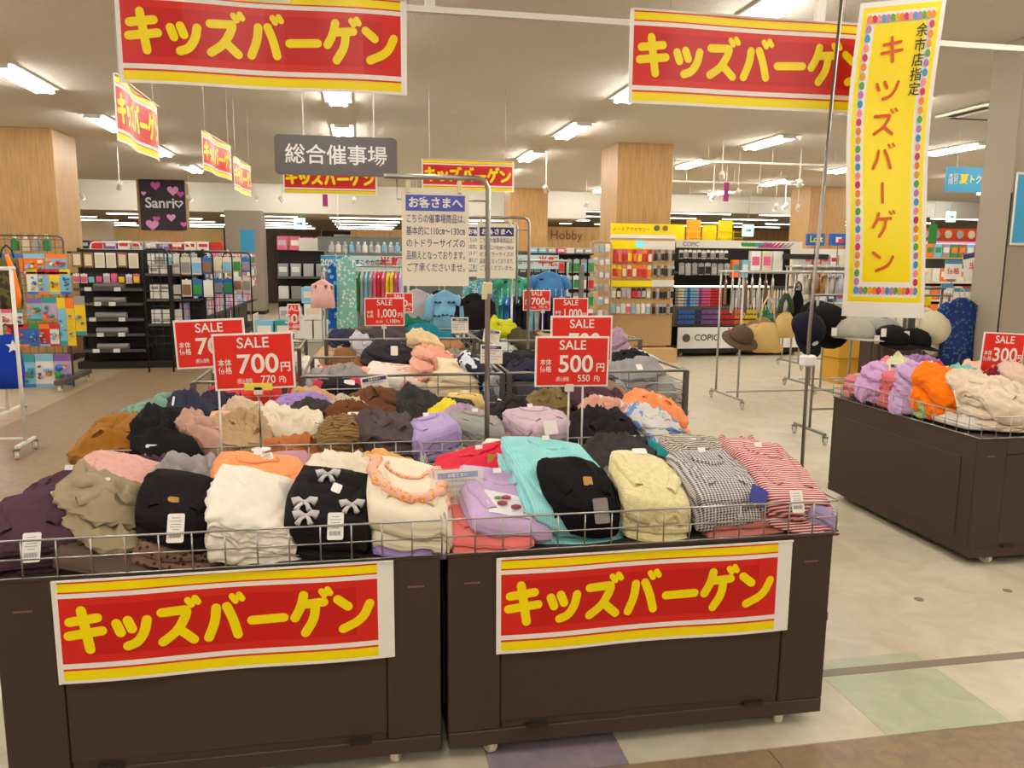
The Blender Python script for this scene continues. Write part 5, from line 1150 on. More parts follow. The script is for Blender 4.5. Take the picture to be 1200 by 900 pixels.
# ---- second black gondola with white boxes
g2x = [at(168, 300, Y=12.4).x, at(232, 300, Y=12.4).x]
g2 = gondola('shelf_unit', 'black shelf unit with stacked white boxes beside the poster rolls', g2x[0], g2x[1], 12.4, .4, zt, [.62, .98, 1.34], black)
W9 = 'on the black shelf with white boxes'
for z in (.64, 1.0, 1.36):
    for l in range(2): row('box', 'white_box', 'box', 'flat box' + (' in the lower layer' if l == 0 else ' in the upper layer'), W9, ['white'], g2x[0] + .05, g2x[0] + .48, 12.42, z + l * .105, .13, .1, .2, c2=('grey', 'white'))
row('pack', 'craft_pack', 'pack', 'pale hanging pack', W9, ['white', 'grey', 'light blue'], g2x[0] + .05, g2x[1], 12.38, at(190, 297, Y=12.4).z, .1, .16, c2=('white',))
goods('box', 'cardboard_box', 'box', 'yellowish cardboard box at the foot of the black shelf', 'brown', g2x[0] + .45, 12.42, .11, .28, .28, .25, 'cream')
for g_u, pys in ((g1, (296, 321)), (g2, (297,))):
    for py in pys: MB().box(-.5, .5, -.012, .002, at(150, py, Y=12.35).z - .02, at(150, py, Y=12.35).z + .01).box(-.5, -.485, 0, .38, at(150, py, Y=12.35).z - .01, at(150, py, Y=12.35).z + .005).build('hook_bar', black, g_u)
# mesh end panel in front of it
def mesh_panel(label, x0, x1, Y, z0, z1, m, step=.08, name='mesh_panel', legs=True, rz=0, ztop_round=.06, r=.004):
    t = thing(name, label, 'rack', ((x0 + x1) / 2, Y, 0), rz); a = (x1 - x0) / 2; R = ztop_round
    MB().tube([(-a, 0, 0 if legs else z0), (-a, 0, z1 - R), (-a + R * .3, 0, z1 - R * .3), (-a + R, 0, z1), (a - R, 0, z1), (a - R * .3, 0, z1 - R * .3), (a, 0, z1 - R), (a, 0, 0 if legs else z0)], .013, 6).build('frame', m, t, smooth=True)
    n = int((z1 - z0) / step); hw = MB().tube([(-a, 0, 0), (a, 0, 0)], r, 4).mesh('wire', m)
    for k in range(n): ob('wire', hw, t, (0, 0, z0 + (k + .5) * (z1 - z0) / n))
    n = int(2 * a / step); vw = MB().tube([(0, 0, z0), (0, 0, z1 - .02)], r, 4).mesh('wire', m)
    for k in range(1, n): ob('wire', vw, t, (-a + 2 * a * k / n, 0, 0))
    return t
mesh_panel('black wire grid panel in front of the white boxes', at(170, 350, Y=11.9).x, at(199, 350, Y=11.9).x, 11.9, .35, at(185, 292, Y=11.9).z, black, .1)
# ---- receding gondola side facing the aisle on the left
xs_ = -2.42; t = thing('shelf_unit', 'long black gondola side receding beside the wide corridor, hung with craft packs', 'shelf', (xs_ - .3, 16.2, 0))
MB().box(-.02, .02, -3.8, 3.8, 0, zt - .02).build('back_panel', mat('dark_panel', (70, 62, 60), .7), t)
MB().box(-.02, .3, -3.8, 3.8, 0, .12).build('base', black, t)
for z in (.62, 1.05): MB().box(0, .28, -3.8, 3.8, z, z + .02).build('shelf', black, t)
for k in range(7): MB().box(-.0, .03, -3.8 + k * 1.26 - .02, -3.8 + k * 1.26 + .02, 0, zt).build('upright', black, t)
WA = 'on the long receding shelf'
for z, h_, nm in ((zt - .02, .22, 'top tier'), (zt - .30, .2, 'second tier'), (zt - .56, .18, 'third tier')):
    row('pack', 'craft_pack', 'pack', 'hanging craft pack', WA + ', ' + nm, ['white', 'grey', 'cream', 'lilac', 'light blue', 'brown', 'white', 'green', 'pink'], 12.5, 19.8, xs_ - .02, z, .16, h_, c2=('white', 'cream', 'light blue', 'pink'), rz=pi / 2, axis='y', gap=.04)
row('box', 'folded_paper_pack', 'pack', 'upright paper pack', WA + ', low shelf', ['white', 'light blue', 'pink', 'cream', 'lilac'], 12.5, 19.8, xs_ - .12, .64, .09, .3, .1, c2=('white', 'light blue', 'pink'), rz=pi / 2, axis='y', gap=.05)
for k in range(6):
    p = at(225 + k * 15, 0, Y=12.3); 
def sidepanel(px, Y):
    x = at(px, 350, Y=Y).x
# black end frames seen in front of the packs
for px, Y in ((232, 12.3), (256, 13.2), (279, 14.4)):
    x = at(px, 340, Y=Y).x; mesh_panel('black wire end frame %s the receding craft shelf' % {12.3: 'at the near end of', 13.2: 'a step along', 14.4: 'halfway along'}[Y], x - .22, x + .22, Y, .8, zt - .02, black, .12)
    row('pack', 'craft_pack', 'pack', 'craft pack', 'on the wire end frame %s' % {12.3: 'nearest', 13.2: 'second', 14.4: 'third'}[Y], ['cream', 'white', 'brown', 'light blue', 'grey', 'green'], x - .22, x + .22, Y - .02, zt - .1, .13, .24, c2=('white', 'cream', 'blue')); row('pack', 'craft_pack', 'pack', 'craft pack low', 'on the wire end frame %s' % {12.3: 'nearest', 13.2: 'second', 14.4: 'third'}[Y], ['cream', 'white', 'brown', 'light blue', 'grey', 'green'], x - .22, x + .22, Y - .02, zt - .42, .13, .24, c2=('white', 'cream', 'blue'))
# ---- toy rack at the far left
tr = mesh_panel('grey wire toy rack on casters full of colourful toy packs, far left', -4.75, -3.55, 10.7, .28, at(30, 276, Y=10.7).z, greymetal, .09)
MB().box(.55, .65, -.5, .55, .09, .14).build('foot', greymetal, tr); MB().box(-.65, -.55, -.5, .55, .09, .14).build('foot', greymetal, tr)
for sx in (-.6, .6):
    for sy in (-.45, .5): caster(tr, sx, sy, 0, 1.3)
WT = 'on the toy rack'
def toyrow(px0, px1, py, hpx, cols, c2, n, nm, wmul=1):
    a, b = at(px0, py, Y=10.66), at(px1, py, Y=10.66); h_ = hpx / 940 * 10.2
    row('toy', 'toy_pack', 'toy', 'toy pack', '%s %s' % (nm, WT), cols, a.x, b.x, 10.66, a.z, (b.x - a.x) / n * .96, h_, c2=c2, step=(b.x - a.x) / n)
toyrow(0, 78, 297, 22, ['blue', 'light blue', 'orange'], ('light blue', 'orange'), 3, 'top row')
toyrow(30, 82, 315, 28, ['yellow', 'red', 'light blue', 'blue'], ('yellow', 'light blue', 'white'), 4, 'second row')
toyrow(30, 66, 349, 26, ['purple', 'teal', 'navy'], ('lilac', 'light blue'), 2, 'third row')
toyrow(66, 86, 349, 54, ['yellow', 'orange'], ('yellow', 'light blue'), 2, 'long packs')
toyrow(86, 99, 347, 44, ['grey'], ('yellow',), 1, 'yellow-edged pack')
toyrow(8, 70, 380, 25, ['green', 'orange', 'red', 'red', 'light blue'], ('red', 'blue', 'white'), 5, 'fourth row')
toyrow(18, 62, 415, 38, ['teal', 'light blue'], ('light blue', 'white'), 2, 'bottom row')
toyrow(62, 83, 415, 36, ['purple', 'lilac'], ('lilac',), 1, 'bottom corner')
toyrow(0, 26, 362, 20, ['pink', 'teal'], ('white', 'lilac'), 2, 'lower left')
for i, c in enumerate(['blue', 'green', 'pink']):
    p = at(69, 431 + i * 8, Y=10.55); o = tag(MB().lathe([(.01, -.045), (.035, -.03), (.047, 0), (.035, .03), (.01, .045)], 12).build('toy_ball', cm_(c), None, p, smooth=True), '%s toy ball in the bottom corner pack of the toy rack' % c, 'toy')
row('bottle', 'toy_bottle', 'bottle', 'small bottle', 'on top of the toy rack', ['cream', 'light blue', 'silver', 'green', 'green'], at(10, 290, Y=10.75).x, at(60, 290, Y=10.75).x, 10.75, at(30, 294, Y=10.75).z, .1, .2, c2=('white',))
# dangling bags at the very left on a white rail rack
def garment_rack(label, x0, x1, y0, y1, ztop, m=chrome, r=.013, single=False, low=.13, cas=1):
    t = thing('garment_rack', label, 'rack', ((x0 + x1) / 2, (y0 + y1) / 2, 0)); a, b = (x1 - x0) / 2, (y1 - y0) / 2
    ys = (0,) if single else (-b * .7, b * .7)
    for sx in (-1, 1):
        for y in ys: MB().tube([(sx * a, y, .1), (sx * a, y, ztop)], r, 8).build('post', m, t, smooth=True)
        MB().box(sx * a - .014, sx * a + .014, -b, b, .085, .11, bev=.003).build('foot', m, t)
        for sy in (-1, 1): ob_ = caster(t, sx * a, sy * b, .4 * sx, 1.05)
    for y in ys: MB().tube([(-a - .03, y, ztop), (a + .03, y, ztop)], r, 8).build('top_rail', m, t, smooth=True)
    MB().tube([(-a, 0, low), (a, 0, low)], r * .8, 8).build('bottom_rail', m, t, smooth=True)
    return t
wr_ = garment_rack('white garment rack at the far left edge holding bags', -5.0, -3.42, 8.1, 8.85, 1.62, whitemetal, .016, True)
p_ = at(2, 524, Z=.1); garment_rack('foot of a nearer white rack just entering at the left edge', -4.6, at(16, 524, Z=.1).x + .02, p_.y - .02, p_.y + .35, 1.5, whitemetal, .016, True)
def bag(label, px0, px1, py0, py1, Y, m, handle=None, tex=None, name='hanging_bag', cat='bag', d=.09, flare=.75):
    a = at((px0 + px1) / 2, py0, Y=Y); b = at((px0 + px1) / 2, py1, Y=Y); w_ = abs(at(px1, py0, Y=Y).x - at(px0, py0, Y=Y).x); h_ = a.z - b.z
    t = thing(name, label, cat, (b.x, Y, b.z)); mb = MB(); n = 16
    prof = [(0, .82, .5), (.03, .98, .9), (.35, 1.0, 1), (.7, .92, .85), (.95, flare, .55), (1, flare * .97, .4)]
    base = len(mb.v)
    for z, sx, sy in prof:
        for k in range(n):
            th = 2 * pi * k / n; cx, sy_ = cos(th), sin(th); mb.v.append((w_ / 2 * sx * abs(cx) ** .6 * (1 if cx > 0 else -1) * (1 + .03 * sin(k * 5 + z * 9)), d / 2 * sy * abs(sy_) ** .8 * (1 if sy_ > 0 else -1), z * h_))
    for i in range(len(prof) - 1):
        for k in range(n): A_ = i * n; mb.f.append((A_ + k, A_ + (k + 1) % n, A_ + n + (k + 1) % n, A_ + n + k)); mb.m.append(0)
    mb.f.append(tuple(n - 1 - k for k in range(n))); mb.m.append(0); mb.f.append(tuple((len(prof) - 1) * n + k for k in range(n))); mb.m.append(0)
    mb.build('bag_body', m, t, smooth=True)
    if handle:
        hh, hm = handle
        for sx in (-1, 1):
            MB().tube([(sx * w_ * .3, 0, h_ * .97), (sx * w_ * .22, 0, h_ + hh * .6), (0, 0, h_ + hh)], .008 if hm is not MC.get('h_green') else .03, 6).build('handle', hm, t, smooth=True)
    return t
camo = fab((66, 60, 52), 'camo', (100, 96, 60), 12)
b1 = bag('camouflage bag with an orange side strip, hanging at the left edge', 0, 27, 302, 362, 8.5, camo, (.12, black), d=.2, flare=.9)
MB().tube([(.04, -.11, .52), (.08, -.12, .38), (.11, -.11, .12), (.10, -.11, 0)], [.018, .028, .03, .02], 8).build('side_strip', mat('orange_strip', (245, 130, 20), .6), b1, smooth=True, label='orange side strip')
b2 = bag('bright blue bag with a white star, hanging low at the left edge', -4, 29, 392, 455, 8.5, fab((26, 60, 168)), (.1, black), d=.22, flare=.6)
MB().poly([(.1 + (.07 if k % 2 == 0 else .03) * cos(2 * pi * k / 10 + pi / 2), -.118, .42 + (.07 if k % 2 == 0 else .03) * sin(2 * pi * k / 10 + pi / 2)) for k in range(10)][::-1]).build('star_patch', paper, b2, label='white star')
# ---- centre-left shelf (322-380) with boxes, teal box piles
sx = [at(323, 300, Y=13).x, at(383, 300, Y=13).x]; zc = at(350, 293, Y=13).z
g3 = gondola('shelf_unit', 'black shelf unit with pink and blue tubs in the centre left background', sx[0], sx[1], 13, .4, zc, [.62, .95, 1.30], black)
WC = 'on the centre left black shelf'
for z, cols, nm in ((zc, ['pink', 'pink', 'silver', 'navy'], 'top'), (1.32, ['grey', 'brown', 'grey', 'silver'], 'upper tier'), (.97, ['white', 'grey', 'navy', 'white'], 'middle tier'), (.64, ['white', 'light blue', 'blue', 'white'], 'lower tier')):
    row('box', 'goods_box', 'box', 'box', WC + ', ' + nm, cols, sx[0], sx[1], 13.05, z, .15, .2, .2, c2=('white', 'silver', 'grey'), gap=.02)
tb = thing('shelf_unit', 'low white shelf of pale blue and green boxes, centre left', 'shelf', (at(355, 370, Y=10.5).x, 10.5, 0))
MB().box(-.6, .6, .0, .4, .55, .57).build('shelf', whitemetal, tb); MB().box(-.6, .6, .0, .4, .1, .12).build('shelf', whitemetal, tb); MB().box(-.6, .6, .38, .4, .1, .5).build('back_panel', whitemetal, tb)
for sx_ in (-.6, .6): MB().box(sx_ - .01, sx_ + .01, 0, .4, 0, .9).build('upright', whitemetal, tb)
for z, a, b, hh in ((.58, -.6, .6, .24), (.83, -.1, .35, .2), (1.04, -.1, .3, .2)):
    row('box', 'tissue_box', 'box', 'large carton', 'in the low white shelf, %s' % {.58: 'bottom row', .83: 'middle row', 1.04: 'top row'}[z], ['light blue', 'teal', 'white', 'light blue'], tb.location.x + a, tb.location.x + b, 10.5, z, .22, hh, .25, c2=('white', 'cream'))
# ---- hanging clothes rack with header boards (380-470) and its continuation (600-650)
def hang_rack(label, px0, px1, Y, zr):
    x0, x1 = at(px0, 320, Y=Y).x, at(px1, 320, Y=Y).x
    return garment_rack(label, x0, x1, Y - .25, Y + .25, zr, chrome, .012, True), x0, x1
def hung(name, label, cat, x, Y, z, w_, l_, m, sleeve=.35, rz=0, d=.07, group=None, long=False, detail=None):
    """garment on a hanger: body tapering mesh, sleeves, hanger"""
    t = thing(name, label, cat, (x, Y, z), rz, group)
    MB().tube([(0, 0, -.05), (-w_ * .45, 0, -.11)], .006, 5).tube([(0, 0, -.05), (w_ * .45, 0, -.11)], .006, 5).tube([(0, 0, -.05), (0, 0, -.01), (.015, 0, .012), (0, 0, .03), (-.014, 0, .018)], .003, 5).build('hanger', white, t, smooth=True)
    mb = MB(); n = 18; prof = [(-.05, .16, .6), (-.075, .5, .8), (-.11, .86, .9), (-.15, 1, 1), (-.3 * l_, .96, 1.1), (-.7 * l_, 1.0, 1.1), (-l_, 1.06, 1.2)]
    for z_, sx, sy in prof:
        for k in range(n):
            th = 2 * pi * k / n; c, s2 = cos(th), sin(th); wv = 1 + .05 * sin(k * 2.7 + x * 20) * (abs(z_) / l_)
            mb.v.append((w_ / 2 * sx * abs(c) ** .7 * (1 if c > 0 else -1) * wv, d / 2 * sy * abs(s2) ** .8 * (1 if s2 > 0 else -1) * (1 + .15 * sin(k * 3.1 + z_ * 14)), z_))
    for i in range(len(prof) - 1):
        for k in range(n): A_ = i * n; mb.f.append((A_ + k, A_ + n + k, A_ + n + (k + 1) % n, A_ + (k + 1) % n)); mb.m.append(0)
    mb.f.append(tuple((len(prof) - 1) * n + k for k in reversed(range(n)))); mb.m.append(0); mb.f.append(tuple(range(n))); mb.m.append(0)
    mb.build('body', m, t, smooth=True)
    if sleeve:
        for s_ in (-1, 1):
            MB().tube([(s_ * w_ * .36, 0, -.12), (s_ * w_ * .5, 0, -.17), (s_ * w_ * (.5 + sleeve * .25), -.01, -.1 - sleeve * .7), (s_ * w_ * (.5 + sleeve * .28), -.012, -.13 - sleeve * .75)], [.05, .056, .045, .04], 8).build('sleeve', m, t, smooth=True)
    pts = [(w_ * .13 * cos(th), -d * .3 + .0, -.065 + .03 * sin(th)) for th in [radians(180 + 180 * k / 8) for k in range(9)]]
    MB().tube(pts, .007, 5).build('collar', m, t, smooth=True)
    if detail: detail(t)
    return t
r1, a_, b_ = hang_rack('chrome rail of small hanging clothes below the half-price header board', 380, 470, 9.6, 1.52)
cols_ = [('teal', 'teal'), ('light blue', 'light blue'), ('silver', 'grey'), ('green', 'green'), ('silver', 'silver'), ('light blue', 'light blue'), ('silver', 'grey'), ('pink', 'pink'), ('red', 'rose'), ('pink', 'pink'), ('yellow', 'yellow'), ('yellow', 'yellow'), ('pink', 'pale pink'), ('lilac', 'lilac')]
for i, (c, nm) in enumerate(cols_):
    x = at(405 + i * 5, 330, Y=9.6).x
    hung('hanging_shirt', '%s child garment hanging edge-on, %s from the left' % (nm, ORD[min(i, 10)] if i < 11 else ['twelfth', 'thirteenth', 'fourteenth'][i - 11]), 'clothes', x, 9.6, 1.50, .28, .5 + .04 * (i % 3), fab(CN[c]), 0, pi / 2 - .15, .05, 'clothes hung edge-on under the header board')
hung('hanging_apron', 'deep blue patterned cloth hanging at the left of the rail', 'clothes', at(394, 330, Y=9.4).x, 9.4, 1.62, .2, .9, fab((30, 90, 170), 'floral', (120, 190, 220), 14), 0, 0, .1)
hung('hanging_apron', 'long aqua and white cloth hanging beside the blue one', 'clothes', at(406, 330, Y=9.35).x, 9.35, 1.68, .22, .95, fab((130, 190, 180), 'floral', (220, 226, 220), 26), 0, .1, .1)
hung('hanging_shorts', 'pale pink knitted shorts hanging by the boxes', 'trousers', at(378, 345, Y=9.2).x, 9.2, 1.42, .26, .36, fab((226, 176, 168)), 0, -.2, .12)
# header boards
hb_ = thing('header_board', 'pale header board above the hanging clothes with half-price print', 'sign', (at(424, 308, Y=9.9).x, 9.9, at(424, 308, Y=9.9).z))
hw = (at(472, 308, Y=9.9).x - at(377, 308, Y=9.9).x) / 2
MB().box(-hw, hw, -.01, .01, -.085, .085).build('board', mat('pale_aqua', (186, 212, 214), .5), hb_); MB().box(-hw, -hw * .3, -.014, -.008, -.08, .08).build('blue_print', mat('sky_print', (60, 140, 190), .4), hb_)
text('20%OFF', .1, hb_, (-hw * .65, -.016, 0), mat('pale_letters', (0, 0, 0)), .01); text('春のすこやか応援', .075, hb_, (hw * .08, -.014, .0), ink, .01, xs=.8); text('半額', .14, hb_, (hw * .72, -.014, 0), red, .02)
for s_ in (-1, 1): MB().tube([(s_ * hw, .01, -.08), (s_ * hw, .01, -hb_.location.z)], .01, 6).build('post', chrome, hb_)
h2 = thing('header_board', 'pale header board with red half-price print, right of the second notice', 'sign', (at(628, 307, Y=9.9).x, 9.9, at(628, 307, Y=9.9).z))
MB().box(-.29, .29, -.01, .01, -.085, .085).build('board', mat('pale_aqua', (0, 0, 0)), h2); text('全品今だけ', .07, h2, (-.15, -.014, 0), ink, .01, xs=.7); text('半額', .13, h2, (.15, -.014, 0), red, .02)
for s_ in (-1, 1): MB().tube([(s_ * .27, .01, -.08), (s_ * .27, .01, -h2.location.z)], .01, 6).build('post', chrome, h2)
# shelf of tubs behind
zt2 = at(430, 296, Y=11.5).z
gs_ = gondola('shelf_unit', 'grey-green shelf behind the header board topped with clear tubs', at(380, 300, Y=11.5).x, at(560, 300, Y=11.5).x, 11.5, .4, zt2, [.5, 1.0, zt2 - .25], mat('shelf_green', (126, 138, 130), .6))
row('bottle', 'clear_tub', 'bottle', 'clear tub', 'on top of the grey-green shelf', ['light blue', 'light blue', 'silver', 'silver', 'silver', 'white'], at(385, 300, Y=11.5).x, at(470, 300, Y=11.5).x, 11.55, zt2, .08, .15, c2=('white', 'silver'))
row('box', 'green_pack', 'box', 'green and white pack', 'low on the grey-green shelf', ['green', 'white', 'green'], at(385, 300, Y=11.5).x, at(470, 300, Y=11.5).x, 11.5, zt2 - .45, .1, .07, c2=('white',))
mbx = MB().box(-.75, .75, 0, .02, -.1, .1).build('sign_board', mat('grey_board', (110, 118, 112), .6), thing('blank_board', 'plain grey-green board above the clear tubs', 'sign', (at(435, 286, Y=11.9).x, 11.9, at(435, 286, Y=11.9).z)))
for bn in [o for o in COL.objects if o.name == 'blank_board']: MB().box(-.01, .01, .0, .02, -bn.location.z, -.09).build('post', steel, bn)
ww = MB().box(-.6, .4, 0, .02, -.09, .09).build('sign_board', whitemetal, thing('white_board', 'plain white board left of the grey-green board', 'sign', (at(400, 286, Y=12.1).x, 12.1, at(396, 287, Y=12.1).z)))
for bn in [o for o in COL.objects if o.name == 'white_board']: MB().box(-.01, .01, .0, .02, -bn.location.z, -.09).build('post', steel, bn)
# ---- displayed sweatshirts facing the camera
r2, _, _ = hang_rack('chrome clothes rack displaying front-facing sweatshirts in the centre', 478, 600, 7.9, 1.5)
lbs = fab((120, 172, 204))
def bows(t):
    for x, z in ((-.07, -.17), (.06, -.17), (-.08, -.3), (.0, -.29), (.08, -.3)):
        mb = MB()
        for d in (-1, 1): mb.tube([(x, -.05, z), (x + d * .02, -.054, z + .012), (x + d * .03, -.05, z + .002)], [.003, .008, .01], 6)
        mb.build('bow', mat('navy_bow', (34, 44, 84), .6), t)
hung('light_blue_sweatshirt', 'light blue sweatshirt with five small navy bows, hanging face-on', 'sweater', at(521, 345, Y=7.7).x, 7.7, at(521, 345, Y=7.7).z + .09, .27, .46, lbs, .28, 0, .09, detail=bows)
hung('dark_sweatshirt', 'dark sweatshirt behind the light blue one', 'sweater', at(515, 345, Y=7.8).x, 7.82, at(521, 345, Y=7.8).z + .09, .32, .4, fab((40, 36, 44)), .3, 0, .06)
hung('black_sweatshirt', 'black sweatshirt with small white lettering beside the chrome pole', 'sweater', at(556, 345, Y=7.7).x, 7.7, at(556, 342, Y=7.7).z + .04, .30, .42, fab((30, 26, 30)), .3, 0, .09)
hung('grey_shirt', 'pale grey shirt with collar between the red sign and the light blue sweatshirt', 'shirt', at(488, 345, Y=7.8).x, 7.8, at(488, 340, Y=7.8).z + .06, .30, .5, fab((176, 170, 176)), .3, 0, .09)
hung('green_tee', 'mint green tee hanging face-on behind the second stand', 'shirt', at(600, 330, Y=8.5).x, 8.5, at(600, 322, Y=8.5).z + .06, .32, .4, fab((70, 170, 140)), .1, 0, .09)
hung('blue_tee', 'medium blue tee on a white hanger behind the red signs', 'shirt', at(643, 325, Y=8.5).x, 8.5, at(643, 318, Y=8.5).z + .05, .38, .42, fab((70, 130, 186)), .15, 0, .1)
hung('teal_pattern_tee', 'teal patterned tee left of the mint green tee', 'shirt', at(570, 330, Y=8.6).x, 8.6, at(566, 326, Y=8.6).z + .06, .4, .5, fab((90, 160, 170), 'floral', (180, 210, 210), 40), .2, 0, .1)
r3, a_, b_ = hang_rack('chrome rail under the mint green tee with blue and black clothes', 548, 665, 8.6, 1.6)
for i, c in enumerate(['teal', 'blue', 'navy', 'black', 'black', 'light blue', 'silver', 'navy', 'black', 'navy', 'purple', 'navy']):
    x = at(588 + i * 7, 360, Y=8.3).x; hung('hanging_shirt', '%s garment hanging edge-on under the mint and blue tees, %s along' % (c, (ORD + ['twelfth'])[i]), 'clothes', x, 8.3, 1.28, .3, .42, fab(CN[c]), 0, pi / 2 - .3, .06, 'clothes hung edge-on under the mint tee')
# ---- shelves behind, 640-700
sx = [at(652, 300, Y=11.8).x, at(697, 300, Y=11.8).x]
g5 = gondola('shelf_unit', 'dark shelf unit of hanging hobby packs left of the central pillar', sx[0], sx[1], 11.8, .3, at(670, 297, Y=11.8).z, [.4, .8], black)
for k, z in enumerate((1.55, 1.3, 1.05, .8)):
    row('pack', 'hobby_pack', 'pack', 'hobby pack', 'on the dark shelf left of the central pillar, tier %s' % ORD[k], ['silver', 'white', 'purple', 'light blue', 'green', 'red'], sx[0] + .02, sx[1], 11.78, z + .08, .09, .2, c2=('white', 'silver', 'grey'))
MB().box(-.75, .28, 0, .3, -.02, 0).build('top_board', black, g5, (0, 0, at(670, 297, Y=11.8).z))
row('box', 'hobby_box', 'box', 'small box', 'along the top of the dark hobby shelf', ['pink', 'white', 'silver', 'purple', 'light blue'], sx[0] - .4, sx[1], 11.9, at(670, 297, Y=11.8).z, .12, .08, .1)
sx2 = [at(600, 320, Y=12.2).x, at(650, 320, Y=12.2).x]
gondola('shelf_unit', 'grey shelf unit behind the blue tee', sx2[0], sx2[1], 12.2, .3, 1.75, [.4, .8], greymetal)
for k, z in enumerate((1.65, 1.35, 1.05)): row('pack', 'hobby_pack', 'pack', 'accessory pack', 'on the grey shelf behind the blue tee, tier %s' % ORD[k], ['silver', 'grey', 'green', 'lilac', 'white', 'teal'], sx2[0], sx2[1], 12.18, z, .09, .22, c2=('white', 'silver'))
mb = MB().box(-.03, .03, -.03, .03, 0, 1.55).build('post', steel, thing('square_post', 'square metal post with a white cap left of the wire hobby rack', 'post', (at(681, 340, Y=11).x, 11, 0)))
# wire rack 692-715 angled
wrk = mesh_panel('narrow tan wire rack of small clear packs left of the pegboard', at(691, 330, Y=12).x, at(716, 330, Y=12).x, 12.0, .5, at(703, 283, Y=12).z, mat('tan_metal', (190, 160, 120), .5), .1)
for k in range(7): row('pack', 'clear_pack', 'pack', 'small clear pack', 'on the narrow tan wire rack, %s row' % ORD[k], ['silver', 'white', 'silver', 'light blue', 'red' if k == 0 else 'grey'], wrk.location.x - .14, wrk.location.x + .14, 11.97, 1.86 - k * .2, .07, .12, c2=('white', 'silver'))
# ---- pegboard on the central pillar
pb = thing('pegboard', 'pegboard display with yellow headers on the central wood pillar', 'display board', (at(752, 340, Y=12.38).x, 12.42, 0))
pxw = (at(790, 340, Y=12.38).x - at(715, 340, Y=12.38).x) / 2; ztp = at(750, 262, Y=12.38).z
MB().box(-pxw, pxw, -.02, .02, .25, ztp - .2).build('board', mat('peg_tan', (206, 170, 118), .6), pb)
zz = lambda py: at(750, py, Y=12.36).z
MB().box(-pxw, pxw, -.035, -.018, zz(277), zz(262)).build('header', yel, pb, label='bright yellow header strip'); MB().box(-pxw, pxw, -.037, -.018, zz(279), zz(275)).build('header_edge', paper, pb)
MB().box(-pxw, 0, -.035, -.018, zz(292), zz(282)).build('header', yel, pb, label='bright yellow header strip'); MB().box(0, pxw, -.035, -.018, zz(292), zz(282)).build('header', whitemetal, pb)
MB().box(-.12, .0, -.04, -.03, zz(290), zz(282)).build('screen', emat('screen_cyan', (.25, .75, .85), 1.2), pb)
MB().box(-pxw, pxw * .3, -.05, -.02, zz(336), zz(329)).build('header', yel, pb); MB().box(pxw * .3, pxw, -.05, -.02, zz(336), zz(328)).build('header', whitemetal, pb)
MB().lathe([(.045, 0), (.045, .01)], 14, M=Matrix.Translation((.22, -.036, zz(267))) @ Matrix.Rotation(pi / 2, 4, 'X')).build('round_print', greymetal, pb); MB().lathe([(.045, 0), (.045, .01)], 14, M=Matrix.Translation((.36, -.036, zz(267))) @ Matrix.Rotation(pi / 2, 4, 'X')).build('round_print', cm_('brown'), pb)
text('ノートアクセサリー', .07, pb, (-.2, -.038, zz(269)), red, .01)
pm = mat('tan_metal', (0, 0, 0))
for k in range(11): MB().tube([(-pxw + .02, -.03, zz(370) - k * .042), (pxw - .02, -.03, zz(370) - k * .042)], .003, 4).build('wire', pm, pb)
for k in range(20): x = -pxw + .03 + k * (2 * pxw - .06) / 19; MB().tube([(x, -.03, zz(370)), (x, -.03, zz(407))], .003, 4).build('wire', pm, pb)
WX = 'on the central pillar pegboard'
X0 = pb.location.x - pxw; X1 = pb.location.x + pxw * .28; X2 = pb.location.x + pxw
for py, cols, c2, nm in ((293, ['red', 'red', 'pink', 'orange', 'orange', 'yellow', 'cream'], ('orange', 'pink', 'red'), 'top row'), (311, ['orange', 'red', 'yellow', 'orange', 'purple', 'cream'], ('yellow', 'cream', 'orange'), 'second row'), (338, ['white', 'silver', 'cream', 'red', 'pink'], ('silver', 'black'), 'third row'), (356, ['pink', 'light blue', 'white', 'cream', 'red'], ('white', 'silver'), 'fourth row')):
    row('pack', 'charm_pack', 'pack', 'small hanging charm', WX + ', ' + nm, cols, X0 + .02, X1, 12.36, zz(py), .07, .2 if 'row' in nm and py < 330 else .16, c2=c2, gap=.005)
for py, nm in ((293, 'top row'), (311, 'second row'), (338, 'third row'), (356, 'fourth row')):
    row('pack', 'cord_pack', 'pack', 'dark hanging cord', WX + ', right side ' + nm, ['black', 'grey', 'black'], X1 + .02, X2, 12.36, zz(py), .05, .17, c2=('silver', 'brown'), gap=.005)
MB().box(-pxw, pxw, -.3, 0, 0, .22).build('base', mat('peg_tan', (0, 0, 0)), pb)
# ---- marker gondola
Yc = 13.1; cx0, cx1 = at(790, 340, Y=Yc).x, at(936, 340, Y=Yc).x; zc_ = lambda py: at(860, py, Y=Yc).z
gm = gondola('marker_display', 'long black marker pen display with colourful pens and white lower panel', cx0, cx1, Yc, .45, zc_(284), [zc_(320), zc_(337), zc_(360)], black)
MB().box(-(cx1 - cx0) / 2, (cx1 - cx0) / 2, -.03, .0, zc_(291), zc_(282)).build('header', whitemetal, gm, label='white header panel with colour swashes')
hwid = (cx1 - cx0) / 2
for k in range(9): MB().poly([(.02 + k * .065, -.034, zc_(288.5)), (.10 + k * .065, -.034, zc_(289)), (.06 + k * .065, -.034, zc_(284)), (-.0 + k * .065, -.034, zc_(284.5))]).build('swash', cm_('green' if k < 4 else 'purple' if k > 6 else 'teal'), gm)
for k in range(7): MB().poly([(.30 + k * .085, -.035, zc_(290.5)), (.40 + k * .085, -.035, zc_(290)), (.50 + k * .085, -.035, zc_(284)), (.46 + k * .085, -.035, zc_(284))]).build('swash', mat('magenta_print', (180, 40, 110), .5) if k < 5 else cm_('grey'), gm)
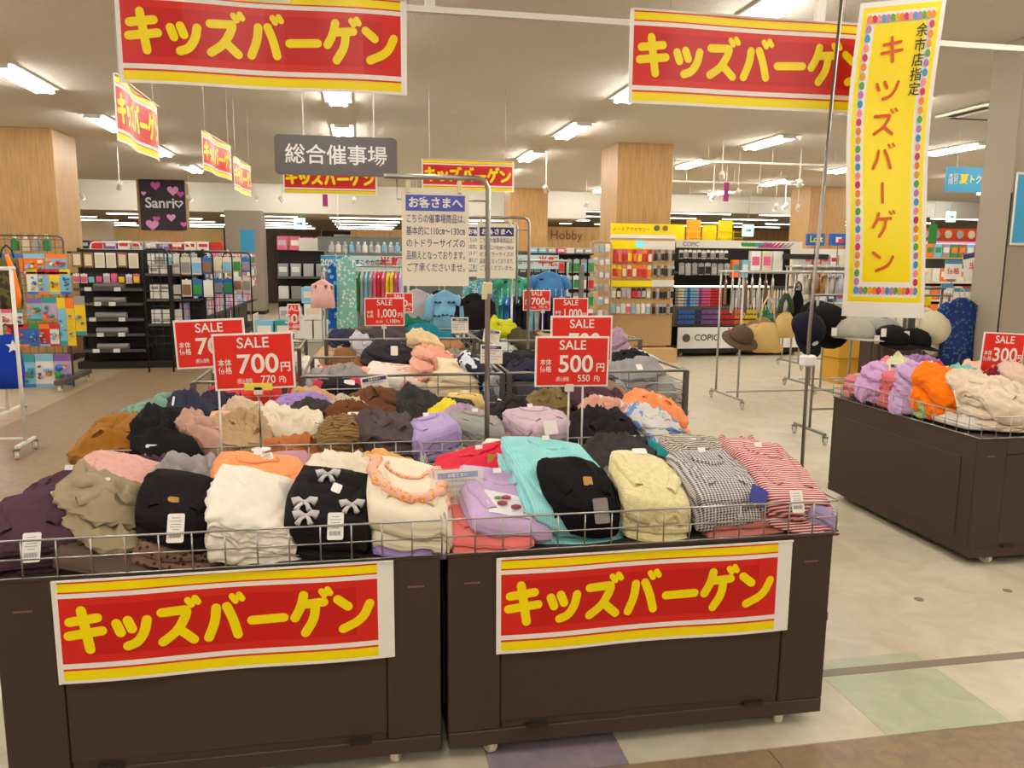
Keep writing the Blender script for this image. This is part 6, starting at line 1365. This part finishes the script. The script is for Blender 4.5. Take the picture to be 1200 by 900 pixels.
text('COPIC', .1, gm, (-hwid * .78, -.036, zc_(287)), inkgrey, .01)
lp = MB().box(-hwid, hwid, -.25, -.22, zc_(406) + .0, zc_(382)).build('lower_panel', mat('panel_white', (236, 236, 232), .4), gm)
MB().box(-hwid, hwid, -.22, 0, .06, zc_(404)).build('plinth', black, gm)
text('COPIC', .15, gm, (-hwid * .55, -.255, zc_(394)), ink, .01); MB().lathe([(.07, 0), (.07, .004)], 18, M=Matrix.Translation((-hwid * .87, -.252, zc_(394))) @ Matrix.Rotation(pi / 2, 4, 'X')).build('emblem', greymetal, gm)
for k, c in enumerate(['pink', 'pink', 'yellow', 'green', 'light blue', 'lilac', 'orange']):
    for j in range(3): MB().box(-hwid * .22 + k * .05, -.0 - hwid * .22 + .04 + k * .05, -.2535, -.25, zc_(386 + j * 5.5 + (k % 3)), zc_(382.5 + j * 5.5 + (k % 3))).build('colour_print', cm_(c), gm)
glow = emat('shelf_lamp', (1, .82, .66), 9)
MB().box(-hwid, hwid * .5, -.02, .0, zc_(336.5), zc_(335)).build('shelf_lamp', glow, gm)
MB().box(-hwid, hwid, -.05, .0, zc_(382), zc_(360)).build('pen_tray', greymetal, gm)
for sx_ in (-hwid + .1, 0, hwid - .1): caster(gm, sx_, -.15, 0, 1.2)
WM = 'in the marker display'
pal = ['grey', 'cream', 'light blue', 'blue', 'light blue', 'lilac', 'purple', 'pink', 'pink', 'red', 'red', 'orange']
for r_ in range(6):
    n = 16
    for i in range(n):
        u = (i + .5) / n; c = pal[int(u * len(pal))]; x = cx0 + .02 + u * (cx1 - cx0) * .37
        goods('pens', 'marker_pens', 'pen', '%s marker set, %s row from the top, %s from left, marker display' % (c, ORD[r_], ORDN[min(i, 29)]), c, x, Yc - .02, zc_(341 + r_ * 3.6) if r_ < 6 else 0, .045, .042, .03, random.choice(('white', c)), 0, 'marker sets in the marker display')
pal2 = ['blue', 'blue', 'navy', 'purple', 'purple', 'red', 'red', 'orange', 'yellow', 'yellow', 'green', 'teal', 'brown', 'grey']
for r_ in range(3):
    for i in range(34):
        u = (i + .5) / 34; c = pal2[int(u * len(pal2))]
        goods('pens', 'marker_pens', 'pen', '%s marker set in the lower trays, %s row, %s from left' % (c, ORD[r_], ORDN[min(i, 29)]), c, cx0 + .05 + u * (cx1 - cx0) * .9, Yc - .09, zc_(367 + r_ * 6), .05, .06, .03, c, 0, 'marker sets in the lower trays')
row('pack', 'pen_pack', 'pack', 'white-tagged pen pack', WM + ', top row', ['black', 'grey'], cx0 + .05, cx0 + .95, Yc - .02, zc_(294), .07, .14, c2=('white',)); row('pack', 'pen_pack', 'pack', 'pouch', WM + ', second row', ['black', 'grey', 'grey', 'silver'], cx0 + .05, cx0 + 1.0, Yc - .02, zc_(309), .1, .2, c2=('silver', 'grey'))
row('box', 'pen_case', 'box', 'pen case', WM + ', right shelf', ['silver', 'white', 'light blue', 'orange', 'green'], cx0 + 1.0, cx0 + 1.35, Yc - .05, zc_(325), .12, .3, .1, c2=('white', 'red', 'teal'))
row('box', 'paint_set', 'box', 'paint set', WM + ', far right shelf', ['light blue', 'white', 'lilac', 'cream'], cx0 + 1.35, cx1 - .35, Yc - .05, zc_(320), .18, .38, .1, c2=('white', 'light blue', 'pink'))
row('pack', 'brush_pack', 'pack', 'silver brush', 'at the right end of the marker display', ['silver', 'white', 'silver'], cx0 + 1.05, cx1, Yc - .03, zc_(340), .035, .48, c2=('silver', 'cream'), gap=.02)
MB().box(hwid - .38, hwid + .35, -.3, .1, zc_(303), zc_(297)).build('canopy', black, gm)
# ---- blond wood shop front behind and blue shop signs
MB().box(-8, 9, 0, .1, 0, at(800, 292, Y=17.2).z).build('low_wall', woodwall, thing('low_wall', 'low blond wood partition behind the marker display', 'partition', (12.0, 17.2, 0)), (0, 0, 0))
for px, l, s_ in ((956, 'blue shop sign with white and yellow lettering left of the vertical banner', 'Loft'), (983, 'second blue shop sign, partly behind the vertical banner', '')):
    p = at(px, 281, Y=14.5); t = thing('shop_sign', l, 'sign', p); MB().box(-.19, .19, -.01, .05, -.11, .12, bev=.005).build('sign_board', mat('royal_blue', (34, 96, 180), .4), t)
    if s_: text(s_, .17, t, (0, -.014, .01), yel, .02)
    else: MB().box(-.07, .05, -.014, -.009, -.05, .05).build('logo_print', paper, t); MB().box(-.02, .1, -.016, -.009, -.06, .02).build('logo_print', red, t)
    MB().tube([(0, .02, -.1), (0, .02, -p.z)], .012, 6).build('post', steel, t)
# ---- yellow tower, purple small sign, exit signs
yt = thing('display_tower', 'yellow wire tower of bright packs above the marker display', 'display', (at(826, 270, Y=16).x, 16, 0)); zy = at(826, 258, Y=16).z
for k, x in enumerate((-.6, -.25, .1, .45)): MB().box(x - .14, x + .14, -.05, .05, 1.7, zy - .1 + .1 * (k % 2)).build('pack_column', yel if k != 1 else mat('orange_col', (246, 170, 40), .5), yt)
for k in range(9): MB().tube([(-.8 + k * .2, -.1, 0), (-.8 + k * .2, -.1, zy - .2)], .006, 4).build('wire', yel, yt)
for k in range(5): MB().tube([(-.8, -.1, 1.75 + k * .12), (.8, -.1, 1.75 + k * .12)], .006, 4).build('wire', yel, yt)
for px, py, Y, c, l, w_, h_ in ((851, 225, 15, mat('magenta_sign', (150, 40, 110), .5), 'small magenta vertical aisle sign above the marker display', .1, .36), (381, 233, 17, mat('magenta_sign', (0, 0, 0)), 'small magenta vertical sign under the centre banner', .1, .3)):
    p = at(px, py, Y=Y); t = thing('aisle_sign', l, 'sign', p); MB().box(-w_ / 2, w_ / 2, -.01, .01, -h_ / 2, h_ / 2).build('sign_board', c, t); MB().tube([(0, 0, h_ / 2), (0, 0, 3.45 - p.z)], .004, 4).build('hanger', steel, t)
exg = emat('exit_glow', (.55, 1, .85), 2.2); exm = mat('exit_mark', (20, 130, 90), .5)
for px, py, Y, l in ((351, 262, 26, 'lit green and white exit sign over the far corridor'), (877, 270, 22, 'lit green exit sign right of the yellow tower'), (1115, 254, 24, 'lit white exit sign with arrow at the far right')):
    p = at(px, py, Y=Y); t = thing('exit_sign', l, 'sign', p); MB().box(-.17, .17, 0, .06, -.17, .17, bev=.01).build('sign_box', exg, t)
    MB().box(-.09, .03, -.004, .0, -.02, .02).poly([(.03, -.004, -.06), (.1, -.004, 0), (.03, -.004, .06)]).build('arrow', exm, t); MB().tube([(0, .03, .17), (0, .03, (3.75 if Y < 25 else 2.92) - p.z)], .01, 4).build('hanger', steel, t)
# ---- hobby shop wall, far corridor
hw_ = thing('shop_wall', 'far blond shop wall reading Hobby', 'partition', (at(675, 280, Y=27).x, 27, 0)); MB().box(-2.2, 2.2, 0, .1, 0, 2.75).build('panel', woodwall, hw_); text('Hobby', .42, hw_, (-.35, -.01, at(660, 276, Y=27).z), mat('hobby_letters', (120, 100, 84), .6), 0)
fw = thing('shop_wall', 'blond panelled shop wall in the far centre', 'partition', (at(460, 275, Y=28).x, 28, 0)); MB().box(-1.4, 2.2, 0, .1, 0, 2.6).build('panel', woodwall, fw); MB().box(.05, .95, -.02, 0, 1.75, 2.35).build('poster', mat('pink_poster', (236, 178, 180), .5), fw, label='pale pink poster')
fd = thing('shop_wall', 'ochre far corridor wall with a dark sign band', 'partition', (at(405, 275, Y=29).x, 29, 0)); MB().box(-1.7, .9, 0, .1, 0, 2.25).build('panel', mat('ochre', (196, 150, 90), .7), fd); MB().box(-.8, .9, -.04, 0, 2.25, 2.55).build('sign_band', brown2, fd); text('・・・ EEEEE', .16, fd, (.1, -.05, 2.4), paper, .01) if False else MB().box(-.4, .4, -.045, -.04, 2.36, 2.44).build('band_print', paper, fd)
fe = thing('restaurant_wall', 'dark open shop front at the end of the far corridor', 'shop front', (at(355, 275, Y=30).x, 30, 0)); MB().box(-2.6, .6, .3, .4, 0, 2.6).build('panel', mat('dark_shop', (90, 72, 62), .7), fe); MB().box(-.9, -.1, 0, .1, 0, 2.4).build('panel', mat('ochre', (0, 0, 0)), fe); MB().box(-.7, -.25, -.03, 0, 1.2, 1.7).build('menu_board', black, fe); MB().box(-2.7, -2.5, 0, .2, 0, 2.7).build('column', offw, fe)
bsn = thing('blue_notice', 'small bright blue notice in the far left background', 'sign', at(290, 282, Y=22)); MB().box(-.18, .18, 0, .02, -.28, .28).build('sign_board', lb, bsn); MB().tube([(0, .01, -.28), (0, .01, -bsn.location.z)], .01, 4).build('post', steel, bsn)
yw = thing('shop_wall', 'warm yellow lit shop wall left of the black heart sign', 'partition', (at(150, 285, Y=30).x, 30, 0)); MB().box(-3.6, 3.9, 0, .1, 0, 2.6).build('panel', mat('warm_wall', (236, 206, 140), .7), yw); MB().box(.4, 1.3, -.03, 0, 1.9, 2.2).build('frame_print', paper, yw); MB().box(.5, .8, -.035, -.03, 1.93, 2.17).build('frame_print', brown2, yw)
gw_ = thing('shop_wall', 'pale grey partition between the left pillar and the yellow wall', 'partition', (at(110, 285, Y=27).x, 27, 0)); MB().box(-1.2, .6, 0, .1, 0, 2.7).build('panel', offw, gw_)
# shelves with mixed goods behind the heart-sign pillar
mg = gondola('shelf_unit', 'far shelf topped with red and white goods behind the black shelves', at(84, 295, Y=17).x, at(262, 295, Y=17).x, 17, .5, 1.75, [.6, 1.2], whitemetal)
row('box', 'goods_box', 'box', 'toy box', 'along the far red and white shelf', ['red', 'white', 'silver', 'red', 'purple', 'white', 'black'], at(88, 295, Y=17).x, at(260, 295, Y=17).x, 17.1, 1.75, .22, .16, .2, c2=('white', 'red', 'silver'))
for k in range(2): mesh_panel('pale wire top rail %s' % ['above the black poster shelf', 'near the black heart sign'][k], at([100, 170][k], 300, Y=12.6).x, at([160, 220][k], 300, Y=12.6).x, 12.85, 1.6, at(130, 284, Y=12.85).z, whitemetal, .15)
# ================================================================== RIGHT-HAND RACKS, HATS AND BAGS
rk1 = garment_rack('double-rail chrome rack with straw bags and hats', 4.10, 5.45, 8.1, 8.9, 1.50)
rk2 = garment_rack('chrome rack nearer the camera with a row of caps', 4.02, 5.35, 6.34, 6.86, 1.32, steel, .012, True, .28)
rk3 = garment_rack('far chrome rack right of the marker display', 6.5, 8.3, 11.0, 11.7, 1.55)
rk4 = garment_rack('middle chrome rack behind the row of caps', 5.5, 7.0, 9.0, 9.7, 1.5)
straw = fab((222, 190, 120)); straw2 = fab((200, 166, 110)); brownw = fab((92, 74, 60)); navyf = fab((26, 26, 38)); greyf = fab((168, 164, 150)); blkf = fab((22, 20, 22)); beigef = fab((206, 196, 166))
def cap(label, px, py, Y, r_, m, tilt=(1.1, 0, 0), brim=True, s=1, emb=None):
    p = at(px, py, Y=Y); t = thing('cap', label, 'hat', p); t.rotation_euler = tilt
    MB().lathe([(r_, 0), (r_ * 1.02, r_ * .25), (r_ * .93, r_ * .6), (r_ * .66, r_ * .9), (r_ * .3, r_ * 1.03), (.005, r_ * 1.05)], 18).build('crown', m, t, smooth=True)
    if brim == 'full':
        MB().lathe([(r_ * .98, .004), (r_ * 1.25, -.01), (r_ * 1.55, -.03), (r_ * 1.55, -.034), (r_ * 1.2, -.016), (r_ * .9, -.002)], 20).build('brim', m, t, smooth=True)
    else:
        mb = MB(); ring = []
        for k in range(13):
            th = radians(-160 + 140 * k / 12); ring.append(((r_ * .98 * cos(th), r_ * .98 * sin(th), .005), (r_ * (1.0 + .65 * sin(pi * k / 12)) * cos(th), r_ * (1.0 + .65 * sin(pi * k / 12)) * sin(th), -.012 * sin(pi * k / 12))))
        for (a, b), (c, d) in zip(ring, ring[1:]):
            mb.poly([a, b, d, c]); mb.poly([(c[0], c[1], c[2] + .004), (d[0], d[1], d[2] + .004), (b[0], b[1], b[2] + .004), (a[0], a[1], a[2] + .004)]); mb.poly([b, (b[0], b[1], b[2] + .004), (d[0], d[1], d[2] + .004), d])
        mb.build('brim', m, t, smooth=True)
    MB().lathe([(.008, 0), (.008, .006), (.002, .009)], 8, (0, 0, r_ * 1.04)).build('button', m, t)
    if emb: MB().lathe([(.028, 0), (.028, .004)], 14, M=Matrix.Translation((0, -r_ * .98, r_ * .4)) @ Matrix.Rotation(pi / 2 - .2, 4, 'X')).build('badge', paper, t, label='round white badge')
    MB().tube([(0, r_ * .9, .02), (0, r_ * .95, r_ * .5), (0, r_ * 1.2, r_ * .9)], .003, 4).build('hook_loop', steel, t)
    return t
bag('natural straw bag with a wide bottom hanging from the double rack', 882, 912, 378, 413, 8.2, straw, (.3, fab((226, 204, 150))), flare=.55, d=.14)
bag('small straw bucket bag with a green twisted handle', 907, 930, 366, 396, 8.2, straw, (.2, mat('h_green', (52, 72, 44), .9)), flare=.5, d=.12)
cap('dark brown straw hat at the left of the double rack', 868, 396, 8.1, .13, brownw, (.5, .1, 0), 'full')
cap('tan straw hat right of the dark brown hat', 885, 393, 8.5, .12, straw2, (.5, -.2, 0), 'full')
cap('brown woven hat behind the straw bags', 893, 385, 8.7, .12, fab((150, 116, 76)), (.6, .2, 0), 'full')
cap('tan straw hat under the natural straw bag', 902, 401, 8.45, .11, straw, (.5, .1, 0), 'full')
for i, px in enumerate((838 + 12, 858, 866, 874, 881, 890, 897, 905)):
    x = at(px, 340, Y=8.75).x
    t = hung('hanging_shirt', 'thin pale hanger strap on the double rack, %s from the left' % ORD[i], 'hanger', x, 8.75, 1.48, .12 if i % 3 else .2, .36 + .1 * (i % 2), fab((222, 214, 196) if i % 3 else (120, 90, 66)), 0, pi / 2 * .8, .02, 'hangers on the double rack')
Yh = 6.55
cap('navy cap with a round white badge, leftmost of the row', 943, 388, Yh - .2, .155, navyf, (1.0, .15, .3), emb=True)
cap('black floppy hat behind the navy cap', 968, 378, Yh, .16, blkf, (1.0, -.1, .1), 'full')
cap('light grey cap left below the vertical banner', 1000, 397, Yh - .2, .175, greyf, (-.05, .05, .1))
cap('mid grey cap second below the vertical banner', 1034, 396, Yh - .1, .17, fab((150, 150, 146)), (-.05, -.05, -.1))
cap('black cap with a white tag below the vertical banner', 1044, 402, Yh - .3, .15, blkf, (.1, 0, 0)); cap('black cap with clear visor right of the tagged cap', 1070, 404, Yh - .3, .14, blkf, (.1, .1, .2))
cap('beige bucket cap, outermost of the row', 1090, 385, Yh - .2, .15, beigef, (1.2, .5, .2)); cap('second beige hat nested behind the bucket cap', 1094, 388, Yh - .1, .15, beigef, (1.2, .6, .2), 'full')
for px, py, l in ((978, 389, 'white tag hanging under the light grey cap'), (1036, 390, 'white tag on the black cap'), (1063, 393, 'white tag on the right black cap'), (1028, 398, 'white label below the mid grey cap')):
    o = tag(ob('hat_tag', None, None, at(px, py - 5, Y=Yh - .42)), l, 'tag'); tagcard(o, 0, 0, 0, w_=.05, h_=.07, tilt=0, lines=False)
for i, (px, c) in enumerate(((945, (206, 200, 190)), (955, (186, 140, 84)), (966, (176, 132, 80)), (975, (210, 204, 200)), (983, (190, 190, 196)))):
    hung('hanging_shirt', '%s clothes above the caps, %s from the left' % (['pale', 'tan', 'brown', 'ivory', 'silver'][i], ORD[i]), 'clothes', at(px, 345, Y=9.1).x, 9.1, 1.56, .2, .34, fab(c), 0, .6, .05, 'clothes hanging above the caps')
bag('black cloth bag hanging behind the green-handled straw bag', 926, 940, 340, 380, 8.6, blkf, (.1, black), flare=.5)
for i, (px, Y) in enumerate(((1010, 9.6), (1047, 10.4))):
    p = at(px, 425, Y=Y); t = tag(MB().box(-.35, .35, 0, .5, 0, .3 + 0 * i, bev=.01).box(-.36, .36, -.01, .51, .26, .3).build('cardboard_box', mat('carton_mustard', (206, 156, 50), .7), None, (p.x, Y, at(px, 420, Y=Y).z - .0)), ['mustard cardboard carton on a cart behind the caps', 'second mustard cardboard carton farther right'][i], 'box')
    MB().box(-.3, .3, .05, .45, -t.location.z + .0, -.001).build('box_base', mat('carton_mustard', (0, 0, 0)), t)
# blue patterned dress at the right
dm = fab((38, 52, 116), 'leopard', (66, 112, 110), 30)
dr = hung('patterned_dress', 'royal blue floral patterned dress hanging left of the grey pillar', 'dress', at(1127, 352, Y=6.3).x, 6.3, at(1127, 350, Y=6.3).z + .06, .34, .66, dm, .3, 0, .1)
rk5 = garment_rack('dark rack carrying the blue floral dress', 4.6, 5.15, 6.2, 6.7, at(1127, 350, Y=6.3).z + .085, greymetal, .012, True)
for i in range(5): MB().tube([(0, 0, 0), (0, 0, -.06), (.1, 0, -.1)], .004, 4).build('wire_hanger', chrome, tag(ob('empty_hanger', None, None, (dr.location.x + .04 + .05 * i, 6.38, dr.location.z + .02)), 'thin empty hanger beside the blue floral dress', 'hanger', 'empty hangers by the dress'))
# distant goods right of the vertical banner
rs_ = thing('snack_shop', 'far shop front with an orange band of round pictures and pink neon', 'shop front', (at(1125, 275, Y=23).x, 23, 0)); Zf = lambda py: at(1125, py, Y=23).z
MB().box(-1.9, 1.9, 0, .1, Zf(283), Zf(268)).build('sign_band', mat('orange_band', (206, 74, 30), .5), rs_)
for k in range(9): MB().lathe([(.13, 0), (.13, .02)], 14, M=Matrix.Translation((-1.7 + k * .42, -.01, Zf(275))) @ Matrix.Rotation(pi / 2, 4, 'X')).build('round_picture', cm_('cream' if k % 2 else 'silver'), rs_)
MB().box(-1.9, 1.9, .02, .1, 0, Zf(283)).build('panel', mat('shop_pale', (220, 222, 226), .6), rs_)
MB().box(-1.0, 1.4, -.04, 0, Zf(290), Zf(286)).build('neon_strip', emat('neon_pink', (1, .45, .85), 2.2), rs_); MB().box(-1.9, -1.0, -.04, 0, Zf(290), Zf(286)).build('neon_strip', emat('neon_cyan', (.4, .95, .95), 2), rs_)
for a, b in ((-1.5, -.85), (-.3, .3), (.4, 1.2)): MB().box(a, b, -.05, 0, Zf(298), Zf(293)).build('menu_panel', cm_('navy'), rs_)
MB().box(1.5, 1.9, -.06, 0, 0, Zf(268)).build('panel', mat('orange_band', (0, 0, 0)), rs_)
gsn = thing('green_sign', 'green octopus-like hanging banner piece at the far right', 'sign', at(1093, 280, Y=20)); MB().box(-.12, .12, 0, .03, -.35, .4).build('sign_board', cm_('green'), gsn); MB().tube([(0, 0, .4), (0, 0, 3.45 - gsn.location.z)], .005, 4).build('hanger', steel, gsn); gsn['label'] = 'narrow green hanging banner at the far right'
gg = gondola('shelf_unit', 'busy far shelf of mixed household goods at the far right', at(1082, 330, Y=12).x, at(1185, 330, Y=12).x, 12, .4, 1.7, [.7, 1.0, 1.3], greymetal)
for k, z in enumerate((.72, 1.02, 1.32, 1.72)):
    row('box', 'goods_box', 'box', 'household box', 'on the busy far right shelf, %s tier' % ORD[k], ['green', 'white', 'brown', 'grey', 'light blue', 'cream', 'orange', 'black', 'red'], at(1082, 330, Y=12).x, at(1185, 330, Y=12).x, 12.0, z, .14, .22, .2, c2=('white', 'green', 'cream', 'orange'), gap=.01)
for px, py, Y, w_, h_, rot, l, tx_ in ((1144, 310, 8.5, .34, .3, -.2, 'tilted white half-price card with a dark header at the right', '半額'), (1117, 316, 9, .24, .24, 0, 'pale aqua price card left of the tilted half-price card', '価格'), (1109, 345, 8, .15, .24, 0, 'small white price card above the blue floral dress', '390'), (1127, 348, 8.2, .22, .2, 0, 'white price card with blue top above the dress', '')):
    p = at(px, py, Y=Y); t = thing('price_card', l, 'card', p); r = ob('card_sheet', MB().box(-w_ / 2, w_ / 2, -.003, .003, -h_ / 2, h_ / 2).mesh('card_sheet', paper), t, (0, 0, 0), (0, rot, 0))
    MB().box(-w_ / 2, w_ / 2, -.005, -.002, h_ * .3, h_ / 2).build('header_print', navyprint if rot else mat('sky_print', (0, 0, 0)), r)
    if tx_: text(tx_, h_ * .36, r, (0, -.006, -.02), red, .01)
    MB().tube([(0, .006, -h_ / 2), (0, .006, -p.z + .0)], .006, 5).build('pole', steel, t)
ydt = thing('yellow_tag_sign', 'small yellow tag sign by the beige hats', 'tag', at(1086, 352, Y=7.4)); MB().box(-.05, .05, 0, .004, -.05, .06).build('card_sheet', yel, ydt); MB().tube([(0, .004, -.05), (0, .004, -ydt.location.z)], .004, 4).build('pole', steel, ydt)
# shelf goods between 935 and 985 behind the pole
gx = gondola('shelf_unit', 'white shop shelf with glowing counters behind the chrome racks', at(938, 330, Y=15).x, at(1080, 330, Y=15).x, 15, .4, 1.9, [.8, 1.2, 1.55], whitemetal)
for k, z in enumerate((.82, 1.22, 1.57)): row('box', 'goods_box', 'box', 'shop item', 'on the white shelf behind the chrome racks, %s tier' % ORD[k], ['white', 'cream', 'silver', 'brown', 'light blue', 'orange', 'yellow', 'navy'], at(940, 330, Y=15).x, at(1080, 330, Y=15).x, 15, z, .16, .2, .2, c2=('white', 'cream', 'red'), gap=.03)
